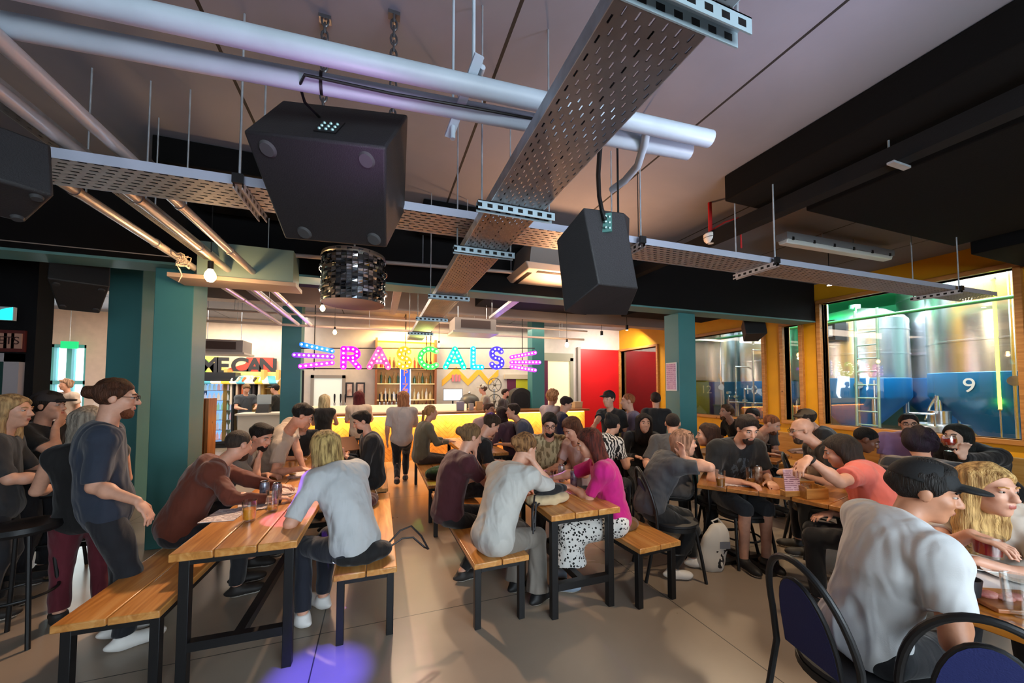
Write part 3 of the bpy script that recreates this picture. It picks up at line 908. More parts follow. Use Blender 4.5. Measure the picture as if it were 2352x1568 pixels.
# smoke detector with red cable, batten light
c = PD(1632, 545, 4.0)
t_ = thing('smoke_detector', 'white domed alarm sounder on a red cable under the ceiling', 'detector', c)
MB().lathe([(0.0, -.075), (.04, -.065), (.065, -.03), (.07, 0.0), (.07, .03), (.05, .045), (0, .045)], n=24).build('dome', WHITE, t_)
s2 = MB()
for q in range(3): s2.lathe([(.0665 - q * .010, -.012 - .017 * q), (.0705 - q * .010, -.009 - .017 * q), (.0685 - q * .0095, -.004 - .017 * q)], n=24)
s2.build('slot_ring', BLACK, t_)
def QQ(px, py, d): return PD(px, py, d) - c
MB().tube([(0, 0, .045), QQ(1640, 525, 4.0), QQ(1665, 510, 4.02), QQ(1696, 500, 4.05), QQ(1701, 520, 4.08), QQ(1703, 570, 4.1)], 0.009, 8).build('cable', mk('red_cable', '#b3161a', 0.45), t_)
MB().cyl((0, 0, .045), (0, 0, 3.65 - c[2]), 0.02).build('stem', mk('red_cable', '#b3161a', 0.45), t_)
a_, b_ = PZ(1795, 547, 3.5), PZ(2040, 588, 3.5)
t_ = thing('batten_light', 'long white fluorescent batten light on the ceiling by the windows', 'light fitting', (a_ + b_) / 2)
L_ = np.linalg.norm(b_ - a_); t_.rotation_euler = (0, 0, math.atan2((b_ - a_)[1], (b_ - a_)[0]))
MB().box((-L_ / 2, -.07, -.02), (L_ / 2, .07, .06)).build('tray_body', GREYP, t_)
MB().prism([(-.065, -.02), (-.05, -.07), (.05, -.07), (.065, -.02)], -L_ / 2 + .02, L_ / 2 - .02, axis=0).build('diffuser', mk('opal_diffuser', '#dfe6e4', 0.3), t_, bevel=.01)
k_ = MB()
for q in range(6):
    for sg in (-1, 1): k_.cbox((-L_ / 2 + .1 + q * (L_ - .2) / 5, sg * .072, -.015), (.03, .012, .04))
k_.build('clip', BLACK, t_)
MB().cyl((-.3, 0, .06), (-.3, 0, .15), .01).cyl((.3, 0, .06), (.3, 0, .15), .01).build('stem', GREYP, t_)

# mirrored drum
c = PD(813, 645, 3.9)
t_ = thing('mirror_drum', 'drum-shaped mirror-tiled disco lamp hanging below the huge loudspeaker', 'disco drum')
t_.location = tuple(c)
R_, Hh = 0.305, 0.50
mir = NT('mirror_tiles')
v, x, y, z = mir.xyz()
vo = mir.noise(v, 9, 1)
ca = mir.n('ShaderNodeTexWhiteNoise'); ca.noise_dimensions = '3D'
sn = mir.n('ShaderNodeVectorMath', operation='SNAP'); sn.inputs[1].default_value = (0.05, 0.05, 0.05)
geo = mir.n('ShaderNodeNewGeometry')
mir.l(geo.outputs['Random Per Island'], ca.inputs['Vector'])
mir.base(mir.ramp(geo.outputs['Random Per Island'], [(0.0, '#3a3e44'), (0.35, '#70767c'), (0.7, '#aab2b6'), (1.0, '#ffffff')]))
mir.set(Metallic=1.0, Roughness=0.14)
tiles = MB(); nk, nz = 38, 18
for i in range(nz):
    for k in range(nk):
        if rng.random() < 0.10: continue
        a = 2 * PI * k / nk; z0 = -Hh / 2 + Hh * (i + .06) / nz; z1 = z0 + Hh * .88 / nz
        da = 2 * PI / nk * .44; jt = (rng.random(3) - .5) * 0.012
        rr = R_ + (0.02 if i in (4, 12) else 0.0)
        def q_(aa, zz, e): return ((rr + e) * math.cos(aa), (rr + e) * math.sin(aa), zz)
        tiles.hexa([q_(a - da, z0, 0), q_(a + da, z0, 0), q_(a + da, z1, 0), q_(a - da, z1, 0)],
                   [q_(a - da, z0, .006 + jt[0]), q_(a + da, z0, .006 + jt[1]), q_(a + da, z1, .006 + jt[2]), q_(a - da, z1, .006 + jt[0])])
tiles.build('mirror_tiles', mir.m, t_, smooth=0)
MB().lathe([(R_ - .03, -Hh / 2), (R_, -Hh / 2), (R_, Hh / 2), (R_ - .02, Hh / 2 + .01)], n=40).build('drum_shell', mk('drum_shell', (0.05, 0.045, 0.045), 0.5), t_)
MB().lathe([(R_ + .004, Hh / 2 - .035), (R_ + .012, Hh / 2 - .02), (R_ + .004, Hh / 2 + .012)], n=40).build('top_rim', mk('rim_metal', (0.4, 0.38, 0.35), 0.35, 0.8), t_)
MB().lathe([(0, -Hh / 2 + .05), (R_ * .6, -Hh / 2 + .05)], n=32).build('inner_plate', mk('inner_plate', '#c08850', 0.6), t_)
MB().cyl((0, 0, Hh / 2 - .02), (0, 0, 3.65 - c[2]), .01).build('stem', GALV, t_)
MB().box((-R_, -.02, Hh / 2 - .03), (R_, .02, Hh / 2)).build('cross_bar', BLACK, t_)
# ------------------------------------------------------------------ the lit letter sign
def lerp(a, b, t): return tuple(a[i] + (b[i] - a[i]) * t for i in range(len(a)))


def arc(cx_, cy_, rx, ry, a0, a1, n=10):
    return [(cx_ + rx * math.cos(math.radians(a0 + (a1 - a0) * i / n)), cy_ + ry * math.sin(math.radians(a0 + (a1 - a0) * i / n))) for i in range(n + 1)]


GLY = {  # strokes in a 1 x 1.2 box
    'R': [[(0.12, 0), (0.12, 1.2)], [(0.12, 1.2), (0.5, 1.2)] + arc(0.5, 0.9, 0.32, 0.3, 90, -90, 8) + [(0.12, 0.6)], [(0.45, 0.6), (0.88, 0)]],
    'A': [[(0.02, 0), (0.5, 1.2), (0.98, 0)], [(0.2, 0.38), (0.8, 0.38)]],
    'S': [arc(0.5, 0.89, 0.36, 0.31, 25, 270, 12) + arc(0.5, 0.29, 0.38, 0.29, 90, -160, 12)],
    'C': [arc(0.58, 0.6, 0.5, 0.6, 50, 310, 16)],
    'L': [[(0.15, 1.2), (0.15, 0), (0.85, 0)]],
}
t_ = thing('marquee_sign', 'big rainbow marquee sign of bulb letters with ray bars at both ends, above the bar', 'sign', (1.0, 8.0, 2.3))
LT = [('R', 778, 834, '#e01bd8'), ('A', 843, 897, '#f04a86'), ('S', 908, 948, '#a8982e'), ('C', 957, 1010, '#42d15a'), ('A', 1018, 1070, '#0fc79a'), ('L', 1078, 1114, '#169ff0'), ('S', 1121, 1160, '#4a3cf0')]
GLOWB = glow('marquee_bulb', '#fff2ea', 3.2)


def wpt(px, py): return PY(px, py, 8.0)


def stroke(m, pts, w, y0, y1):
    for a, b in zip(pts[:-1], pts[1:]):
        a = np.array(a); b = np.array(b); d = b - a; L = np.linalg.norm(d)
        if L < 1e-6: continue
        n = np.array((-d[1], d[0])) / L * w / 2
        m.prism([tuple(a - n), tuple(b - n), tuple(b + n), tuple(a + n)], y0, y1, axis=1)
    for p in pts:
        m.prism([(p[0] + w / 2 * math.cos(2 * PI * k / 12), p[1] + w / 2 * math.sin(2 * PI * k / 12)) for k in range(12)], y0, y1, axis=1)


def along(pts, step):
    out = []; P = [np.array(p, float) for p in pts]
    L = sum(np.linalg.norm(b - a) for a, b in zip(P[:-1], P[1:]))
    n = max(2, round(L / step) + 1); ts = [L * i / (n - 1) for i in range(n)]
    acc = 0; i = 0
    for t in ts:
        while i < len(P) - 2 and acc + np.linalg.norm(P[i + 1] - P[i]) < t - 1e-9:
            acc += np.linalg.norm(P[i + 1] - P[i]); i += 1
        s = np.linalg.norm(P[i + 1] - P[i]); out.append(P[i] + (P[i + 1] - P[i]) * min(1, (t - acc) / s))
    return out


_bm = MB().ball((0, 0, 0), 0.019, 10).build('bulb', GLOWB)
bulb_me = _bm.data; bpy.data.objects.remove(_bm)


def sign_piece(nm, strokes, colr, w=0.115, step=0.088, st=0.85, label=None):
    m = MB(); pts_all = []
    for s in strokes:
        stroke(m, s, w, -0.03, 0.03)
        for p in along(s, step):
            if all(np.linalg.norm(p - q) > step * .62 for q in pts_all): pts_all.append(p)
    o = m.build(nm, mk('marquee_face', colr, 0.5, emit=st, ecol=colr), t_, smooth=0)
    if label: o['label'] = label
    for p in pts_all:
        b = link('bulb', bulb_me, o); b.location = (float(p[0]), -0.04, float(p[1]))


for ch, x0, x1, colr in LT:
    p0 = wpt(x0, 846) - np.array((1.0, 8.0, 2.3)); p1 = wpt(x1, 846) - np.array((1.0, 8.0, 2.3))
    zt = wpt((x0 + x1) / 2, 797)[2] - 2.3; zb = wpt((x0 + x1) / 2, 847)[2] - 2.3
    W_ = p1[0] - p0[0]
    st = [[(p0[0] + .04 + a * (W_ - .08), zb + .04 + b / 1.2 * (zt - zb - .08)) for a, b in s] for s in GLY[ch]]
    sign_piece('letter', st, colr, label='lit letter %s' % ch)
for (ax_, ay_, bx_, by_, colr) in [(694, 791, 763, 806, '#1a6cff'), (677, 815, 763, 819, '#7a2cf0'), (691, 841, 763, 833, '#c02cf0'),
                                   (1175, 820, 1228, 810, '#d02cf0'), (1175, 832, 1238, 832, '#c02cf0'), (1175, 842, 1228, 850, '#b43cf0')]:
    a = wpt(ax_, ay_) - np.array((1.0, 8.0, 2.3)); b = wpt(bx_, by_) - np.array((1.0, 8.0, 2.3))
    sign_piece('ray_bar', [[(a[0], a[2]), (b[0], b[2])]], colr, 0.09, 0.085)
m = MB()
for py in (799, 846):
    a = wpt(690, py) - np.array((1.0, 8.0, 2.3)); b = wpt(1230, py) - np.array((1.0, 8.0, 2.3))
    m.cyl((a[0], .05, a[2]), (b[0], .05, b[2]), 0.012, n=8)
m.build('support_rail', BLACK, t_)
m = MB()
for px in (720, 980, 990, 1202):
    a = wpt(px, 850) - np.array((1.0, 8.0, 2.3)); m.cyl((a[0], .06, a[2]), (a[0], .06, 3.65 - 2.3), 0.010, n=8)
m.build('hanger_rod', BLACK, t_)
a = wpt(695, 850)
MB().cyl((a[0] - 1, .06, a[2] - 2.3), (a[0] - 1, .06, 1.1 - 2.3), 0.02).build('post', BLACK, t_)

# ------------------------------------------------------------------ the bar
herring = NT('herringbone_ply')
v, x, y, z = herring.xyz((1, 1, 1))
q = herring.math('PINGPONG', x, 0.32)
d1 = herring.math('FRACT', herring.math('MULTIPLY', herring.math('ADD', z, q), 9.0))
ln = herring.math('LESS_THAN', d1, 0.07)
nn = herring.noise(v, 7, 4)
herring.base(herring.mix(ln, herring.ramp(nn, [(0.3, '#b9803f'), (0.7, '#d9a55c')]), '#8a5526'))
herring.set(Roughness=0.5)
t_ = thing('bar_counter', 'long bar counter with glowing herringbone wood front', 'bar', (1.85, 8.7, 0))
MB().box((-3.35, 0, 0), (3.35, 0.55, 1.03)).build('front_panel', herring.m, t_)
MB().box((-3.42, -0.14, 1.03), (3.42, 0.62, 1.08)).build('worktop', wood('bar_top_wood', '#6d3d17', '#8a5423', '#a46c34', 0.3, axis='X'), t_, bevel=.006)
MB().box((-3.3, -0.045, 1.0), (3.3, -0.02, 1.02)).build('light_strip', glow('amber_led_strip', '#ffa540', 9), t_)
MB().box((-3.2, 0.30, 1.08), (0.2, 0.42, 1.24)).build('tap_riser', mk('riser_steel', '#e6d5b6', 0.35, emit=0.5, ecol='#ffe0a8'), t_)
# beer taps
for i, px in enumerate([768, 782, 793, 872, 882, 890, 900, 910]):
    c = PY(px, 935, 9.05)
    t_ = thing('beer_tap', 'slim dark beer tap handle standing on the lit bar riser', 'beer tap', (c[0], 9.05, 1.24), 0, 'beer taps on the bar')
    MB().cyl((0, 0, 0), (0, 0, .07), .018).cyl((0, -.09, .06), (0, 0, .06), .010).cyl((0, -.09, .02), (0, -.09, .06), .010).build('spout', STEEL, t_)
    MB().lathe([(.010, .07), (.016, .12), (.020, .22), (.014, .26), (0, .265)], n=12).build('tap_handle', BLACK, t_)

# back bar shelving, glowing wood
SH0, SH1 = PY(866, 900, 10.65)[0], PY(998, 900, 10.65)[0]
t_ = thing('back_bar_shelving', 'tall open wooden back bar shelving lit amber', 'shelving', ((SH0 + SH1) / 2, 10.65, 0))
hw = (SH1 - SH0) / 2
SHW = mk('shelf_back_wood', '#d9a860', 0.5, var=0.12, vscale=5)
MB().box((-hw, .28, .3), (hw, .32, 3.0)).build('back_panel', SHW, t_)
for sg in (-1, 1): MB().box((min(sg * hw, sg * (hw + .06)), 0, 0), (max(sg * hw, sg * (hw + .06)), .32, 3.0)).build('side_panel', mk('shelf_side_wood', '#7d4a2c', 0.55), t_)
SZ = [float(PY(930, yy, 10.65)[2]) for yy in (945, 917, 880, 845)]
for zz in SZ: MB().box((-hw, 0, zz - .03), (hw, .28, zz)).build('shelf', mk('shelf_edge', '#e6cf9c', 0.5), t_)
MB().box((-hw, .2, 2.95), (hw, .26, 3.0)).build('light_strip', glow('amber_led_strip', '#ffa540', 9), t_)
area('shelf_light', ((SH0 + SH1) / 2, 10.4, 3.2), ((SH0 + SH1) / 2, 10.9, 1.8), 1.4, .1, 65, (1.0, 0.66, 0.28))
_bt = {}
BOTC = ['#5a3a18', '#c9b27a', '#2f4a2a', '#7a2d1a', '#d8d2c0', '#8a6a2a']


def bottle_obj(colr, kind=0):
    k = (colr, kind)
    if k not in _bt:
        prof = [[(.0, 0), (.036, 0), (.038, .02), (.038, .17), (.030, .20), (.013, .235), (.013, .30), (0, .30)],
                [(.0, 0), (.045, 0), (.045, .14), (.02, .17), (.016, .21), (.0, .21)],
                [(0, 0), (.030, 0), (.030, .21), (.012, .25), (.011, .31), (0, .31)]][kind]
        o = MB().lathe(prof, n=12).build('bottle', mk('bottle_glass', colr, 0.15, spec=0.8)); _bt[k] = o.data
        MBp = prof; bpy.data.objects.remove(o)
    return _bt[k]


cap_me = None
for si, zz in enumerate(SZ):
    nb = 13
    for i in range(nb):
        if abs(i - 6) < 2 and si < 4: continue
        o = link('bottle', bottle_obj(BOTC[(i * 3 + si) % 6], (i + si) % 3))
        o.location = (SH0 + .1 + (SH1 - SH0 - .2) * i / (nb - 1), 10.78, zz)
        tag(o, 'bottle standing on the %s back bar shelf' % ['lowest', 'second lowest', 'second highest', 'highest'][si], 'bottle', 'bottles on the %s back bar shelf' % ['lowest', 'second lowest', 'second highest', 'highest'][si])
# vertical blue sign
px0, px1 = PY(920, 900, 10.5)[0], PY(941, 900, 10.5)[0]
zt, zb = PY(930, 846, 10.5)[2], PY(930, 930, 10.5)[2]
t_ = thing('vertical_sign', 'tall narrow blue lit sign with stacked orange letters in front of the bottle shelves', 'sign', ((px0 + px1) / 2, 10.5, (zt + zb) / 2))
w2, h2 = (px1 - px0) / 2, (zt - zb) / 2
MB().box((-w2, -.03, -h2), (w2, .03, h2)).build('sign_box', mk('blue_sign_face', '#1d3fb4', 0.4, emit=0.5, ecol='#2850d8'), t_)
MB().box((-w2 - .02, -.034, -h2), (-w2, .02, h2)).box((w2, -.034, -h2), (w2 + .02, .02, h2)).build('neon_edge', glow('cyan_neon', '#8fd0ff', 3), t_)
MB().cyl((0, 0, h2), (0, 0, 3.65 - (zt + zb) / 2), .012, n=8).build('hanger_rod', BLACK, t_)
for i, ch in enumerate('PIZZA'):
    put_text(ch, .24, mk('orange_letter', '#f0722a', 0.5, emit=.6, ecol='#f0722a') if i < 4 else mk('pale_letter', '#b9c4f0', 0.5, emit=.6, ecol='#b9c4f0'), 'letter', t_, (0, -.034, h2 - .13 - i * (2 * h2 - .06) / 5))

# doorway behind the bar, zigzag mural, kitchen
a, b = PY(722, 868, 10.98), PY(785, 935, 10.98)
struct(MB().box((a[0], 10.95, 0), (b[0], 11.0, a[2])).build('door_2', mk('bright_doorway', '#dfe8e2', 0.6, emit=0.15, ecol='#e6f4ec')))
struct(MB().box((a[0] - .08, 10.93, 0), (a[0], 11.0, a[2] + .08)).box((b[0], 10.93, 0), (b[0] + .08, 11.0, a[2] + .08)).box((a[0] - .08, 10.93, a[2]), (b[0] + .08, 11.0, a[2] + .08)).build('trim_3', mk('door_trim', '#8f8a86', 0.6)))
for k, (x0, x1) in enumerate([(794, 812), (818, 838)]):
    p, q = PY(x0, 878, 10.97), PY(x1, 912, 10.97)
    t_ = thing('picture', 'small framed wall print behind the cream shirt, %s the pair' % ['nearer the doorway of', 'nearer the bottles of'][k], 'picture', ((p[0] + q[0]) / 2, 10.97, (p[2] + q[2]) / 2))
    a_, b_ = (q[0] - p[0]) / 2, (p[2] - q[2]) / 2
    MB().box((-a_, -.02, -b_), (a_, .02, b_)).build('frame', BLACK, t_)
    MB().box((-a_ + .04, -.024, -b_ + .04), (a_ - .04, -.0205, b_ - .04)).build('print', mk('print_paper', '#d5c4bb', 0.7, col2='#a07c74', vscale=6), t_)
m = MB()
zz_ = [(1015, 880), (1048, 850), (1075, 878), (1100, 852), (1122, 878), (1145, 855)]
P_ = [PY(x, y, 10.985) for x, y in zz_]
for a, b in zip(P_[:-1], P_[1:]): m.bar(a, b, .012, .16, up=(0, 1, 0)) if False else m.hexa([a + np.array((0, 0, -.1)), b + np.array((0, 0, -.1)), b + np.array((0, .012, -.1)), a + np.array((0, .012, -.1))], [a + np.array((0, 0, .1)), b + np.array((0, 0, .1)), b + np.array((0, .012, .1)), a + np.array((0, .012, .1))])
tag(m.build('zigzag_mural', mk('mural_yellow', '#f0b83a', 0.6), org=P_[2], smooth=0), 'painted yellow zigzag band on the kitchen wall', 'mural')
m = MB()
for i, (x, y) in enumerate([(1040, 868), (1048, 868), (1055, 868)]):
    p = PY(x, y, 10.98); m.box((p[0] - .03, 10.96, p[2] - .1), (p[0] + .03, 10.985, p[2] + .1))
tag(m.build('wall_notice', mk('pink_notice', '#d77a86', 0.6), org=PY(1047, 868, 10.97)), 'small pink striped notice on the kitchen wall under the zigzag', 'notice')
# purple and lime opening, yellow doorway
a, b = PY(1165, 870, 10.96), PY(1222, 960, 10.96)
struct(MB().box((a[0], 10.93, 0), (a[0] + .28, 10.99, a[2])).build('trim_4', mk('purple_panel', '#5a1238', 0.6)))
struct(MB().box((a[0] + .28, 10.93, 0), (b[0] + .3, 10.99, a[2])).build('door_3', mk('lime_door', '#b8b81e', 0.6)))
struct(MB().box((a[0] - .1, 10.90, a[2]), (b[0] + .3, 10.99, a[2] + .14)).build('trim_5', mk('pale_lintel', '#cbbba4', 0.6)))
a, b = PY(1256, 828, 10.96), PY(1308, 960, 10.96)
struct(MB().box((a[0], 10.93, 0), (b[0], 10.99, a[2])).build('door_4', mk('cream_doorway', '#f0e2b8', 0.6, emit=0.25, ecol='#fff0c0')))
struct(MB().box((b[0], 10.88, 0), (b[0] + .12, 11, a[2] + .1)).box((a[0] - .3, 10.88, a[2]), (b[0] + .12, 11, a[2] + .25)).build('trim_6', mk('grey_green_trim', '#9a9a86', 0.6)))
struct(MB().box((a[0] - .26, 10.88, 0), (a[0], 10.99, a[2])).build('trim_7', mk('purple_panel', '#5a1238', 0.6)))
# kitchen worktop things
t_ = thing('kitchen_worktop', 'kitchen worktop behind the bar under the zigzag wall', 'worktop', (2.9, 10.2, 0))
MB().box((-1.2, 0, 0), (1.1, .6, .95)).build('body', mk('kitchen_steel', '#a9a49a', 0.35, 0.5), t_)
MB().box((-1.25, -.03, .95), (1.15, .63, .99)).build('top_board', STEEL, t_)
c = PY(1040, 905, 10.4)
t_ = thing('monitor', 'white till screen on the kitchen worktop', 'screen', (c[0], 10.4, .99))
MB().box((-.02, -.02, 0), (.02, .02, .3)).build('stand', BLACK, t_)
MB().box((-.28, -.03, .28), (.28, .03, .62)).build('casing', GREYP, t_)
MB().box((-.26, -.034, .30), (.26, -.0305, .60)).build('screen', glow('screen_white', '#e6f0f4', 1.0), t_)
c = PY(1078, 912, 10.4)
t_ = thing('dome_lid', 'black domed food cover on the kitchen worktop', 'lid', (c[0], 10.4, .99))
MB().lathe([(.3, 0), (.3, .25), (.26, .36), (.15, .45), (0, .48)], n=20).build('dome', mk('dark_grey_lid', '#3a3634', 0.4), t_)
MB().ball((0, 0, .5), .04).build('knob', STEEL, t_)
c = PY(1135, 915, 10.3)
t_ = thing('fan', 'grey pedestal fan with two round cages behind the bar', 'fan', (c[0], 10.3, .0))
MB().cyl((0, 0, 0), (0, 0, 1.6), .03).build('pole', STEEL, t_)
for zz in (1.25, 1.72):
    m = MB(); m.tube([(.2 * math.cos(2 * PI * k / 20), -.05, zz + .2 * math.sin(2 * PI * k / 20)) for k in range(20)], .015, 6, closed=True)
    for k in range(6): m.cyl((0, -.05, zz), (.2 * math.cos(PI * k / 3), -.05, zz + .2 * math.sin(PI * k / 3)), .008, n=6)
    m.ball((0, -.05, zz), .05)
    m.build('cage', mk('fan_steel', '#7d7a72', 0.4, 0.5), t_)
c = PY(1200, 925, 10.0)
t_ = thing('round_machine', 'dark round drum of the pizza oven in front of the lime door', 'oven', (c[0] - .12, 9.85, 0))
MB().cyl((0, -.1, 1.30), (0, .3, 1.30), .33, n=28).build('drum', mk('oven_dark', '#2e2b2a', 0.4, 0.3), t_)
MB().cyl((0, -.13, 1.30), (0, -.1, 1.30), .22, n=28).build('oven_mouth', BLACK, t_)
MB().box((-.25, 0, 0), (.25, .28, 1.05)).build('base', mk('oven_base', '#6d655c', 0.5), t_)
# things on the bar top
def glass_me(col='#e8d8c0', r=.04, h=.13):
    return MB().lathe([(0, 0), (r * .8, 0), (r, h), (r * .92, h), (r * .74, .01), (0, .01)], n=14).build('drinking_glass', mk('bar_glass', col, 0.08, spec=1.0))


g0 = glass_me(); gm = g0.data; bpy.data.objects.remove(g0)
for i in range(9):
    o = link('drinking_glass', gm); o.location = (PY(1015 + i * 4.4, 940, 9.2)[0], 9.2 - (i % 2) * .06, 1.08)
    tag(o, 'empty glass in the row on the bar top before the till screen', 'glass', 'glasses on the bar top')
for nm, px, w_, h_, colr, lab in [('metal_tub', 1056, .2, .2, '#9a94a0', 'grey metal tub on the bar top'), ('wood_box', 1100, .16, .2, '#c9a06a', 'tan wooden box on the bar top'), ('steel_pot', 1082, .12, .15, '#b0a8a0', 'small steel pot on the bar top'),
                             ('menu_box', 1325, .25, .16, '#d8b890', 'open box of menus at the far end of the bar top')]:
    c = PY(px, 940, 9.05)
    t_ = thing(nm, lab, nm.split('_')[1], (c[0], 9.05, 1.08))
    MB().hexa([(-w_ * .45, -w_ * .4, 0), (w_ * .45, -w_ * .4, 0), (w_ * .45, w_ * .4, 0), (-w_ * .45, w_ * .4, 0)], [(-w_ * .5, -w_ * .45, h_), (w_ * .5, -w_ * .45, h_), (w_ * .5, w_ * .45, h_), (-w_ * .5, w_ * .45, h_)]).build('tub', mk(nm + '_side', colr, 0.4), t_, bevel=.008)
    MB().box((-w_ * .5, -w_ * .46, h_), (w_ * .5, w_ * .46, h_ + .012)).build('rim', mk(nm + '_rim', colr, 0.3), t_)

# ------------------------------------------------------------------ merchandise corner, far left
def bx(px, y): return float(PY(px, 900, y)[0])


zt, zb = PY(480, 818, 12.75)[2], PY(480, 860, 12.75)[2]
ban = NT('colour_splash_banner')
v, x, y, z = ban.xyz((1, 1, 1))
vo = ban.n('ShaderNodeTexVoronoi'); vo.inputs['Scale'].default_value = 1.7; ban.l(v, vo.inputs['Vector'])
sp = ban.n('ShaderNodeSeparateColor'); ban.l(vo.outputs['Color'], sp.inputs[0])
r_ = ban.ramp(sp.outputs[0], [(0.0, '#e8d49a'), (0.25, '#d63a30'), (0.45, '#f0d070'), (0.62, '#7fb84a'), (0.8, '#d9487a'), (0.95, '#4aa3c0')])
for e in r_.node.color_ramp.elements: pass
r_.node.color_ramp.interpolation = 'CONSTANT'
ban.base(r_); ban.set(Roughness=0.6)
x0, x1 = bx(282, 12.75), bx(628, 12.75)
t_ = thing('banner', 'long colourful wall banner with big dark capital letters over the merchandise', 'banner', ((x0 + x1) / 2, 12.75, (zt + zb) / 2))
MB().box((x0 - (x0 + x1) / 2, -.02, -(zt - zb) / 2), (x1 - (x0 + x1) / 2, .03, (zt - zb) / 2)).build('board', ban.m, t_)
INK = mk('banner_ink', '#23242c', 0.6)
for ch, px in [('B', 299), ('A', 332), ('M', 477), ('E', 509), ('C', 549), ('A', 583), ('N', 614)]:
    put_text(ch, .62, INK, 'letter', t_, (bx(px, 12.72) - (x0 + x1) / 2, -.024, -.02), sx=1.0, off=.022)
t_ = thing('merch_counter', 'white merchandise counter under the banner', 'counter', (bx(628, 10.8), 10.8, 0))
MB().box((-.65, -.3, 0), (.6, .35, .98)).build('body', mk('counter_white', '#c9c6c0', 0.5), t_)
MB().box((-.7, -.34, .98), (.65, .38, 1.02)).build('worktop', mk('counter_top', '#d9d2c6', 0.4), t_)
c = (bx(606, 10.75), 10.75, 1.02)
t_ = thing('till', 'black card till on the merchandise counter', 'till', c)
MB().hexa([(-.14, -.12, 0), (.14, -.12, 0), (.14, .12, 0), (-.14, .12, 0)], [(-.12, -.02, .2), (.12, -.02, .2), (.12, .1, .22), (-.12, .1, .22)]).build('body', BLACK, t_)
MB().cbox((0, .05, .33), (.3, .03, .24)).build('screen', mk('till_screen', '#9aa4ac', 0.3), t_)
# awning, wall of shirts, fridge
stripe = NT('striped_awning'); v, x, y, z = stripe.xyz()
f_ = stripe.math('FRACT', stripe.math('MULTIPLY', stripe.math('ADD', x, stripe.math('MULTIPLY', z, .8)), 1.3))
rr = stripe.ramp(f_, [(0.0, '#e0d8c8'), (0.3, '#e3c23a'), (0.55, '#e6e0d6'), (0.75, '#4a9fb8')]); rr.node.color_ramp.interpolation = 'CONSTANT'
stripe.base(rr); stripe.set(Roughness=0.7)
xa, xb = bx(466, 12.3), bx(640, 12.3)
za, zb2 = PY(540, 862, 12.6)[2], PY(540, 880, 12.0)[2]
tag(MB().hexa([(xa - xb, 0, -.02), (0, 0, -.02), (0, .6, za - zb2 - .02), (xa - xb, .6, za - zb2 - .02)], [(xa - xb, 0, .02), (0, 0, .02), (0, .6, za - zb2 + .02), (xa - xb, .6, za - zb2 + .02)]).build('awning', stripe.m), 'striped canvas awning above the bottle fridge and hanging shirts', 'awning').location = (xb, 12.1, zb2)
c = bx(496, 12.2)
t_ = thing('bottle_fridge', 'tall glass fronted fridge packed with bottles by the pillar', 'fridge', (c, 12.2, 0))
MB().box((-.42, .04, 0), (.42, .5, .12)).box((-.42, .04, 1.88), (.42, .5, 2.06)).box((-.42, .04, .12), (-.37, .5, 1.88)).box((.37, .04, .12), (.42, .5, 1.88)).box((-.37, .46, .12), (.37, .5, 1.88)).build('cabinet', mk('fridge_dark', '#20242c', 0.4), t_)
MB().box((-.36, .45, .13), (.36, .459, 1.87)).build('lit_liner', mk('fridge_liner', '#6f9ad8', 0.5, emit=0.7, ecol='#7fb0f0'), t_)
for k in range(6): MB().box((-.37, .1, .2 + k * .27), (.37, .45, .215 + k * .27)).build('shelf', mk('fridge_shelf', '#c9d6e6', 0.4), t_)
dr = MB().box((-.41, 0, .12), (-.36, .035, 1.88)).box((.36, 0, .12), (.41, .035, 1.88)).box((-.36, 0, .12), (.36, .035, .18)).box((-.36, 0, 1.82), (.36, .035, 1.88)).build('door', mk('fridge_dark', '#20242c', 0.4), t_)
MB().box((-.36, .01, .18), (.36, .016, 1.82)).build('pane', GLASS, dr, smooth=0)
MB().cyl((-.385, -.04, .8), (-.385, -.04, 1.2), .012).build('handle', STEEL, dr)
fb = ['#bfe0f0', '#e6c0c8', '#9fd8c0', '#d0d8f0', '#e8e0d0']
_fm = {}
for k in range(6):
    for i in range(7):
        cc_ = fb[(k * 2 + i // 3) % 5]
        if cc_ not in _fm:
            o = MB().lathe([(0, 0), (.036, 0), (.036, .12), (.014, .17), (.013, .20), (0, .20)], n=10).build('bottle', mk('fridge_bottle', cc_, 0.2, emit=0.25, ecol=cc_)); _fm[cc_] = o.data; bpy.data.objects.remove(o)
        o = link('bottle', _fm[cc_]); o.location = (c - .3 + i * .1, 12.38, .216 + k * .27)
        tag(o, 'pale bottle standing inside the glass fronted fridge', 'bottle', 'bottles in the fridge')
t_ = thing('merch_rack', 'yellow lit wooden merchandise rack beside the fridge', 'rack', (bx(580, 12.4), 12.4, 0))
hw = (bx(640, 12.4) - bx(522, 12.4)) / 2
MB().box((-hw, .25, 0), (hw, .30, 2.1)).build('back_panel', mk('rack_wood', '#dcc07a', 0.6, var=.06), t_)
for xx in (-hw, .25, hw): MB().box((xx - .04, -.1, 0), (xx + .04, .25, 2.15)).build('upright', mk('rack_wood_post', '#d2ae62', 0.6), t_)
for zz in (1.2, 1.6): MB().box((.29, 0, zz), (hw - .04, .25, zz + .03)).build('shelf', mk('rack_wood_post', '#d2ae62', 0.6), t_)
MB().cyl((-hw, 0, 1.95), (.25, 0, 1.95), .012).build('hanging_rail', STEEL, t_)
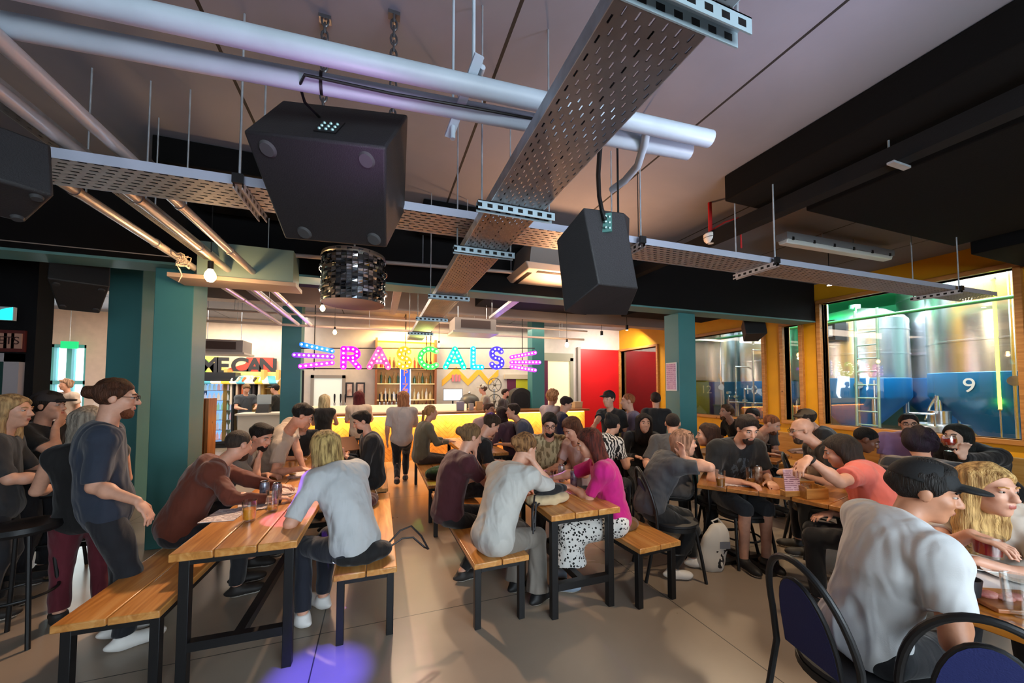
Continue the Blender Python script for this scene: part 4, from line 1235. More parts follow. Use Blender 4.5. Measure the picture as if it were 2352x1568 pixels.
for i in range(6):
    cc_ = ['#e6ddcc', '#d9c2a8', '#c8643a', '#cfd3d6', '#3a3436', '#e0d4c0'][i]
    xx = bx(528, 12.35) + .08 + i * .13
    s_ = thing('hanging_shirt', '%s shirt hanging on the merchandise rail' % ['cream', 'tan', 'rust', 'pale grey', 'black', 'off white'][i], 'shirt', (xx, 12.36, 1.93))
    m = MB(); m.hexa([(-.02, -.2, -.75), (.03, -.2, -.75), (.03, .2, -.75), (-.02, .2, -.75)], [(-.015, -.2, -.08), (.02, -.2, -.08), (.02, .2, -.08), (-.015, .2, -.08)])
    m.hexa([(-.015, -.2, -.08), (.02, -.2, -.08), (.02, .2, -.08), (-.015, .2, -.08)], [(-.01, -.08, 0), (.01, -.08, 0), (.01, .08, 0), (-.01, .08, 0)])
    m.build('cloth', mk('shirt_cloth', cc_, 0.9), s_)
    MB().tube([(0, 0, -.02), (0, 0, .03), (0, .02, .05)], .004, 6).build('hook', STEEL, s_)
for i in range(3):
    o = tag(MB().lathe([(0, 0), (.06, 0), (.06, .14), (.055, .15), (0, .15)], n=14).build('jar', mk('jar_orange', ['#d9502a', '#e0c9a0', '#c8402a'][i], 0.4)), 'squat %s tin on the merchandise rack shelf' % ['orange', 'cream', 'dark red'][i], 'tin')
    o.location = (bx(580, 12.4) + .4 + i * .15, 12.5, 1.23)
# slatted wooden screen beside the pillar
c = PY(466, 1000, 6.0)
t_ = thing('wood_screen', 'narrow slatted wooden screen standing behind the nearest pillar', 'screen', (c[0], 6.0, 0))
for k in range(3): MB().box((-.07 + k * .045, -.05 + k * .02, 0), (-.035 + k * .045, .25, 1.5)).build('board', wood('screen_wood', '#7a4520', '#9a6030', '#b5804a', .5, axis='Z'), t_)
MB().box((-.08, -.06, 0), (.11, .26, .04)).build('base', wood('screen_wood', '#7a4520', '#9a6030', '#b5804a', .5, axis='Z'), t_)

# black partition: tile letters, exit sign, door
t_ = thing('tile_letters', 'row of cream letter tiles on a dark red board on the black partition', 'sign', tuple(PY(22, 783, 6.18)))
MB().box((-.25, -.02, -.13), (.14, .015, .13)).build('board', mk('dark_red_board', '#5a1c18', 0.6), t_)
for ch, px in [('E', 6), ('T', 23), ('S', 40)]:
    xx = PY(px, 783, 6.16)[0] - PY(22, 783, 6.18)[0]
    tl = MB().box((xx - .045, -.035, -.09), (xx + .045, -.02, .09)).build('tile', mk('tile_cream', '#b98a78', 0.5), t_)
    put_text(ch, .13, mk('tile_ink', '#3a1512', 0.6), 'letter', tl, (xx, -.0355, 0))
t_ = thing('exit_sign', 'cyan lit exit sign on the black partition', 'sign', tuple(PY(8, 720, 6.1)))
MB().box((-.25, -.02, -.08), (.1, .02, .08)).build('casing', mk('exit_case', '#d0d0d0', .5), t_)
MB().prism([(-.25, -.075), (.09, -.075), (.09, .075), (.03, .06)], -.024, -.0205, axis=1).build('lit_face', glow('exit_cyan', '#18c4c8', 1.6), t_)
a = PY(50, 812, 6.15)
struct(MB().box((a[0] - .13, 6.12, 0), (a[0], 6.2, a[2])).box((a[0] - 1.0, 6.12, a[2] - .1), (a[0], 6.2, a[2])).build('trim_8', mk('white_door_trim', '#b0a8ac', 0.5)))
struct(MB().box((a[0] - 1.0, 6.15, 0), (a[0] - .13, 6.2, a[2] - .1)).build('door_5', mk('dark_green_door', '#20443f', 0.4)))
t_ = thing('exit_sign', 'small green exit sign above the far left window', 'sign', tuple(PY(160, 792, 12.5)))
MB().box((-.16, -.02, -.09), (.16, .02, .09)).build('casing', mk('exit_green', '#0f9a5a', .5, emit=.7, ecol='#14b46a'), t_)
MB().cyl((0, 0, .09), (0, 0, 3.65 - PY(160, 792, 12.5)[2]), .008, n=6).build('stem', GALV, t_)

# ------------------------------------------------------------------ brewery beyond the glass
struct(MB().box((8.75, 8.85, 0), (8.85, 11.8, 3.3)).build('wall_light_block', mk('dark_block_wall', '#241a20', 0.35)))  # added dark screen stopping brewery light behind the glazed doorway
struct(MB().box((8.16, 8.75, 0), (8.85, 8.85, 3.3)).build('wall_light_block_end', mk('white_block_wall', '#c9d6e0', 0.5)))  # side piece closing off the same added screen
struct(MB().box((8.15, -1.0, -0.2), (14.0, 12, 0)).build('floor', mk('brewery_floor', '#6f7880', 0.4)))
struct(MB().box((8.15, 11.8, 0), (14.0, 12, 5.4)).build('wall_far', mk('brewery_white_wall', '#cfd8dc', 0.6)))
struct(MB().box((13.8, -1.0, 0), (14.0, 11.8, 5.4)).build('wall_end', mk('brewery_wall', '#7fa49a', 0.6)))
struct(MB().box((8.15, -1.2, 0), (14.0, -1.0, 5.4)).build('wall_near', mk('brewery_white_wall', '#cfd8dc', 0.6)))
struct(MB().box((8.15, -1.2, 5.4), (14.0, 12, 5.6)).build('ceiling', mk('brewery_roof', '#aab4b4', 0.7)))
struct(MB().box((8.0, -1.2, 3.85), (8.15, 12, 5.4)).build('wall_upper', mk('brewery_white_wall', '#cfd8dc', 0.6)))
TANK = mk('brushed_tank_steel', (0.72, 0.75, 0.78), 0.27, 1.0, bump=0.05, bscale=3, stretch=(6, 6, .2))
BLUE = mk('blue_tank_jacket', '#1879bd', 0.35, var=.05, vscale=2)


def tank(label, x, y, r, zc, ztop, num=None, legs=True, blue=True):
    t = thing('brewing_tank', label, 'tank', (x, y, 0))
    MB().lathe([(r, zc), (r, ztop), (r * .93, ztop + .08), (r * .6, ztop + .26), (.12, ztop + .36), (.12, ztop + .45), (0, ztop + .45)], n=48).build('shell', TANK, t)
    MB().lathe([(.10, zc - r * 1.15), (r * .98, zc - .12), (r * 1.01, zc - .06), (r * 1.01, zc + .35), (r, zc + .36)], n=48).build('cone_jacket', BLUE if blue else TANK, t)
    b = MB()
    for zz in (zc + .9, ztop - .25): b.lathe([(r, zz - .02), (r + .012, zz - .015), (r + .012, zz + .015), (r, zz + .02)], n=48)
    b.build('weld_band', TANK, t)
    if legs:
        for k in range(4):
            a = PI / 4 + k * PI / 2
            MB().cyl((r * .95 * math.cos(a), r * .95 * math.sin(a), 0), (r * .95 * math.cos(a), r * .95 * math.sin(a), zc + .3), .06, n=12).build('leg', STEEL, t)
    if num:
        d = np.array((0 - x, 0 - y)); a0 = math.atan2(d[1], d[0]) - .45
        put_text(num, .34, mk('tank_number', '#d8e6ee', .5), 'number', t, ((r + .03) * math.cos(a0), (r + .03) * math.sin(a0), zc + .12), (PI / 2, 0, a0 + PI / 2))
    m = MB(); a0 = math.atan2(-y, -x) + .02
    for zz in (zc + .2,): m.cyl((r * math.cos(a0), r * math.sin(a0), zz), ((r + .12) * math.cos(a0), (r + .12) * math.sin(a0), zz), .08, n=16)
    m.tube([((r + .05) * math.cos(a0), (r + .05) * math.sin(a0), .3), ((r + .05) * math.cos(a0), (r + .05) * math.sin(a0), ztop - .2), (r * .6 * math.cos(a0), r * .6 * math.sin(a0), ztop + .3)], .025, 8)
    m.build('fitting', STEEL, t)
    return t


tank('biggest steel tank with blue cone numbered 9, at the window nearest the camera', 10.35, 3.1, .98, 1.55, 4.1, '9')
tank('steel tank with blue cone behind the first pane of the big window', 10.9, 5.6, .9, 1.5, 3.2)
tank('dim steel tank deep in the brewery behind the ladder', 12.6, 4.6, .9, 1.5, 4.0)
tank('steel tank with blue cone numbered 10 behind the narrow window', 10.15, 7.32, .72, 1.45, 3.6, '10')
tank('steel tank numbered 12 in the row behind the second big window', 10.3, 8.9, .85, 1.45, 4.0, '12')
tank('steel tank farthest along the brewery row', 10.6, 10.7, .8, 1.45, 4.0)
tank('bare steel tank at the cropped edge of the brewery window', 10.8, 0.9, .8, 1.5, 4.2)
t_ = thing('steel_vessel', 'low round stainless vessel with clamps in front of the blue tank', 'vessel', (9.15, 3.55, 0))
MB().lathe([(.0, .02), (.34, .02), (.36, .06), (.36, .98), (.34, 1.02), (0, 1.03)], n=36).build('drum', TANK, t_)
MB().cyl((0, 0, 1.03), (0, 0, 1.24), .14).cyl((.08, .05, 1.24), (.08, .05, 1.5), .025).cyl((-.08, 0, 1.24), (-.08, 0, 1.42), .025).tube([(.08, .05, 1.45), (.2, .1, 1.5), (.22, .2, 1.3), (.3, .3, 1.05)], .02).build('valve', STEEL, t_)
MB().tube([(-.40, -.1, 1.0), (-.40, -.1, 1.2), (-.40, .2, 1.2), (-.40, .2, 1.0)], .018).build('handle', STEEL, t_)
t_ = thing('ladder', 'green lit steel ladder leaning inside the brewery', 'ladder', (9.6, 4.6, 0))
for dx in (0, .38): MB().cyl((0, dx, 0), (.1, dx, 3.3), .025, n=10).build('rail', mk('ladder_steel', '#8fb0a0', 0.35, 0.6), t_)
m = MB()
for k in range(11): m.cyl((.03 + k * .009, 0, .3 + k * .28), (.03 + k * .009, .38, .3 + k * .28), .014, n=8)
m.build('rungs', mk('ladder_steel', '#8fb0a0', 0.35, 0.6), t_)
t_ = thing('heater', 'black box heater on the green wall inside the brewery', 'heater', (9.7, 5.5, 2.9))
MB().box((-.2, -.25, -.2), (.2, .25, .25)).build('case', BLACK, t_)
MB().box((-.21, -.2, -.12), (-.2, .2, .12)).build('grille', GREYP, t_)
MB().cyl((0, 0, .25), (0, 0, 2.49), .02).build('stem', GALV, t_)
t_ = thing('led_strip', 'yellow green light tube standing against the biggest tank', 'light', (9.38, 2.95, 1.3))
MB().cyl((0, 0, 0), (0, 0, 2.1), .02, n=10).build('tube', glow('lime_led', '#d8f23a', 5), t_)
MB().cyl((0, 0, -.02), (0, 0, 0), .03).cyl((0, 0, 2.1), (0, 0, 2.13), .03).cyl((0, 0, -1.3), (0, 0, -.02), .012).build('end_cap', STEEL, t_)
t_ = thing('overhead_pipe', 'green lit pipe running across inside the brewery', 'pipe', (8.9, 1.2, 3.0))
MB().cyl((0, -2, 0), (0, 9, 0.0), .03).build('pipe_run', mk('green_pipe', '#3f9a62', .35), t_)
m = MB()
for yq in (-1, 2, 5, 8): m.cyl((0, yq, 0), (0, yq, 2.4), .008, n=6)
m.build('hanger_rod', GALV, t_)
struct(MB().box((8.5, 5.2, 4.0), (13.8, 11.8, 4.1)).build('trim_9', mk('green_soffit', '#3fa878', 0.6)))
t_ = thing('pipe_manifold', 'tangle of thin steel pipes and valves beside the second big window', 'pipes', (9.0, 6.9, 0))
m = MB()
for k, (dy, dz) in enumerate([(-.35, 1.9), (-.1, 2.6), (.15, 1.6), (.4, 2.2), (.62, 1.4)]):
    m.cyl((0, dy, 0), (0, dy, dz), .022, n=8); m.cyl((0, dy, dz), (.5, dy, dz), .022, n=8); m.ball((0, dy, dz), .03, 8); m.cyl((-.05, dy, 1.1 + k * .1), (.05, dy, 1.1 + k * .1), .04, n=10)
m.cyl((0, -.35, 1.25), (0, .62, 1.25), .022).cyl((0, -.35, .8), (0, .62, .8), .022)
m.build('pipework', STEEL, t_)
# ------------------------------------------------------------------ people: smooth blended distance fields turned into ONE surface each
def nrmz(v): v = np.array(v, float); return v / (np.linalg.norm(v) + 1e-9)


class Field:
    def __init__(s, lo, hi, h):
        s.h = h; s.lo = np.array(lo, float) - 3 * h
        s.n = np.ceil((np.array(hi, float) + 3 * h - s.lo) / h).astype(int) + 1
        s.v = np.full(s.n, 0.5, np.float32)
        s.ax = [(s.lo[i] + h * np.arange(s.n[i])).astype(np.float32) for i in range(3)]

    def win(s, lo, hi):
        a = np.maximum(0, np.floor((np.array(lo) - s.lo) / s.h).astype(int)); b = np.minimum(s.n, np.ceil((np.array(hi) - s.lo) / s.h).astype(int) + 1)
        if np.any(b <= a): return None
        sl = tuple(slice(a[i], b[i]) for i in range(3))
        g = [s.ax[0][sl[0]][:, None, None], s.ax[1][sl[1]][None, :, None], s.ax[2][sl[2]][None, None, :]]
        return sl, g

    def put(s, sl, d, k, mode):
        v = s.v[sl]
        if mode == 'add':
            if k > 0:
                h = np.maximum(k - np.abs(v - d), 0) / k
                s.v[sl] = np.minimum(v, d) - h * h * (k / 4)
            else: s.v[sl] = np.minimum(v, d)
        else:
            d = -d
            if k > 0:
                h = np.maximum(k - np.abs(v - d), 0) / k
                s.v[sl] = np.maximum(v, d) + h * h * (k / 4)
            else: s.v[sl] = np.maximum(v, d)

    def cone(s, a, b, ra, rb, k=0.03, mode='add', flat=None):
        a = np.array(a, float); b = np.array(b, float); m = k + 3 * s.h + max(ra, rb)
        w = s.win(np.minimum(a, b) - m, np.maximum(a, b) + m)
        if w is None: return
        sl, (X, Y, Z) = w
        ab = b - a; L2 = float(ab @ ab) + 1e-9
        tr = ((X - a[0]) * ab[0] + (Y - a[1]) * ab[1] + (Z - a[2]) * ab[2]) / L2
        t = np.clip(tr, 0, 1)
        d = np.sqrt((X - a[0] - t * ab[0]) ** 2 + (Y - a[1] - t * ab[1]) ** 2 + (Z - a[2] - t * ab[2]) ** 2) - (ra + (rb - ra) * t)
        if flat: d = np.maximum(d, (tr - flat) * math.sqrt(L2))
        s.put(sl, d.astype(np.float32), k, mode)

    def ell(s, c, r, F=None, k=0.03, mode='add', cut=None):
        c = np.array(c, float); r = np.array(r, float); F = np.eye(3) if F is None else np.array(F, float)
        ext = np.sqrt(((F * r) ** 2).sum(1)) + k + 3 * s.h
        w = s.win(c - ext, c + ext)
        if w is None: return
        sl, (X, Y, Z) = w
        q = [(X - c[0]) * F[0, i] + (Y - c[1]) * F[1, i] + (Z - c[2]) * F[2, i] for i in range(3)]
        k0 = np.sqrt(sum((q[i] / r[i]) ** 2 for i in range(3))); k1 = np.sqrt(sum((q[i] / r[i] ** 2) ** 2 for i in range(3))) + 1e-6
        d = k0 * (k0 - 1) / k1
        if cut is not None:
            for (nx, ny, nz, off) in cut: d = np.maximum(d, q[0] * nx + q[1] * ny + q[2] * nz - off)
        s.put(sl, d.astype(np.float32), k, mode)

    def plane(s, p, n):
        n = nrmz(n); X, Y, Z = s.ax[0][:, None, None], s.ax[1][None, :, None], s.ax[2][None, None, :]
        s.v = np.maximum(s.v, ((X - p[0]) * n[0] + (Y - p[1]) * n[1] + (Z - p[2]) * n[2]).astype(np.float32))

    def ripple(s, amp, fs, seed=0):
        X, Y, Z = s.ax[0][:, None, None], s.ax[1][None, :, None], s.ax[2][None, None, :]
        for i, f in enumerate(fs):
            r = np.random.default_rng(seed * 7 + i); kx, ky, kz = r.normal(size=3); n = math.sqrt(kx * kx + ky * ky + kz * kz)
            kx, ky, kz = kx / n * f, ky / n * f, kz / n * f; px, py = r.random(2) * 6
            wob = 1.6 * np.sin(X * (f * .35) + px) + 1.6 * np.sin(Z * (f * .3) + Y * f * .25 + py)
            s.v += (amp / (i + 1) * np.sin(X * kx + Y * ky + Z * kz + wob)).astype(np.float32)

    def mesh(s, name):
        v = s.v; S = v < 0
        nx, ny, nz = v.shape
        cnt = np.zeros((nx - 1, ny - 1, nz - 1), np.int8)
        offs = [(i, j, k) for i in (0, 1) for j in (0, 1) for k in (0, 1)]
        for (i, j, k) in offs: cnt += S[i:nx - 1 + i, j:ny - 1 + j, k:nz - 1 + k]
        act = (cnt > 0) & (cnt < 8)
        ids = np.full(act.shape, -1, np.int32); I, J, K = np.nonzero(act); N = len(I)
        ids[I, J, K] = np.arange(N)
        cv = [v[I + i, J + j, K + k] for (i, j, k) in offs]
        acc = np.zeros((N, 3)); c = np.zeros(N)
        for a in range(8):
            for b in range(a + 1, 8):
                oa, ob = offs[a], offs[b]
                if sum(abs(oa[q] - ob[q]) for q in range(3)) != 1: continue
                cr = (cv[a] < 0) != (cv[b] < 0)
                t = np.where(cr, cv[a] / (cv[a] - cv[b] + 1e-12), 0)
                for q in range(3): acc[:, q] += np.where(cr, oa[q] + t * (ob[q] - oa[q]), 0)
                c += cr
        P = (np.stack([I, J, K], 1) + acc / c[:, None]) * s.h + s.lo
        F = []
        def faces(e, d0, q):
            i, j, k = np.nonzero(e); flip = d0[i, j, k]
            quad = np.stack([ids[tuple(np.array([i, j, k]) - np.array(o)[:, None])] for o in q], 1)
            quad[flip] = quad[flip][:, ::-1]
            F.append(quad)
        e = S[:-1] != S[1:]; e[:, 0] = e[:, -1] = False; e[:, :, 0] = e[:, :, -1] = False
        faces(e, ~S[:-1], [(0, 1, 1), (0, 0, 1), (0, 0, 0), (0, 1, 0)])
        e = S[:, :-1] != S[:, 1:]; e[0] = e[-1] = False; e[:, :, 0] = e[:, :, -1] = False
        faces(e, ~S[:, :-1], [(1, 0, 1), (1, 0, 0), (0, 0, 0), (0, 0, 1)])
        e = S[:, :, :-1] != S[:, :, 1:]; e[0] = e[-1] = False; e[:, 0] = e[:, -1] = False
        faces(e, ~S[:, :, :-1], [(1, 1, 0), (0, 1, 0), (0, 0, 0), (1, 0, 0)])
        F = np.concatenate(F).astype(np.int32)
        F = F[(F >= 0).all(1)]
        # light smoothing
        for _ in range(1):
            a2 = np.zeros_like(P); c2 = np.zeros(len(P))
            for q in range(4):
                x_, y_ = F[:, q], F[:, (q + 1) % 4]
                np.add.at(a2, x_, P[y_]); np.add.at(c2, x_, 1); np.add.at(a2, y_, P[x_]); np.add.at(c2, y_, 1)
            P = P * .55 + (a2 / np.maximum(c2, 1)[:, None]) * .45
        me = bpy.data.meshes.new(name)
        me.vertices.add(len(P)); me.vertices.foreach_set('co', P.astype(np.float32).ravel())
        me.loops.add(F.size); me.loops.foreach_set('vertex_index', F.ravel())
        me.polygons.add(len(F)); me.polygons.foreach_set('loop_start', np.arange(0, F.size, 4, dtype=np.int32))
        me.polygons.foreach_set('loop_total', np.full(len(F), 4, np.int32))
        me.polygons.foreach_set('use_smooth', np.ones(len(F), bool))
        me.update(calc_edges=True)
        return me, P, F


def ik(S, T, a, b, hint):
    d = T - S; L = np.linalg.norm(d); L2 = min(L, (a + b) * .995); d = d / (L + 1e-9); T = S + d * L2
    x = (a * a - b * b + L2 * L2) / (2 * L2); y = math.sqrt(max(a * a - x * x, 1e-6))
    h = hint - d * (hint @ d); h = nrmz(h)
    return S + d * x + h * y, T


SKINS = {'fair': '#d09a80', 'pale': '#d8ab93', 'tan': '#b87f60', 'brown': '#7a4a33'}


def hair_mat(c1, c2=None):
    t = NT('hair')
    v, x, y, z = t.xyz((30, 30, 3.0))
    n = t.noise(v, 2.0, 4)
    cc = lin(c1)[:3]
    c = t.ramp(n, [(0.35, tuple(k * .55 for k in cc)), (0.62, lin(c2)[:3] if c2 else tuple(min(1, k * 1.25) for k in cc))])
    t.base(c); t.set(Roughness=0.62); t.b.inputs['Specular IOR Level'].default_value = .3
    v3, *_ = t.xyz((90, 90, 7)); t.bump(t.noise(v3, 2.0, 3, .5), 1.0, 0.012)
    return t.m


def cloth(c, pat=None, c2='#e6e2dc'):
    key = ('cloth', str(c), pat, c2)
    if key in _mc: return _mc[key]
    t = NT('cloth_' + (pat or 'plain'))
    v, x, y, z = t.xyz()
    if pat == 'stripes':
        f = t.math('FRACT', t.math('MULTIPLY', z, 16)); col = t.mix(t.math('LESS_THAN', f, .5), c, c2)
    elif pat == 'zebra':
        w = t.n('ShaderNodeTexWave'); w.inputs['Scale'].default_value = 9; w.inputs['Distortion'].default_value = 9; w.inputs['Detail Scale'].default_value = 1.5
        t.l(v, w.inputs['Vector']); col = t.mix(t.math('GREATER_THAN', w.outputs[0], .5), c, c2)
    elif pat == 'plaid':
        a = t.math('LESS_THAN', t.math('FRACT', t.math('MULTIPLY', z, 12)), .2); b = t.math('LESS_THAN', t.math('FRACT', t.math('MULTIPLY', t.math('ADD', x, t.math('MULTIPLY', y, .6)), 12)), .2)
        col = t.mix(t.math('MULTIPLY', t.math('ADD', a, b), .5), c, c2)
    elif pat == 'floral':
        vo = t.n('ShaderNodeTexVoronoi'); vo.inputs['Scale'].default_value = 46; t.l(v, vo.inputs['Vector'])
        nn = t.noise(v, 40, 3); col = t.mix(t.math('GREATER_THAN', t.math('ADD', vo.outputs['Distance'], t.math('MULTIPLY', nn, .6)), .68), c, c2)
    elif pat == 'mottle':
        v2, *_ = t.xyz((30, 30, 9)); nn = t.noise(v2, 1.2, 3); col = t.mix(t.math('GREATER_THAN', nn, .52), c, c2)
    else:
        nn = t.noise(v, 7, 3); cc = lin(c)[:3]
        col = t.ramp(nn, [(.3, tuple(k * .9 for k in cc)), (.7, tuple(min(1, k * 1.06) for k in cc))])
    t.base(col); t.set(Roughness=0.85); t.b.inputs['Sheen Weight'].default_value = 0.15
    w1 = t.noise(t.xyz((1, 1, .45))[0], 5.5, 1, 1.2); w2 = t.noise(t.xyz((1.3, 1, .5))[0], 13, 1, .8)
    rid = t.math('ADD', t.math('POWER', w1, 2.0), t.math('MULTIPLY', w2, .25))
    t.bump(t.math('ADD', rid, t.math('MULTIPLY', t.noise(v, 260, 2), .012)), 0.55, 0.075)
    _mc[key] = t.m
    return t.m


PEOPLE = []


def person(label, px, py, D, face, seat=0.46, s=1.0, w=1.0, skin='fair', top='#888888', sleeve='short', pat=None, c2='#e6e2dc', bottom='#1b1d24', bkind='trousers', bpat=None,
           shoes='#2a2624', hair=('short', '#2b1d14'), hair2=None, beard=None, cap=None, glasses=False, sung=False, hy=0, hp=0, hr=0, L='table', R='table', legs='sit', pel=None, feet=None,
           lean_dir=None, head=None, hood=False, vox=None, chest_print=False, belt=None, name='person', tabz=0.75, lapel=False, twist=0, hem=-.10, back=.05, watch=None, fingers=True):
    H = PD(px, py, D) if head is None else np.array(head, float)
    ph = math.radians(face); f = np.array((math.sin(ph), math.cos(ph), 0)); r = np.array((math.cos(ph), -math.sin(ph), 0)); up = np.array((0, 0, 1.0))
    h = vox if vox else (0.0072 if D < 2.5 else 0.0088 if D < 3.4 else 0.0115 if D < 4.6 else 0.0145 if D < 7 else 0.018)
    tl, hl = .52 * s, .20 * s
    if pel is not None:
        P = np.array(pel, float)
    elif seat is not None:
        pz = seat + .115 * s
        dz = H[2] - pz; ld = f if lean_dir is None else np.array((math.sin(math.radians(lean_dir)), math.cos(math.radians(lean_dir)), 0))
        a = 0.0
        for _ in range(200):
            if tl * math.cos(a) + hl * math.cos(a * .45) <= dz or a > 1.45: break
            a += .01
        off = tl * math.sin(a) + hl * math.sin(a * .45) + .03 * s
        P = np.array((H[0], H[1], 0)) - ld * off; P[2] = H[2] - tl * math.cos(a) - hl * math.cos(a * .45)
    else:
        s = s * 1.0; P = np.array((H[0], H[1], 0)) - f * back; P[2] = H[2] - tl - hl
    d = H - P; tl = min(tl, np.linalg.norm(d) * .735); N = P + nrmz(d - .30 * hl * (f if abs(d[2]) < .99 else 0)) * tl
    u = nrmz(N - P)
    tt = math.radians(twist); ct, st_ = math.cos(tt), math.sin(tt)
    rS = nrmz(r * ct - f * st_); rS = nrmz(rS - u * (rS @ u)); fS = np.cross(u, rS)
    rP = nrmz(r - u * (r @ u)); fT = np.cross(u, rP)
    curve = -fT * .025 * s
    root = np.array((P[0], P[1], 0.0)); O = root
    def rel(p): return np.array(p) - O
    W = P + u * .17 * s + curve * .6; C = P + u * .36 * s + curve; 
    Fp = np.stack([rP, fT, u], 1); Fs = np.stack([rS, fS, u], 1)
    SL, SR = N - u * .035 * s - rS * .178 * s * (.6 + .4 * w), N - u * .035 * s + rS * .178 * s * (.6 + .4 * w)
    # head frame
    hyr = math.radians(hy); hf = nrmz(f * math.cos(hyr) + r * math.sin(hyr)); hrt = np.cross(hf, up)
    hpr = math.radians(hp); hf2 = hf * math.cos(hpr) - up * math.sin(hpr); hu = up * math.cos(hpr) + hf * math.sin(hpr)
    rr_ = math.radians(hr); hrt2 = hrt * math.cos(rr_) + hu * math.sin(rr_); hu = hu * math.cos(rr_) - hrt * math.sin(rr_)
    HF = np.stack([hrt2, hf2, hu], 1); hs = .97 * s ** .5
    def hp_(x, y, z): return H + HF @ (np.array((x, y, z)) * hs)
    # arms
    arms = {}
    for nm, spec, S, sg in (('L', L, SL, -1), ('R', R, SR, 1)):
        hint = -up * .8 + rP * sg * .55 - f * .35; hand_dir = None; nrm = -up
        if isinstance(spec, tuple) and spec[0] in ('p', 'w'):
            T = PD(*spec[1:4]) if spec[0] == 'p' else np.array(spec[1:4], float)
            if len(spec) > 4 and spec[4] is not None: hint = np.array(spec[4], float)
            if len(spec) > 5: hand_dir = np.array(spec[5], float)
        elif spec == 'table': T = root + f * .43 * s + r * sg * .13 + up * (tabz + .035); hand_dir = f - r * sg * .45
        elif spec == 'tablein': T = root + f * .40 * s + r * sg * .02 + up * (tabz + .04); hand_dir = f * .3 - r * sg
        elif spec == 'lap': T = P + f * .30 * s + r * sg * .10 + up * .10; hand_dir = f - r * sg * .5 - up * .3
        elif spec == 'hang': T = S - up * .50 * s + r * sg * .06 + f * .06; hand_dir = -up + f * .2; nrm = -r * sg; hint = -f + r * sg * .3
        elif spec == 'chin': T = hp_(sg * .03, .07, -.17) - up * .03; hand_dir = up * .9 + f * .2 - r * sg * .3; nrm = -f; hint = -up + r * sg * .5 + f * .5
        elif spec == 'forehead': T = hp_(sg * .085, .05, -.09); hand_dir = up - r * sg * .35; nrm = -r * sg; hint = -up + f * .8 + r * sg * .4
        elif spec == 'hip': T = P + r * sg * .19 + f * .08 + up * .10; hand_dir = f * .6 - r * sg * .3 - up * .4; hint = r * sg - f * .6; nrm = -r * sg
        elif spec == 'bar': T = S + f * .34 * s - up * .28 * s - r * sg * .05; hand_dir = f - r * sg * .4
        elif spec == 'phone': T = P + f * .30 * s + up * .30 * s + r * sg * .05; hand_dir = f * .5 - r * sg * .6 + up * .5; nrm = up
        E, T = ik(S, T, .285 * s, .25 * s, hint)
        if hand_dir is None: hand_dir = nrmz(T - E) * .8 + f * .1
        arms[nm] = (S, E, T, nrmz(hand_dir), nrm, sg)
    # legs
    HL, HR_ = P - rP * .088 * s - u * .02, P + rP * .088 * s - u * .02
    lg = {}
    for nm, Hh_, sg in (('L', HL, -1), ('R', HR_, 1)):
        fd = f
        if feet is not None:
            A = np.array(feet[0 if sg < 0 else 1], float); A = root + f * A[1] + r * A[0] + up * A[2]; hint = f + up * .6
        elif legs == 'sit' and seat is not None: A = root + f * (.40 * s) + r * sg * .11 + up * .085; hint = f + up * 1.2
        elif legs == 'tuck': A = root + f * (.22 * s) + r * sg * .10 + up * .085; hint = f + up * .5
        elif legs == 'walk': A = root + f * (.20 if sg > 0 else -.22) + r * sg * .07 + up * (.085 if sg > 0 else .13); hint = f
        else: A = root + r * sg * .10 - f * .02 + up * .085; hint = f; legs = 'stand'
        ll = .43 * s if legs != 'stand' else max(.2, np.linalg.norm(Hh_ - A) * .506)
        Kn, A = ik(Hh_, A, ll, ll, hint)
        lg[nm] = (Hh_, Kn, A, fd, sg)
    pts = [P, N, H + up * .17, H - f * .15, H + f * .15] + [q for a in arms.values() for q in (a[0], a[1], a[2], a[2] + a[3] * .2)] + [q for a in lg.values() for q in (a[1], a[2], a[2] + a[3] * .18, a[2] - up * .085)]
    lo = np.min([rel(p) for p in pts], 0) - .17 * w; hi = np.max([rel(p) for p in pts], 0) + .17 * w
    t = thing(name, label, 'person', O)

    # ---- body
    F = Field(lo, hi, h)
    def torso(F, inf, k=.05, full=True):
        F.ell(rel(P + u * .01), np.array((.160 * w, .118 * w, .125)) * s + inf, Fp, k)
        F.ell(rel(W), np.array((.140 * w, .104 * w, .15)) * s + inf, Fp, k)
        F.ell(rel(C), np.array((.160 * w, .112 * w, .185)) * s + inf, Fs, k)
        F.cone(rel(SL + (SR - SL) * .06), rel(SR + (SL - SR) * .06), .060 * s + inf, .060 * s + inf, k)
        F.ell(rel(N - u * .055 * s - fS * .02), np.array((.115, .062, .075)) * s + inf * .8, Fs, k)
    torso(F, -.012)
    F.cone(rel(N - u * .03), rel(hp_(0, -.02, -.06)), .056 * s, .053 * s, .035)
    for nm, (S, E, T, hd, nr, sg) in arms.items():
        F.ell(rel(S), np.array((.056,) * 3) * s, None, .03)
        F.cone(rel(S), rel(E), .050 * s * w ** .5, .040 * s, .02); F.cone(rel(E), rel(T), .040 * s * w ** .5, .026 * s, .015)
        F.ell(rel(E + (T - E) * .30), np.array((.037, .037, .045)) * s, None, .03)
        side = nrmz(np.cross(hd, nr)); pn = np.cross(side, hd)          # palm frame
        HFm = np.stack([side, hd, pn], 1)
        pc = T + hd * .050 * s
        F.ell(rel(pc), np.array((.040, .056, .017)) * s, HFm, .012)
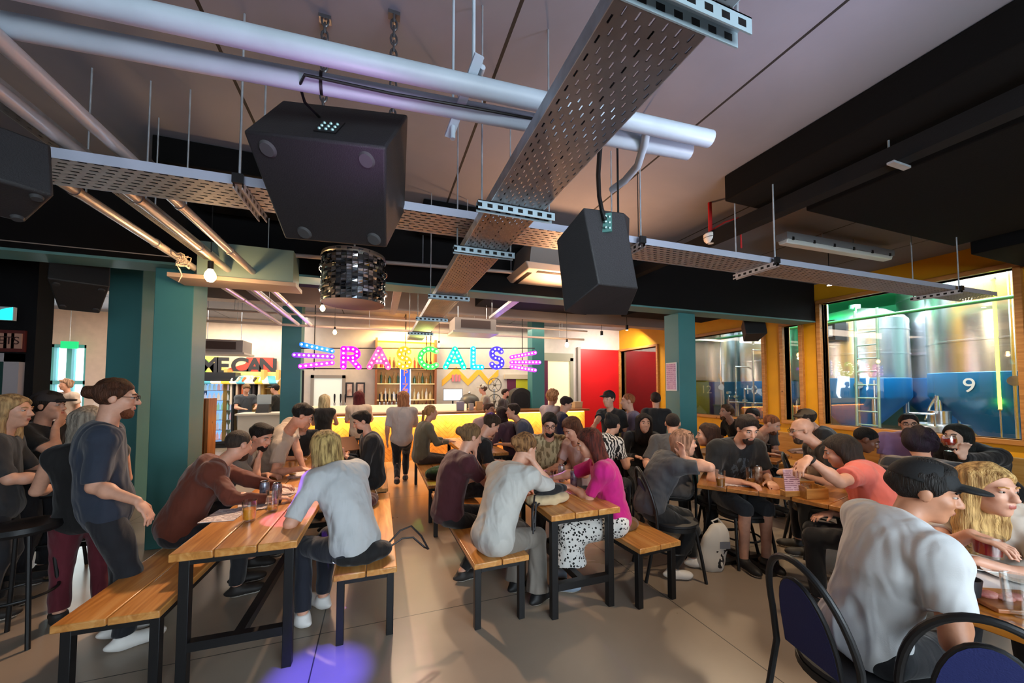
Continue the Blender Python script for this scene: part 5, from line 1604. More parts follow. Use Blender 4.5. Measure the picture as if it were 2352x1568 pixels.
        if fingers and h < .013:
            thumb_side = side if (np.dot(np.cross(hd, pn), -r * sg * 1.0) < 0) else side
            for i in range(4):
                o_ = (i - 1.5) * .0195 * s; ln = (.040, .046, .043, .034)[i] * s
                b0 = T + hd * .088 * s + side * o_; b1 = b0 + nrmz(hd + side * (i - 1.5) * .06 + pn * .25) * ln; b2 = b1 + nrmz(hd + pn * 1.1) * ln * .85
                fr = max(.0085, h * 1.05) * s
                F.cone(rel(b0), rel(b1), fr * 1.05, fr, .004); F.cone(rel(b1), rel(b2), fr, fr * .88, .003)
            ts = -sg * (1 if np.dot(side, r) > 0 else -1)
            b0 = T + hd * .028 * s + side * ts * .028 * s; b1 = b0 + nrmz(hd * .7 + side * ts * .75 + pn * .3) * .042 * s; b2 = b1 + nrmz(hd + side * ts * .25 + pn * .45) * .032 * s
            F.cone(rel(b0), rel(b1), .013 * s, .0115 * s, .008); F.cone(rel(b1), rel(b2), .0112 * s, .0095 * s, .004)
        else:
            F.ell(rel(T + hd * .115 * s + pn * .012), np.array((.034, .045, .014)) * s, HFm, .015)
            F.cone(rel(T + hd * .03 * s), rel(T + hd * .075 * s - side * sg * .045 * s), .014 * s, .012 * s, .01)
    cv = .012 if bkind in ('trousers', 'wide') else 0.0
    for nm, (Hh_, Kn, A, fd, sg) in lg.items():
        F.cone(rel(Hh_), rel(Kn), .078 * s * w ** .7 - cv, .050 * s - cv, .02); F.cone(rel(Kn), rel(A), .050 * s - cv, .036 * s, .01)
        F.ell(rel(Kn + (A - Kn) * .3 - f * .014), np.array((.040, .040, .09)) * s - cv, None, .02)
        F.cone(rel(A - up * .04), rel(A + fd * .11 * s - up * .055), .036 * s, .028 * s, .02)
    # head
    def he(c, rd, k=.015, mode='add', cut=None): F.ell(rel(hp_(*c)), np.array(rd) * hs, HF, k, mode, cut)
    he((0, -.012, .035), (.076, .096, .086), .02); he((0, .020, -.045), (.058, .072, .075), .03); he((0, .060, -.100), (.024, .022, .018), .025)
    he((0, .078, .030), (.050, .018, .012), .015)
    for sg in (-1, 1):
        he((sg * .036, .062, -.022), (.024, .024, .022), .02); he((sg * .033, .107, .010), (.017, .018, .010), .010, 'sub'); he((sg * .080, -.006, -.002), (.010, .023, .032), .006)
        if h < .0095: he((sg * .033, .0800, .0170), (.0150, .0128, .0078), .004)
    F.cone(rel(hp_(0, .088, .016)), rel(hp_(0, .110, -.026)), .0095 * hs, .0145 * hs, .010)
    for sg in (-1, 1): he((sg * .012, .100, -.030), (.009, .011, .008), .006)
    he((0, .090, -.058), (.024, .011, .006), .006); he((0, .088, -.068), (.021, .011, .006), .005)
    me, Pv, Fc = F.mesh('body')
    sk = mk('skin_' + skin, SKINS[skin], 0.5, var=.06, vscale=30)
    lip = mk('lip_' + skin, {'fair': '#a8594c', 'pale': '#b06058', 'tan': '#8a4a3c', 'brown': '#5a2c26'}[skin], .45)
    body = link('body', me, t, [sk, lip])
    q = (Pv + O - H) @ HF / hs; lm = (np.abs(q[:, 0]) < .025) & (q[:, 2] < -.051) & (q[:, 2] > -.076) & (q[:, 1] > .088)
    if lm.any():
        me.polygons.foreach_set('material_index', lm[Fc].all(1).astype(np.int32))

    # ---- clothes
    tl_lo = lo; seed = int(px * 13 + py)
    G = Field(lo, hi, h)
    inf = .012 + (.006 if sleeve == 'long' else 0.004)
    torso(G, inf + .006, .06)
    G.plane(rel(P + u * hem * s), -u)
    ut = None
    for nm, (S, E, T, hd, nr, sg) in arms.items():
        if sleeve == 'none': continue
        end = {'short': .66, 'half': .92, 'long': 1.0}[sleeve]
        G.ell(rel(S), np.array((.064,) * 3) * s + inf * .7, None, .04)
        G.cone(rel(S), rel(S + (E - S) * end), (.056 * s) * w ** .5 + inf * .5, (.058 if sleeve == 'short' else .050) * s * w ** .5 + inf * .5, .035, flat=1.0 if end < 1 else None)
        if sleeve == 'long':
            G.cone(rel(E), rel(E + (T - E) * .94), .048 * s * w ** .5 + .006, .036 * s + .006, .02, flat=1.0)
    # neck opening
    G.ell(rel(N + u * .045 * s + fS * .03), np.array((.062, .062, .06)) * s, Fs, .01, 'sub')
    G.ripple(.0058 if D < 5 else .004, (13, 24, 44, 80), seed)
    if hood:
        G.ell(rel(N + u * .01 - fS * .085), np.array((.13, .06, .06)) * s, Fs, .04); G.cone(rel(N - rS * .09 + u * .03), rel(N + fS * .05 + u * .0), .032, .025, .03); G.cone(rel(N + rS * .09 + u * .03), rel(N + fS * .05 + u * .0), .032, .025, .03)
    mt, Pt, Ft = G.mesh('top'); tm = cloth(top, pat, c2)
    to = link('shirt' if sleeve != 'long' else 'top', mt, t, [tm])
    if chest_print:
        mt.materials.append(cloth('#0c0c0e', 'mottle', '#3c4248'))
        qq = (Pt + O - C); m_ = ((qq @ rS) ** 2 / .011 + (qq @ u + .03) ** 2 / .02 < 1) & (qq @ fS > .05)
        mt.polygons.foreach_set('material_index', m_[Ft].all(1).astype(np.int32))
    G = Field(lo, hi, h)
    G.ell(rel(P + u * .01), np.array((.158 * w, .114 * w, .120)) * s + .004, Fp, .03)
    if bkind == 'skirt':
        for nm, (Hh_, Kn, A, fd, sg) in lg.items():
            G.cone(rel(Hh_), rel(Kn), .115 * s, .11 * s, .06); G.cone(rel(Kn), rel(Kn + (A - Kn) * .62), .11 * s, .145 * s, .08, flat=1.0)
    else:
        for nm, (Hh_, Kn, A, fd, sg) in lg.items():
            G.cone(rel(Hh_), rel(Kn), .088 * s * w ** .7 + .004, .064 * s + .004, .03)
            if bkind == 'shorts': G.plane(rel(Kn + (A - Kn) * .25), nrmz(A - Kn) * 1.0) if False else None
            en = {'trousers': .95, 'wide': .97, 'shorts': .12}[bkind]
            G.cone(rel(Kn), rel(Kn + (A - Kn) * en), .063 * s + .004, {'trousers': .052, 'wide': .092, 'shorts': .07}[bkind] * s, .02, flat=1.0)
    G.ripple(.0045, (16, 30, 55), seed + 3)
    mb_, _, _ = G.mesh('bottom'); link({'skirt': 'skirt', 'shorts': 'shorts'}.get(bkind, 'trousers'), mb_, t, [cloth(bottom, bpat)])
    hv = max(.006, h * .8)
    if (P[2] < 1.2 and D < 7.2):
        for nm, (Hh_, Kn, A, fd, sg) in lg.items():
            c = rel(A); G = Field(np.minimum(c, c + fd * .2) - .09, np.maximum(c, c + fd * .2) + .09, hv)
            sh = np.stack([np.cross(fd, up), fd, up], 1)
            G.ell(c + fd * .055 * s - up * .045, np.array((.047, .145, .042)) * s, sh, .02); G.cone(c - up * .03, c + up * .005, .046 * s, .045 * s, .03, flat=1.0)
            G.ell(c + fd * .13 * s - up * .052, np.array((.046, .06, .033)) * s, sh, .02)
            G.plane(c - up * .083, -up)
            ms, Ps, Fs_ = G.mesh('shoe'); so = link('shoe', ms, t, [mk('shoe', shoes, .6), mk('shoe_sole', '#d8d4cc' if shoes != '#e6e3de' else '#f0eeea', .6)])
            ms.polygons.foreach_set('material_index', ((Ps[:, 2] - c[2]) < -.062)[Fs_].all(1).astype(np.int32))
    # ---- head extras
    hh_ = max(.005, h * .75)
    hc1 = hair[1]; hm = None
    def HFld(lo_, hi_):
        c = [hp_(*p) for p in [(a, b, c_) for a in (lo_[0], hi_[0]) for b in (lo_[1], hi_[1]) for c_ in (lo_[2], hi_[2])]]
        return Field(np.min([rel(p) for p in c], 0), np.max([rel(p) for p in c], 0), hh_)
    sty = hair[0]
    if sty != 'bald':
        hm = hair_mat(hc1, hair2)
        low = -.16 if sty in ('short', 'buzz', 'curly', 'bun', 'updo') else -.30 if sty == 'bob' else -.55
        B = HFld((-.17, -.26, low), (.17, .17, .22))
        def be(c, rd, k=.02, mode='add', cut=None): B.ell(rel(hp_(*c)), np.array(rd) * hs, HF, k, mode, cut)
        th = {'buzz': -.004, 'short': .007, 'curly': .022, 'bun': .006, 'updo': .008, 'bob': .014, 'long': .010, 'pony': .006}[sty]
        be((0, -.016, .040), (.083 + th, .103 + th, .094 + th), .0)
        # hairline: keep what lies above / behind the line from forehead to nape
        n = nrmz((0, .79, -.61)); pt = hp_(0, .068, .060); nw = HF @ n
        X = [B.ax[0][:, None, None], B.ax[1][None, :, None], B.ax[2][None, None, :]]; p_ = rel(pt)
        pl = ((X[0] - p_[0]) * nw[0] + (X[1] - p_[1]) * nw[1] + (X[2] - p_[2]) * nw[2]).astype(np.float32)
        B.v = np.maximum(B.v, pl)
        if sty in ('bob', 'long'):
            for sg in (-1, 1):
                e = -.13 if sty == 'bob' else -.24
                B.cone(rel(hp_(sg * .074, -.015, .06)), rel(hp_(sg * .086, -.035, e)), .034 * hs, .034 * hs, .03)
                B.cone(rel(hp_(sg * .045, -.06, .05)), rel(hp_(sg * .06, -.06, e)), .052 * hs, .05 * hs, .04)
            B.cone(rel(hp_(0, -.07, .05)), rel(hp_(0, -.085, -.13 if sty == 'bob' else -.28)), .055 * hs, .056 * hs, .04)
            if sty == 'long':
                a0 = rel(hp_(0, -.09, -.24)); B.cone(a0, a0 - u * .16 - fS * .02, .062 * hs, .035 * hs, .04)
            # keep the face clear
            be((0, .105, -.025), (.066, .092, .110), .012, 'sub')
        if sty == 'bun': be((0, -.125, .035), (.046, .044, .046), .01); 
        if sty == 'updo': be((0, -.075, .115), (.052, .055, .05), .02)
        if sty == 'pony':
            be((0, -.115, .03), (.026, .03, .026), .01); B.cone(rel(hp_(0, -.125, .025)), rel(hp_(0, -.14, -.19)), .030 * hs, .022 * hs, .02)
        if sty in ('short',):
            be((0, .040, .103), (.056, .045, .028), .02); B.ripple(.004, (30, 48), seed + 1)
        if sty in ('short', 'buzz', 'bun', 'updo', 'pony'):
            for sg in (-1, 1): be((sg * .092, .004, -.022), (.026, .030, .046), .008, 'sub')
        if sty == 'curly': B.ripple(.010, (60, 90), seed)
        elif sty != 'buzz': B.ripple(.0028, (70, 120), seed)
        mh, _, _ = B.mesh('hair'); ho = link('hair', mh, t, [hm])
    if beard:
        B = HFld((-.1, -.06, -.18), (.1, .16, .04))
        B.ell(rel(hp_(0, .022, -.050)), np.array((.0605, .0755, .079)) * hs, HF, .0); B.ell(rel(hp_(0, .062, -.106)), np.array((.034, .032, .028)) * hs, HF, .03)
        B.ell(rel(hp_(0, .096, -.063)), np.array((.029, .032, .0145)) * hs, HF, .006, 'sub')
        n = nrmz((0, .62, .78)) * np.array((1, -1, 1)); pt = rel(hp_(0, .09, -.046)); nw = HF @ n; B.plane(pt, nw)
        n = nrmz((0, -.9, -.25)); pt = rel(hp_(0, .005, -.02)); nw = HF @ n; B.plane(pt, nw)
        B.ripple(.002, (110,), seed)
        mh, _, _ = B.mesh('beard'); link('beard', mh, t, [hair_mat(beard)])
    if D < 7.5:
        browm = mk('eyebrow_hair', hc1 if sty != 'bald' else '#4a3626', .8)
        for sg in (-1, 1):
            e1 = MB().ball(rel(hp_(sg * .033, .0785, .010)), .0112 * hs, 10, (1.15, 1, .72), HF).build('eye', mk('eye_white', '#b5aaa2', .3), t, smooth=60)
            MB().ball(rel(hp_(sg * .033, .0865, .010)), .0058 * hs, 8).build('iris', mk('iris', '#2a1a12', .2), e1, smooth=60)
            MB().tube([rel(hp_(sg * .016, .094, .030)), rel(hp_(sg * .034, .093, .036)), rel(hp_(sg * .052, .080, .030))], .0042 * hs, 6).build('eyebrow', browm, t)
    if cap:
        kind, cc = cap; cmt = mk('cap_cloth', cc, .8, bump=.15, bscale=150); B = HFld((-.13, -.15, -.02), (.13, .24, .19))
        zc = .045 if kind != 'beanie' else .03
        B.ell(rel(hp_(0, -.014, .040)), np.array((.093, .113, .105)) * hs, HF, 0)
        B.plane(rel(hp_(0, 0, zc)), -hu + hf2 * (-.12 if kind != 'beanie' else -.25))
        if kind == 'cap': B.ell(rel(hp_(0, .118, .052)), np.array((.074, .070, .013)) * hs, HF, .012)
        if kind == 'flat': B.ell(rel(hp_(0, .085, .062)), np.array((.085, .06, .020)) * hs, HF, .03)
        if kind != 'beanie': B.ell(rel(hp_(0, -.014, .147)), np.array((.010, .010, .006)) * hs, HF, .004)
        mh, _, _ = B.mesh('cap'); link({'cap': 'baseball_cap', 'flat': 'flat_cap', 'beanie': 'beanie'}[kind], mh, t, [cmt])
    if glasses or sung:
        m = MB(); zo, yo = (.010, .104) if glasses else (.10, .055)
        for sg in (-1, 1):
            pts_ = [rel(hp_(sg * .034 + .024 * math.cos(2 * PI * k / 14), yo, zo + .018 * math.sin(2 * PI * k / 14))) for k in range(14)]
            m.tube(pts_, .0024 * hs, 6, closed=True)
            m.tube([rel(hp_(sg * .058, yo, zo + .004)), rel(hp_(sg * .080, .01, zo + .006)), rel(hp_(sg * .082, -.02, zo - .008))], .0024 * hs, 6)
        m.tube([rel(hp_(-.01, yo, zo + .004)), rel(hp_(.01, yo, zo + .004))], .0024 * hs, 6)
        if sung:
            for sg in (-1, 1): m.ball(rel(hp_(sg * .034, yo, zo)), .02 * hs, 10, (1.1, .3, .85), HF)
        m.build('glasses' if glasses else 'sunglasses', mk('spectacle_frame', '#121214', .25), t)
    if watch:
        S, E, T, hd, nr, sg = arms[watch]; ad = nrmz(T - E); c = rel(T - ad * .02)
        a = nrmz(np.cross(ad, up)); b = np.cross(ad, a)
        MB().tube([c + (a * math.cos(2 * PI * k / 16) + b * math.sin(2 * PI * k / 16)) * .033 * s for k in range(16)], .008, 6, closed=True).build('wristband', BLACK, t)
    PEOPLE.append((t, P, N, H))
    return t, arms, lg, (P, u, f, r)
# ------------------------------------------------------------------ bench tables and benches
def planks(root, x0, x1, y0, y1, z, th, n, gap=.006, bev=.006, m=None, nm='plank'):
    w = (x1 - x0) / n
    for i in range(n):
        MB().box((x0 + i * w + gap / 2, y0, z - th), (x0 + (i + 1) * w - gap / 2, y1, z)).build(nm, m or TABLEWOOD, root, bevel=bev)


def metal_frame(root, x0, x1, y0, y1, zt, t=.05, low=None):
    for sx in (x0 + t / 2, x1 - t / 2):
        for sy in (y0 + t / 2, y1 - t / 2):
            MB().box((sx - t / 2, sy - t / 2, 0), (sx + t / 2, sy + t / 2, zt)).build('leg', BLACK, root, bevel=.003)
    r = .04
    m = MB()
    for sy in (y0, y1 - t): m.box((x0 + t, sy, zt - r), (x1 - t, sy + t, zt))
    for sx in (x0, x1 - t): m.box((sx, y0 + t, zt - r), (sx + t, y1 - t, zt))
    m.build('top_rail', BLACK, root)
    if low:
        for sy in (y0, y1 - t): MB().box((x0 + t, sy, low), (x1 - t, sy + t, low + t)).build('crossbar', BLACK, root)
        MB().box(((x0 + x1) / 2 - t / 2, y0 + t, low), ((x0 + x1) / 2 + t / 2, y1 - t, low + t)).build('stretcher', BLACK, root)


def bench_table(label, x, y, w=.62, l=1.9, rz=0.0, n=3):
    t = thing('bench_table', label, 'table', (x, y, 0), rz)
    planks(t, -w / 2, w / 2, -l / 2, l / 2, .75, .045, n)
    metal_frame(t, -w / 2 + .03, w / 2 - .03, -l / 2 + .05, l / 2 - .05, .705, .05, .19)
    return t


def bench(label, x, y, w=.41, l=1.8, rz=0.0):
    t = thing('bench', label, 'bench', (x, y, 0), rz)
    planks(t, -w / 2, w / 2, -l / 2, l / 2, .46, .04, 2)
    metal_frame(t, -w / 2 + .02, w / 2 - .02, -l / 2 + .04, l / 2 - .04, .42, .045)
    return t


bench_table('pine bench table by the nearest teal pillar, amber beer glass on it', -.72, 3.50, .62, 1.95, math.radians(-1.5))
bench_table('pine bench table with the cream handbag on its near end', 1.44, 3.36, .58, 1.95, 0)
bench_table('far pine bench table where the black jacket reads a menu', -.74, 5.55, .62, 1.8)
bench_table('far pine bench table in front of the pale pink shirt', 1.42, 5.75, .6, 1.7)
bench('empty ended pine bench beside the standing denim shirt', -1.27, 3.50, .45, 1.9, math.radians(-2))
bench('pine bench carrying the black handbag', -.06, 3.55, .39, 1.85)
bench('pine bench under the white blouse', .80, 3.38, .41, 1.80, math.radians(1.5))
bench('pine bench with the brown paper bag, beyond the cream handbag', 1.98, 3.2, .41, 1.80, math.radians(3))
bench('far pine bench under the black jacket', -.07, 5.45, .39, 1.6)
bench('far pine bench under the khaki shirt', .78, 5.6, .41, 2.0)
bench('far pine bench under the slate blue T-shirt', 2.05, 5.8, .41, 1.6)


def ped_table(label, x, y, w, l, rz, n=3, h=.75, m=None):
    t = thing('pedestal_table', label, 'table', (x, y, 0), rz)
    planks(t, -w / 2, w / 2, -l / 2, l / 2, h, .035, n, .003, .004, m or DARKWOOD)
    MB().cyl((0, 0, .03), (0, 0, h - .04), .04).build('column', BLACK, t)
    m_ = MB()
    for a in range(4): m_.bar((0, 0, .02), (.30 * math.cos(PI / 4 + a * PI / 2), .30 * math.sin(PI / 4 + a * PI / 2), .018), .07, .035)
    m_.build('foot_cross', BLACK, t, bevel=.004)
    m_ = MB()
    for a in range(2): m_.bar((.22 * math.cos(PI / 4 + a * PI / 2), .22 * math.sin(PI / 4 + a * PI / 2), h - .05), (-.22 * math.cos(PI / 4 + a * PI / 2), -.22 * math.sin(PI / 4 + a * PI / 2), h - .05), .05, .025)
    m_.build('top_plate', BLACK, t)
    return t


d1 = nrm2 = np.array((.61, -.79)); n1 = np.array((.79, .61))
c = np.array((2.79, 2.69)) + d1 * .36 + n1 * .36
ped_table('dark wooden pedestal table between the chest print T-shirt and the white trainers', c[0], c[1], .72, .72, math.atan2(d1[1], d1[0]))
d2 = np.array((.22, -.975)); n2 = np.array((.975, .22))
c2_ = np.array((3.20, 2.12)) + d2 * .36 + n2 * .36
ped_table('dark wooden pedestal table carrying the menu stand', c2_[0], c2_[1], .72, .72, math.atan2(d2[1], d2[0]))
ped_table('wooden table with the menu basket by the black jacket and zebra print', 3.35, 4.55, .7, .7, .3)
ped_table('wooden table under the second brewery window', 4.65, 3.75, .7, 1.0, .4)
ped_table('wooden table before the lilac T-shirt', 5.0, 2.15, .7, 1.0, .2)
A = PZ(2192, 1402, .75)[:2]; B = PZ(2352, 1458, .75)[:2]; dd = (B - A) / np.linalg.norm(B - A); nn_ = np.array((-dd[1], dd[0]))
TFC = A + dd * .30 + nn_ * .42
ped_table('nearest varnished wooden table with plates and a serving board', TFC[0], TFC[1], 1.24, .84, math.atan2(dd[1], dd[0]), 4, .75, wood('varnished_wood', '#7a4214', '#b06a22', '#cf8c3a', 0.22, axis='X'))

# bentwood chairs
NAVY = mk('navy_upholstery', '#16205a', 0.75, bump=.2, bscale=200)


def chair(label, x, y, face, group='bentwood chairs'):
    t = thing('bentwood_chair', label, 'chair', (x, y, 0), -math.radians(face), group)
    MB().lathe([(0, .445), (.19, .445), (.21, .455), (.21, .475), (.17, .485), (0, .487)], n=28).build('seat', mk('black_seat', (.012, .012, .014), .6), t)
    MB().lathe([(.195, .42), (.215, .42), (.215, .452), (.195, .452)], n=28).build('seat_ring', BLACK, t)
    hp_ = []
    for k in range(25):
        a = PI * k / 24
        hp_.append((.205 * math.cos(a) * (1 if 0 < k < 24 else 1), -.20 - .10 * math.sin(a), .52 + .40 * math.sin(a) ** .8))
    full = [(.19, -.30, 0), (.195, -.25, .25), (.20, -.20, .45)] + hp_[1:-1] + [(-.20, -.20, .45), (-.195, -.25, .25), (-.19, -.30, 0)]
    MB().tube(full, .014, 10).build('back_hoop', BLACK, t)
    inner = [(.125 * math.cos(PI * k / 16), -.21 - .075 * math.sin(PI * k / 16), .50 + .33 * math.sin(PI * k / 16) ** .8) for k in range(17)]
    m = MB(); n = len(inner); b = len(m.v)
    fr_ = [(p[0], p[1] + .012, p[2]) for p in inner]; bk_ = [(p[0], p[1] - .012, p[2]) for p in inner]
    m.add(fr_ + bk_, [tuple(range(n)), tuple(range(2 * n - 1, n - 1, -1))] + [(i, n + i, n + (i + 1) % n, (i + 1) % n) for i in range(n)])
    m.build('backrest', NAVY, t)
    MB().tube(inner, .011, 8, closed=False).build('inner_hoop', BLACK, t)
    for sx in (-1, 1): MB().tube([(sx * .16, .13, .44), (sx * .18, .17, .2), (sx * .19, .20, 0)], .014, 10).build('leg', BLACK, t)
    MB().tube([(.165 * math.cos(2 * PI * k / 20), .165 * math.sin(2 * PI * k / 20) - .02, .22) for k in range(20)], .009, 8, closed=True).build('brace_ring', BLACK, t)
    return t


chair('navy backed bentwood chair under the white T-shirt and black cap', 1.95, 1.04, 104)
_c = PZ(2240, 1412, .91)
chair('empty navy backed bentwood chair cropped by the bottom corner', _c[0] + .24, _c[1] + .10, 62)
CH = [('bentwood chair under the white trainers wearer', 1572, 1018, 3.35, 112, .12), ('bentwood chair under the chest print T-shirt', 1716, 985, 3.5, -165, .10), ('bentwood chair under the black shirt and glasses', 1842, 988, 3.75, -52, .12),
      ('bentwood chair under the plaid shirt', 2112, 1020, 3.05, 58, .1), ('bentwood chair under the grey T-shirt with back turned', 1545, 973, 4.3, 40, .06), ('bentwood chair under the zebra print top', 1408, 975, 4.5, 75, .1),
      ('bentwood chair under the striped top', 1624, 1000, 3.95, -52, .1), ('bentwood chair under the black jacket by the zebra print', 1480, 972, 4.75, -155, .05), ('bentwood chair under the pinkish tan shirt', 1772, 974, 4.9, 165, .12),
      ('bentwood chair under the tan shirt bent forward', 1988, 1010, 3.7, 150, .38)]
for lab, px, py, d, fc, off in CH:
    q = PD(px, py, d); a = math.radians(fc)
    chair(lab, q[0] - math.sin(a) * off, q[1] - math.cos(a) * off, fc)
q = PD(2045, 1239, 2.62)
chair('bentwood chair under the coral T-shirt', q[0], q[1], -32)
# long wall bench below the windows
t_ = thing('long_bench', 'long wooden bench with a plywood back in front of the yellow window wall', 'bench', (6.2, 2.0, 0))
PLY = wood('plywood', '#a8742f', '#bd8a44', '#cc9d58', .45)
MB().box((-.25, -3.2, .42), (.22, 2.9, .46)).build('seat', PLY, t_, bevel=.005)
MB().hexa([(.22, -3.2, .1), (.26, -3.2, .1), (.26, 2.9, .1), (.22, 2.9, .1)], [(.27, -3.2, .89), (.31, -3.2, .89), (.31, 2.9, .89), (.27, 2.9, .89)]).build('backrest', PLY, t_, bevel=.005)
for yq in (-3.1, -1.2, .8, 2.8): MB().box((-.22, yq - .03, 0), (.24, yq + .03, .42)).build('leg', BLACK, t_)
# high table and stools in the dark corner
q = PD(60, 1095, 2.95)
t_ = thing('high_table', 'black high bar table in the dark corner by the partition', 'table', (q[0], q[1], 0))
MB().box((-.45, -.35, .96), (.45, .35, 1.0)).build('tabletop', mk('black_table_top', (.02, .018, .018), .35), t_, bevel=.006)
for sx in (-.4, .4):
    for sy in (-.3, .3): MB().box((sx - .025, sy - .025, 0), (sx + .025, sy + .025, .96)).build('leg', BLACK, t_)
for yy in (-.3, .3): MB().box((-.4, yy - .01, .25), (.4, yy + .01, .29)).build('foot_rail', BLACK, t_)
for k, (px, py, d) in enumerate([(55, 1180, 2.45), (130, 1170, 3.3)]):
    q = PD(px, py, d)
    t_ = thing('bar_stool', ['black bar stool nearest the picture edge at the high table', 'black bar stool behind the high table'][k], 'stool', (q[0], q[1], 0))
    MB().lathe([(0, .70), (.17, .70), (.18, .72), (.17, .75), (0, .755)], n=24).build('seat', BLACK, t_)
    for a in range(4): MB().tube([(.12 * math.cos(PI / 4 + a * PI / 2), .12 * math.sin(PI / 4 + a * PI / 2), .70), (.2 * math.cos(PI / 4 + a * PI / 2), .2 * math.sin(PI / 4 + a * PI / 2), 0)], .013, 8).build('leg', BLACK, t_)
    MB().tube([(.165 * math.cos(2 * PI * k_ / 20), .165 * math.sin(2 * PI * k_ / 20), .3) for k_ in range(20)], .009, 8, closed=True).build('foot_ring', BLACK, t_)

# ------------------------------------------------------------------ things on the tables
CLEAR = NT('clear_glass')
_tr = CLEAR.n('ShaderNodeBsdfTransparent'); _tr.inputs[0].default_value = (.93, .95, .95, 1)
_gl = CLEAR.n('ShaderNodeBsdfGlossy'); _gl.inputs[1].default_value = .03
_lw = CLEAR.n('ShaderNodeLayerWeight'); _lw.inputs[0].default_value = .35
_mx = CLEAR.n('ShaderNodeMixShader'); CLEAR.l(CLEAR.math('ADD', CLEAR.math('MULTIPLY', _lw.outputs[1], .55), .06), _mx.inputs[0]); CLEAR.l(_tr.outputs[0], _mx.inputs[1]); CLEAR.l(_gl.outputs[0], _mx.inputs[2])
CLEAR.l(_mx.outputs[0], CLEAR.out.inputs[0])
CLEAR = CLEAR.m


def tumbler(label, c, r=.042, h=.14, fill=.5, liq='#e8961e', foam=True, taper=.82):
    t = thing('beer_glass', label, 'glass', c)
    MB().lathe([(0, 0), (r * taper, 0), (r, h), (r * .95, h), (r * taper * .93, .012), (0, .012)], n=24).build('vessel', CLEAR, t)
    if fill > 0:
        r0 = r * taper * .91; r1 = r0 + (r * .93 - r0) * fill
        MB().lathe([(0, .013), (r0, .013), (r1, h * fill), (0, h * fill)], n=24).build('beer', mk('drink', liq, .15, emit=.0), t)
    return t


def can(label, c, c1, c2):
    t = thing('drink_can', label, 'can', c)
    MB().lathe([(0, .0), (.026, .0), (.033, .012), (.033, .135), (.027, .152)], n=24).build('body', mk('can_print', c1, .3, .5, col2=c2, vscale=26), t)
    MB().lathe([(.028, .150), (.0285, .156), (.025, .155), (.024, .152), (0, .152)], n=24).build('lid', STEEL, t)
    return t


TZ = .752
tumbler('half-full glass of amber beer nearest the edge of the pillar table', PZ(572, 1195, TZ), .045, .135, .60, '#f0a21e')
tumbler('tall glass with a little beer left beside the two cans', PZ(626, 1172, TZ), .042, .15, .22, '#e0a030')
can('dark patterned can standing behind the tall glass', PZ(607, 1150, TZ), '#2a2c38', '#9aa0b0')
can('pale patterned can with a dark rim beside the tall glass', PZ(636, 1155, TZ), '#c9c4cc', '#4a3c50')
tumbler('clear glass by the grey T-shirt', PZ(672, 1092, TZ), .04, .14, .15, '#c08a40')
MENU = lined_paper('menu_paper', '#d9ccce', '#6d5a62', 32)


def sheet(label, c, w, l, rz, mat=MENU, name='menu_sheet', dz=.0):
    t = MB().box((-w / 2, -l / 2, 0), (w / 2, l / 2, .0025)).build(name, mat, smooth=0)
    t.location = (c[0], c[1], c[2] + dz); t.rotation_euler = (0, 0, rz)
    return tag(t, label, 'menu')


def lined_flat(name, col, ink):
    t = NT(name); v, x, y, z = t.xyz()
    ln = t.math('LESS_THAN', t.math('FRACT', t.math('MULTIPLY', y, 46)), .4); br = t.math('GREATER_THAN', t.noise(v, 30, 2), .47)
    t.base(t.mix(t.math('MULTIPLY', ln, br), col, ink)); t.set(Roughness=.8); return t.m


MENUF = lined_flat('menu_print', '#dcd0d0', '#7a6670')
sheet('printed menu sheet nearest the amber beer', PZ(520, 1182, TZ), .21, .28, -.1, MENUF)
sheet('printed menu sheet under the two cans', PZ(585, 1160, TZ), .21, .29, .25, MENUF, dz=.003)
sheet('printed menu sheet in front of the white T-shirt', PZ(655, 1130, TZ), .21, .29, -.2, MENUF)
sheet('printed menu sheet at the bent over beige T-shirt', PZ(690, 1090, TZ), .21, .29, .1, MENUF)
sheet('paper menu before the maroon T-shirt', PZ(1240, 1095, TZ), .21, .3, .15, MENUF)
sheet('paper menu before the patterned cream shirt', PZ(1285, 1078, TZ), .21, .3, -.25, MENUF, dz=.003)
t_ = thing('menu_board', 'wooden menu board with white paper held by the reader in the black jacket', 'menu', tuple(PD(792, 1020, 4.35)), .5)
MB().cbox((0, 0, 0), (.30, .015, .22), Matrix.Rotation(-.9, 3, 'X')).build('board', mk('brown_board', '#7a4a2a', .5), t_)
MB().cbox((0, .012, .012), (.26, .004, .19), Matrix.Rotation(-.9, 3, 'X')).build('paper', mk('bright_paper', '#e8e2d8', .8), t_)
tumbler('amber half pint glass at the magenta top', PZ(1262, 1118, TZ), .04, .14, .45, '#d08a2a')
can('slim silver can at the magenta sleeve', PZ(1318, 1118, TZ), '#a9a9b4', '#5a3a66')
can('dark can beside the amber half pint', PZ(1290, 1105, TZ), '#6a6470', '#c9c4c0')
tumbler('clear glass among the cans on the centre table', PZ(1340, 1090, TZ), .04, .13, 0)
c = PZ(1400, 1140, TZ)
t_ = thing('phone', 'black phone lying on the centre table by the magenta sleeve', 'phone', c, .3)
MB().box((-.075, -.037, 0), (.075, .037, .009)).build('body', BLACK, t_, bevel=.003)
MB().box((-.07, -.034, .009), (.07, .034, .0095)).build('screen', mk('phone_screen', (.02, .02, .025), .1), t_)


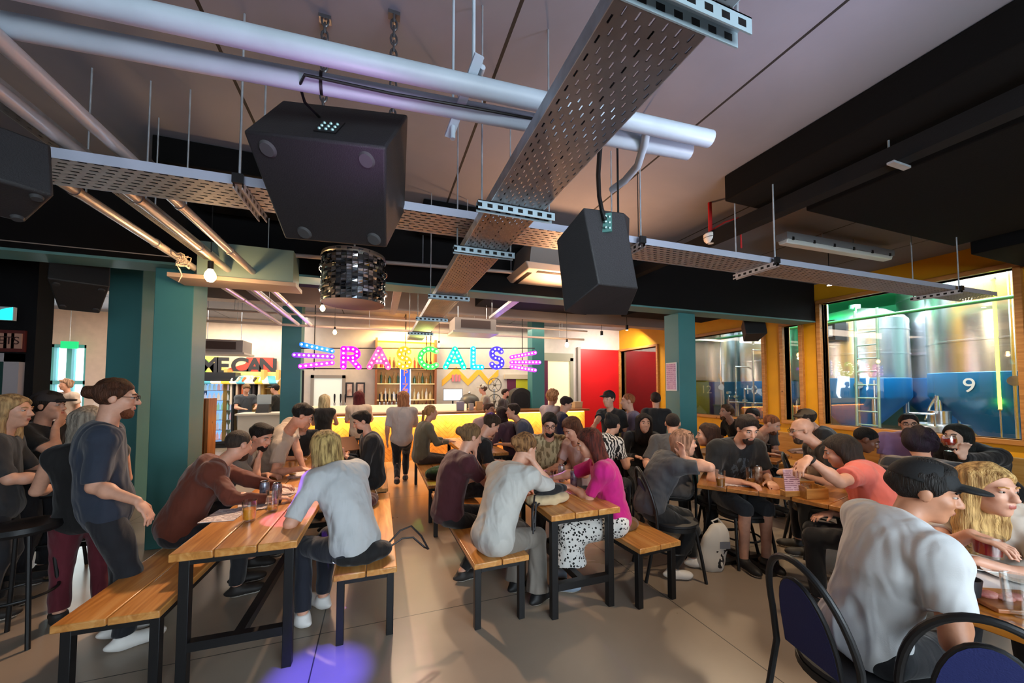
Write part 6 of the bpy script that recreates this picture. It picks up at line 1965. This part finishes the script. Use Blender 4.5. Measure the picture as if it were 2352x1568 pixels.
def bag(name, label, c, rz, size, colr, strap=None, flap=None, flapc=None, sag=.6):
    t = thing(name, label, 'bag', c, rz)
    lx, ly, lz = size
    G = Field((-lx, -ly, -.02), (lx, ly, lz * 1.1), .007)
    G.ell((0, 0, lz * .45), (lx * .5, ly * .5, lz * .5), None, 0); G.ell((lx * .22, 0, lz * .38), (lx * .3, ly * .5, lz * .38), None, .05); G.ell((-lx * .22, 0, lz * .38), (lx * .3, ly * .5, lz * .38), None, .05)
    G.plane((0, 0, .003), (0, 0, -1)); G.ripple(.004, (30, 55), int(lx * 1000))
    me, _, _ = G.mesh('bag_body'); link('bag_body', me, t, [cloth(colr)])
    MB().tube([(-lx * .46, 0, lz * .55), (-lx * .2, .0, lz * .93), (lx * .2, 0, lz * .93), (lx * .46, 0, lz * .55)], .005, 6).build('zip', mk('zip_metal', (.3, .28, .25), .4, .8), t)
    if strap: MB().tube(strap, .007, 8).build('strap', mk('dark_strap', '#1a1416', .5), t)
    return t


q = PZ(838, 1287, .46)
bag('handbag', 'black handbag with looping straps on the near end of the bench', q, .25, (.34, .17, .13), '#0c0b0d',
    strap=[(.16, 0, .08), (.25, .03, .14), (.33, .02, .16), (.39, -.03, .09), (.42, -.10, .01), (.40, -.07, .02), (.33, -.02, .09), (.25, -.02, .10), (.16, -.02, .06)])
MB().tube([(q[0] - .18 + .02 * math.cos(2 * PI * k / 12), q[1] - .045, q[2] + .05 + .02 * math.sin(2 * PI * k / 12)) for k in range(12)], .004, 6, closed=True).build('ring', STEEL, None)
_rg = [o for o in bpy.data.objects if o.name.startswith('ring')][-1]; _hb = [o for o in bpy.data.objects if o.name == 'handbag'][0]
_rg.parent = _hb; _rg.matrix_parent_inverse = (Matrix.Translation(_hb.location) @ Matrix.Rotation(.25, 4, 'Z')).inverted()
q = PZ(1262, 1158, .75)
bag('handbag', 'cream handbag lying on the near corner of the centre table', q + np.array((.02, .06, 0)), .15, (.34, .18, .075), '#c9b08a', strap=[(-.14, -.05, .04), (-.20, -.08, .03), (-.23, -.13, -.03), (-.235, -.14, -.13), (-.22, -.14, -.08), (-.18, -.10, .01), (-.12, -.07, .035)])
bag('pouch', 'black leather pouch resting on the cream handbag', q + np.array((.04, .06, .072)), .22, (.28, .12, .065), '#0e1014', strap=[(-.12, -.03, .03), (-.2, -.06, .02), (-.26, -.12, -.08), (-.27, -.14, -.22), (-.25, -.13, -.2), (-.2, -.08, -.02)])
q = PZ(848, 1160, .46)
bag('shoulder_bag', 'small burgundy bag on the bench behind the white T-shirt', q, 1.3, (.22, .13, .12), '#3a1216', strap=[(.1, 0, .08), (.16, .05, .12), (.2, 0, .1), (.12, -.05, .06)])
q = PZ(1428, 1214, .46)
bag('paper_bag', 'crumpled brown bag on the bench beyond the centre table', q, .3, (.30, .20, .10), '#6d4a26')
q = PZ(1030, 1062, .46)
bag('coat', 'black coat heaped on the far bench by the khaki shirt', PD(1015, 1075, 4.9) * np.array((1, 1, 0)) + np.array((0, 0, .46)), .4, (.42, .3, .16), '#0a0a0c')
# white tote on the floor
q = PZ(1640, 1306, 0)
t_ = thing('tote_bag', 'white canvas tote bag with black print slumped on the floor', 'bag', q, -.35)
G = Field((-.2, -.12, -.02), (.2, .14, .42), .008)
G.hw = None
TF_ = np.array(Matrix.Rotation(.28, 3, 'Y'))
G.ell((.01, 0, .20), (.115, .07, .215), TF_, 0); G.ell((-.03, .01, .07), (.125, .085, .10), None, .06)
G.plane((0, 0, .002), (0, 0, -1)); G.ripple(.006, (22, 40), 5)
me, _, _ = G.mesh('canvas')
tn = NT('printed_canvas'); v, x, y, z = tn.xyz()
fx = tn.math('GREATER_THAN', tn.noise(tn.xyz((30, 30, 18))[0], 1.0, 1), .56); msk = tn.math('MULTIPLY', tn.math('MULTIPLY', tn.math('GREATER_THAN', x, -.01), tn.math('LESS_THAN', z, .20)), tn.math('GREATER_THAN', z, .04))
tn.base(tn.mix(tn.math('MULTIPLY', fx, msk), '#d2ccc2', '#17171b')); tn.set(Roughness=.85)
link('canvas', me, t_, [tn.m])
MB().box((.02, -.075, .21), (.11, -.068, .27)).build('patch', mk('grey_patch', '#6d7078', .8), t_)
MB().tube([(.03, 0, .38), (.0, .02, .42), (.06, .03, .44), (.11, .01, .38)], .009, 8).build('handle', mk('canvas_handle', '#cfc9bf', .85), t_)

# dark table things
tumbler('beer glass nearest the white trainers wearer on the dark table', PZ(1655, 1118, TZ), .043, .15, .5, '#c07a24')
tumbler('beer glass in front of the chest print', PZ(1724, 1112, TZ), .043, .15, .35, '#b8742a')
can('tan and dark can in front of the chest print', PZ(1742, 1108, TZ), '#8a5a3a', '#d9cfc4')
sheet('menu sheet spread on the dark pedestal table', PZ(1690, 1110, TZ), .3, .21, -.6, MENUF)
c = PZ(1818, 1138, TZ)
t_ = thing('menu_stand', 'pink menu sheet standing in a wooden block on the dark table', 'menu stand', c, math.radians(-18))
MB().box((-.075, -.03, 0), (.075, .03, .045)).build('block', wood('block_wood', '#8a5a24', '#b07c3c', '#c8954f', .4, axis='X'), t_, bevel=.003)
MB().hexa([(-.065, -.024, .02), (.065, -.024, .02), (.065, -.018, .02), (-.065, -.018, .02)], [(-.065, .0, .215), (.065, .0, .215), (.065, .006, .215), (-.065, .006, .215)]).build('menu_card', lined_paper('pink_menu_card', '#dcb9c6', '#8a5a6c', 60), t_)
t_ = thing('caddy', 'wooden caddy box behind the menu stand', 'box', PZ(1862, 1140, TZ), math.radians(-18))
for (lo, hi) in [((-.09, -.07, 0), (.09, .07, .01)), ((-.09, -.07, .01), (.09, -.06, .08)), ((-.09, .06, .01), (.09, .07, .11)), ((-.09, -.06, .01), (-.08, .06, .09)), ((.08, -.06, .01), (.09, .06, .09))]:
    MB().box(lo, hi).build('panel', wood('block_wood', '#8a5a24', '#b07c3c', '#c8954f', .4, axis='X'), t_)
tumbler('small empty tumbler beside the menu stand', PZ(1853, 1142, TZ), .035, .11, .25, '#c9a060')
c = PZ(1468, 1078, .75)
t_ = thing('menu_basket', 'wooden holder with a yellow menu card by the zebra print top', 'menu stand', (3.25, 4.4, .752), .2)
MB().box((-.1, -.06, 0), (.1, .06, .12)).build('holder', TABLEWOOD, t_, bevel=.003)
MB().box((-.09, -.01, .10), (.09, -.002, .26)).build('menu_card', mk('yellow_menu_card', '#d8c77a', .7), t_)
t_ = thing('menu_basket', 'wooden holder with a yellow menu card under the second brewery window', 'menu stand', tuple(PZ(1752, 1052, .752) * 0 + np.array((4.55, 4.0, .752))), .5)
MB().box((-.07, -.05, 0), (.07, .05, .12)).build('holder', TABLEWOOD, t_, bevel=.003)
MB().box((-.06, -.01, .10), (.06, -.002, .28)).build('menu_card', mk('yellow_menu_card', '#d8c77a', .7), t_)
tumbler('orange beer under the second brewery window', np.array((4.72, 3.9, .752)), .045, .15, .8, '#c8682a')
tumbler('amber beer in front of the pinkish tan shirt', np.array((4.62, 3.45, .752)), .045, .15, .75, '#d08a3a')
can('black can in front of the pinkish tan shirt', np.array((4.80, 3.45, .752)), '#0c0c0e', '#1a1a1c')
t_ = thing('paper_stack', 'white napkins on the table before the lilac T-shirt', 'napkins', (4.72, 2.0, .752), .3)
MB().box((-.1, -.08, 0), (.1, .08, .03)).build('napkin', PAPER, t_, bevel=.004)
can('purple can on the table before the lilac T-shirt', np.array((4.75, 2.2, .752)), '#4a2a5a', '#7a4a80')
c = PD(2195, 1013, 3.22)
t_ = thing('goblet', 'round stemmed glass of red drink raised by the black hoodie', 'glass', PD(2180, 1020, 3.38))
MB().lathe([(.032, -.06), (.006, -.055), (.006, -.03), (.035, -.015), (.052, .02), (.050, .055), (.042, .085), (.040, .085), (.048, .05), (.049, .02), (.03, -.008), (0, -.01)], n=24).build('vessel', CLEAR, t_)
MB().lathe([(0, -.008), (.030, -.006), (.048, .02), (.047, .052), (0, .052)], n=24).build('drink', mk('red_drink', '#c8321e', .15), t_)

# nearest table
FZ = .753
def plate(label, c, r):
    t = thing('plate', label, 'plate', c)
    MB().lathe([(0, .004), (r * .5, .0), (r * .62, .003), (r, .018), (r * 1.0, .021), (r * .64, .009), (r * .55, .007), (0, .008)], n=40).build('dish', mk('white_china', '#dcd8d2', .18), t)
    return t


plate('white plate with a knife, under the red drink', PZ(2228, 1296, FZ), .12)
c = PZ(2222, 1292, FZ + .02)
t_ = thing('knife', 'table knife lying across the white plate', 'knife', c, -.35)
MB().box((-.1, -.008, 0), (.02, .008, .003)).build('blade', STEEL, t_)
MB().box((.02, -.007, -.001), (.1, .007, .006)).build('handle', mk('knife_handle', '#3a2a20', .4), t_)
plate('white plate at the cropped edge of the nearest table', PZ(2338, 1330, FZ), .11)
sheet('white paper sheet under the plates', PZ(2272, 1330, FZ), .30, .21, -.4, PAPER, 'paper_sheet', dz=-.001)
c = PZ(2320, 1385, FZ)
t_ = thing('serving_board', 'wooden serving board with pink ham slices on the nearest table', 'board', c, math.radians(-28))
MB().box((-.13, -.09, 0), (.13, .09, .018)).build('board', wood('board_wood', '#7a3f18', '#9a5a26', '#b5773a', .4, axis='X'), t_, bevel=.004)
for k in range(4):
    G = Field((-.13, -.09, .01), (.13, .09, .06), .006); x_ = -.07 + k * .045
    G.ell((x_, .01 * (-1) ** k, .026), (.036, .024, .013), None, 0); G.ripple(.003, (60, 90), k)
    me, _, _ = G.mesh('ham_slice'); link('ham_slice', me, t_, [mk('ham', '#b5605a', .5, col2='#d99a8a', vscale=40)])
tumbler('empty pint glass standing at the cropped edge by the serving board', PZ(2338, 1410, FZ), .042, .15, 0)
c = PD(2270, 1276, 1.70)
t_ = thing('tumbler', 'wide tumbler of red iced drink held by its rim above the white plate', 'glass', c)
MB().lathe([(0, 0), (.045, 0), (.052, .095), (.049, .095), (.042, .01), (0, .01)], n=28).build('vessel', CLEAR, t_)
MB().lathe([(0, .011), (.041, .011), (.0475, .075), (0, .075)], n=28).build('drink', mk('cranberry_drink', '#c2303a', .15), t_)
for k in range(4): MB().cbox((.02 * math.cos(k * 1.6), .02 * math.sin(k * 1.6), .07), (.02, .02, .02), Matrix.Rotation(k, 3, 'X')).build('ice_cube', CLEAR, t_)
t_ = thing('cup', 'dark cup with a pale mark at the black cap wearer\'s hand', 'cup', PZ(2222, 1372, FZ))
MB().lathe([(0, 0), (.035, 0), (.045, .085), (.041, .085), (.032, .01), (0, .01)], n=24).build('cup_body', mk('dark_cup', '#232326', .45), t_)
def cast():
    p = person
    # --- dark corner, high table
    p('person in a dark top standing at the high table, cropped by the picture edge', 30, 945, 2.75, 70, seat=None, s=.95, top='#2b2a2c', sleeve='half', hair=('long', '#a9825a'), hair2='#c9a878', L='bar', R='bar', hy=20)
    p('person in a black T-shirt and dark cap at the high table', 112, 932, 3.25, 100, seat=None, s=.97, top='#0d0d0f', hair=('short', '#241a14'), cap=('cap', '#2a2526'), L='bar', R='chin', hy=-10)
    p('person in a sleeveless black top seen from behind, next to the standing denim shirt', 203, 972, 2.75, -35, seat=None, s=.93, top='#0c0c0e', sleeve='none', bottom='#5a1222', hair=('long', '#8f8478'), hair2='#b0a494', L='bar', R='bar')
    p('person standing alone in a dark denim shirt and glasses by the empty ended bench', 268, 915, 2.42, 64, seat=None, s=1.0, w=.94, back=.02, top='#232c3c', sleeve='half', bottom='#10131b', shoes='#e6e3de', hair=('bun', '#4a2a18'), beard='#6a3a20', glasses=True, hy=8, hp=4,
      R=('p', 314, 1150, 2.22, (.25, -.2, -1), (.6, -.1, -.75)), L='hang', legs='stand', hem=-.16, feet=[(-.10, .06, .085), (.11, .10, .085)])
    p('person in a mauve top standing at the far cyan window', 84, 882, 8.6, -160, seat=None, s=1.0, top='#5a4a58', hair=('long', '#5a3a2a'), L='hang', R='bar')
    p('person in a pale top standing before the far cyan window', 150, 884, 8.2, -150, seat=None, s=1.0, top='#c9b4a4', hair=('curly', '#b08a70'), L='hang', R='bar')
    p('person in a tan top glimpsed between the two teal pillars', 302, 876, 9.0, 160, seat=None, s=1.02, top='#c0a890', hair=('short', '#b07848'), L='hang', R='bar')
    # --- table by the nearest pillar
    p('person in a rust brown hoodie leaning on the table, head turned away', 548, 1022, 3.05, 78, s=.96, w=1.15, top='#5f2814', sleeve='long', hood=True, bottom='#15151a', hair=('buzz', '#3a3028'), beard='#3a2618', hy=-38, hp=12, R=('w', -.78, 3.35, .79, (-.2, -.9, -.6), (1, .2, 0)), L=('w', -.74, 3.62, .79, None, (1, -.2, 0)))
    p('person in a grey T-shirt resting chin on hand beside the rust hoodie', 600, 1003, 3.55, 95, s=1.0, top='#6c675f', hair=('short', '#17110d'), beard='#17110d', hy=25, hp=22, R='chin', L='table')
    p('person in a beige T-shirt standing bent over the far end of the table', 694, 955, 3.95, 80, seat=None, s=1.0, top='#b0a293', bottom='#101217', hair=('short', '#15100d'), pel=tuple(PD(622, 1065, 4.2)), hp=30, legs='stand', R=('p', 690, 1075, 3.75, None, (1, 0, -.4)), L=('p', 700, 1085, 4.0, None, (1, 0, -.4)))
    p('person in a white T-shirt seen from behind on the bench with the black handbag', 744, 1030, 2.80, -40, s=1.0, w=1.0, top='#b9bcbe', sleeve='half', bottom='#141824', shoes='#e6e3de', hair=('bob', '#8a6a3c'), hair2='#d0b070', hp=8, L=('w', -.50, 3.02, .79, (-.3, -.6, -.6), (-.6, .8, 0)), R=('w', -.42, 3.55, .79, None, (-.8, .3, 0)), feet=[(-.18, .32, .085), (.02, .40, .085)])
    p('person in a black jacket reading a menu board on the bench', 832, 968, 4.35, -100, s=.95, w=1.1, top='#0b0b0d', sleeve='long', bottom='#0d0d10', hair=('short', '#1a120e'), beard='#1a120e', hp=20, L='phone', R='phone', tabz=.75)
    p('person in a black top bent behind the beige T-shirt', 700, 968, 4.75, 150, s=.95, top='#0a0a0c', hair=('short', '#1b1310'), hp=30)
    # --- bar side
    p('merchandise seller looking down in a grey shirt behind the white counter', 566, 893, 9.7, 150, seat=None, s=.98, top='#3a4048', hair=('short', '#7a5a38'), hp=30, L='bar', R='bar')
    p('merchandise seller in black with a dark cap facing the shelves', 631, 893, 9.8, -80, seat=None, s=.98, top='#0d0e10', sleeve='long', hair=('short', '#201814'), cap=('cap', '#15161a'), L='bar', R='hang')
    p('person in a sleeveless black dress standing at the bar, seen from behind', 746, 920, 7.3, 8, seat=None, s=.93, top='#131215', sleeve='none', bottom='#131215', bkind='skirt', hair=('long', '#c9b080'), hair2='#e6d6a8', L='bar', R='bar')
    p('person in a cream shirt standing at the bar, seen from behind', 825, 912, 7.5, 0, seat=None, s=.98, top='#cbb8a4', sleeve='half', bottom='#2b2b30', hair=('long', '#5a1a1e'), L='bar', R='bar')
    p('person in a loose white T-shirt and black leggings walking to the bar', 924, 915, 6.45, 3, seat=None, s=.96, w=1.15, top='#bdb3b0', sleeve='half', bottom='#15181f', shoes='#2a2022', hair=('bob', '#a8603c'), hair2='#c98a5c', hy=-35, legs='walk', L='hang', R='bar', hem=-.22)
    p('person in a khaki shirt sitting on the far bench', 990, 948, 5.9, 82, s=.95, top='#6f6a58', sleeve='long', bottom='#4a3f3a', hair=('pony', '#b08050'), hy=5, L='table', R='table')
    p('person in a pale pink shirt facing this way at the far bench table', 1124, 942, 6.4, 140, s=1.0, top='#c2a29a', sleeve='long', hair=('short', '#4a2f22'), beard='#5a3a28', hy=10)
    p('person in a purple top with back turned beside the pale pink shirt', 1150, 952, 6.0, -40, s=.93, top='#4a3040', sleeve='long', hair=('long', '#2a1416'))
    p('person in a slate blue T-shirt facing the pale pink shirt', 1178, 945, 5.8, -75, s=1.02, w=1.05, top='#50566a', hair=('short', '#2a1c16'), L='table', R='lap')
    p('kitchen worker in a grey shirt and pale cap behind the bar', 1109, 894, 9.9, -80, seat=None, s=.97, top='#8f8678', hair=('short', '#5a4434'), cap=('cap', '#b0a898'), L='bar', R='bar')
    p('kitchen worker in a dark T-shirt behind the bar by the lime door', 1161, 903, 9.9, 128, seat=None, s=.95, top='#3a3634', hair=('short', '#2a1a12'), beard='#2a1a12', L='bar', R='bar')
    p('person in a white shirt standing at the end of the bar', 1270, 912, 6.4, 70, seat=None, s=.95, top='#bcae b4'.replace(' ', ''), hair=('curly', '#c07a4a'), hair2='#d99a68', L='bar', R='bar')
    p('person in a navy shirt looking down at the end of the bar', 1300, 928, 5.9, 112, seat=None, s=.9, top='#1a1c3c', sleeve='half', hair=('short', '#241418'), hp=25, L='bar', R='bar')
    p('person in a black baseball cap and black T-shirt leaning on a table', 1398, 917, 5.3, -112, seat=None, s=.93, top='#101114', hair=('short', '#2a201a'), cap=('cap', '#101114'), R=('p', 1365, 975, 4.95, None, (-.6, -.6, -.5)), L='hang')
    p('person in a lilac blue shirt beside the black baseball cap', 1442, 922, 5.4, -62, seat=None, s=.93, top='#77718c', sleeve='long', hair=('buzz', '#9a5a34'), L='bar', R='bar')
    p('person in a black T-shirt seen from behind by the pillar notice', 1506, 918, 6.2, 38, seat=None, s=.93, top='#17181b', hair=('short', '#2a1a14'), L='hang', R='hang')
    # --- centre table
    p('person in a maroon T-shirt sitting with a hand at the mouth', 1082, 1004, 3.35, 80, s=.92, w=1.08, top='#3f0e18', bottom='#0e0f12', hair=('bun', '#7a5c3c'), hp=15, R='chin', L='table', feet=[(-.11, .38, .085), (.10, .1, .085)])
    p('person in a white blouse and grey trousers resting head on hand', 1206, 1030, 2.98, 62, s=.95, w=1.08, top='#bcbab4', sleeve='half', bottom='#7f776e', bkind='wide', shoes='#101012', hair=('bun', '#6a4428'), hair2='#a8784a', hp=20, hy=8, R='forehead', L='table', hem=-.16, feet=[(-.10, .36, .085), (.14, .34, .085)])
    p('person in a black T-shirt hunched over the table behind the maroon T-shirt', 1128, 975, 4.2, 85, s=1.0, top='#0b0b0d', hair=('short', '#3a2a1e'), hp=35, R='table', L='table')
    p('person with glasses in a patterned cream shirt at the centre table', 1262, 975, 4.1, -160, s=.98, top='#b7a67e', pat='mottle', c2='#7c6c4a', hair=('short', '#120d0c'), beard='#120d0c', glasses=True, hp=18, L='table', R='lap', seat=.46)
    p('person in a pale rose top looking down at a menu', 1312, 985, 3.95, -105, s=.93, top='#c8a8a0', hair=('long', '#5a3420'), hp=32, L='tablein', R='table')
    p('person in a bright magenta top and speckled skirt', 1352, 1018, 3.12, -62, s=.89, w=1.08, top='#c4127a', sleeve='half', bottom='#16140f', bkind='skirt', bpat='floral', shoes='#8fa0b4', hair=('long', '#3c1712'), hair2='#6a2c20', hp=18, L=('w', 1.55, 2.85, .80, None, (-1, .1, 0)), R=('w', 1.5, 3.15, .80, None, (-1, .1, 0)))
    p('person in a zebra print top', 1408, 975, 4.5, 75, s=.95, top='#17161a', pat='zebra', hair=('updo', '#141012'), L='table', R='table')
    p('person in a black jacket facing the zebra print top', 1480, 972, 4.75, -155, s=.93, top='#131216', sleeve='long', hair=('long', '#1c1210'))
    p('person in a grey T-shirt with back turned, arm hanging over the chair', 1545, 973, 4.3, 40, s=1.0, w=1.05, top='#4f4e50', sleeve='half', bottom='#2a2c30', hair=('buzz', '#241a16'), L=('p', 1492, 1085, 3.85, None, (0, -.3, -1)), R='table')
    p('person in a dark grey T-shirt, sunglasses on head, and white trainers', 1572, 1018, 3.35, 112, s=.89, w=1.1, top='#3a3b3f', bottom='#08080a', bkind='trousers', shoes='#e6e3de', hair=('long', '#8a6048'), hair2='#b88a70', sung=True, R=('p', 1568, 1050, 3.2, (.2, -1, -.6), (-.1, 0, 1)), L=('w', 2.95, 3.0, .79, None, (.9, .1, 0)), seat=.48, feet=[(-.1, .42, .085), (.12, .15, .085)])
    p('person in a black and white striped top', 1624, 1000, 3.95, -52, s=.95, top='#141316', pat='stripes', hair=('bob', '#3a2218'), L='table', R='table')
    p('person in a black T-shirt gazing aside under the second brewery window', 1668, 947, 5.9, -78, s=1.0, top='#111214', hair=('short', '#5a3c24'), beard='#6a4a30', hp=-5)
    p('person in a black T-shirt with a faint chest print at the dark table', 1716, 985, 3.5, -165, s=1.05, w=1.22, top='#0b0b0d', chest_print=True, bottom='#23262c', bkind='shorts', shoes='#1a1a1c', hair=('short', '#22150f'), beard='#2f1d14', hp=22, hy=6, L='table', R='table')
    p('person in a charcoal brown top just behind the chest print T-shirt', 1728, 958, 5.2, -100, s=.98, top='#3a3433', hair=('short', '#1c1512'))
    p('person in a pinkish tan shirt looking down near the window wall', 1772, 974, 4.9, 165, s=1.0, top='#b98f76', hair=('buzz', '#8a5030'), beard='#7a4426', hp=22)
    p('person in a tan flat cap and charcoal shirt by the window wall', 1852, 962, 5.0, -45, s=1.02, top='#2c2c2e', hair=('short', '#3a2c22'), cap=('flat', '#7a6248'), hp=10)
    p('person with glasses in a black shirt beside the flat cap', 1842, 988, 3.75, -52, s=1.03, w=1.1, top='#0d0d10', hair=('bald', '#3a2a20'), beard='#4a382c', glasses=True, hp=12, L='table', R='table')
    p('person in a coral T-shirt reaching across the table', 1930, 1038, 2.95, -32, s=1.0, w=1.12, top='#d9695a', bottom='#0c0c0f', hair=('bob', '#2c211a'), hp=15, L=('p', 1856, 1052, 2.62, (0, -.3, -.5), (-.75, .1, -.65)), R='lap', watch='L', pel=tuple(PD(2045, 1239, 2.62)))
    p('person in a tan shirt bent forward by the plaid shirt', 1988, 1010, 3.7, 150, s=1.0, skin='brown', top='#b39a80', sleeve='half', hair=('buzz', '#0e0a09'), hp=25, R='table', L='table')
    p('person with dark glasses in a lilac T-shirt against the window wall', 2088, 975, 4.3, -118, s=1.02, w=1.1, top='#a07aa2', hair=('short', '#15100f'), beard='#2a1a15', glasses=True, L='tablein', R='tablein')
    p('person in a dark plaid shirt seen from behind', 2112, 1020, 3.05, 58, s=1.0, w=1.1, top='#17151a', pat='plaid', c2='#8a7666', sleeve='long', hair=('curly', '#1e0f1e'), L='table', R='table')
    p('person in a black hoodie sipping a red drink', 2196, 1003, 3.75, -80, s=1.0, w=1.2, skin='pale', top='#0c0c0e', sleeve='long', hair=('long', '#151816'), hp=0, L=('p', 2178, 1050, 3.40, (0, 0, -1), (-.2, -.2, 1)), R='table')
    # --- foreground
    p('person in a black cap and white T-shirt, back turned, on the nearest chair', 2122, 1128, 1.55, 92, s=.97, w=.94, twist=22, skin='tan', top='#c4c4c4', bottom='#0c0e14', hair=('short', '#1d1815'), cap=('cap', '#0b0b0c'), hy=58, hp=10, beard=None,
      pel=(1.96, 1.03, .60), R=('p', 2200, 1345, 1.42, (-.8, -.3, -.9), (.6, .3, .1)), L=('w', 2.62, 1.35, .80, (-1, .4, -.5), (.8, -.1, 0)), watch='R')
    p('person in a white T-shirt holding a red drink at the nearest table', 2272, 1124, 1.85, -112, s=.96, w=1.02, skin='fair', top='#c9bdb0', bottom='#22252c', hair=('long', '#a8763c'), hair2='#d9b070', hy=-46, hp=0,
      R=('p', 2232, 1226, 1.74, (.2, .6, -1), (-.15, -.9, -.12)), L=('w', 2.80, .98, .79, (.3, -.5, -.6), (-.4, .9, 0)))


cast()
print('objects', len(bpy.data.objects))
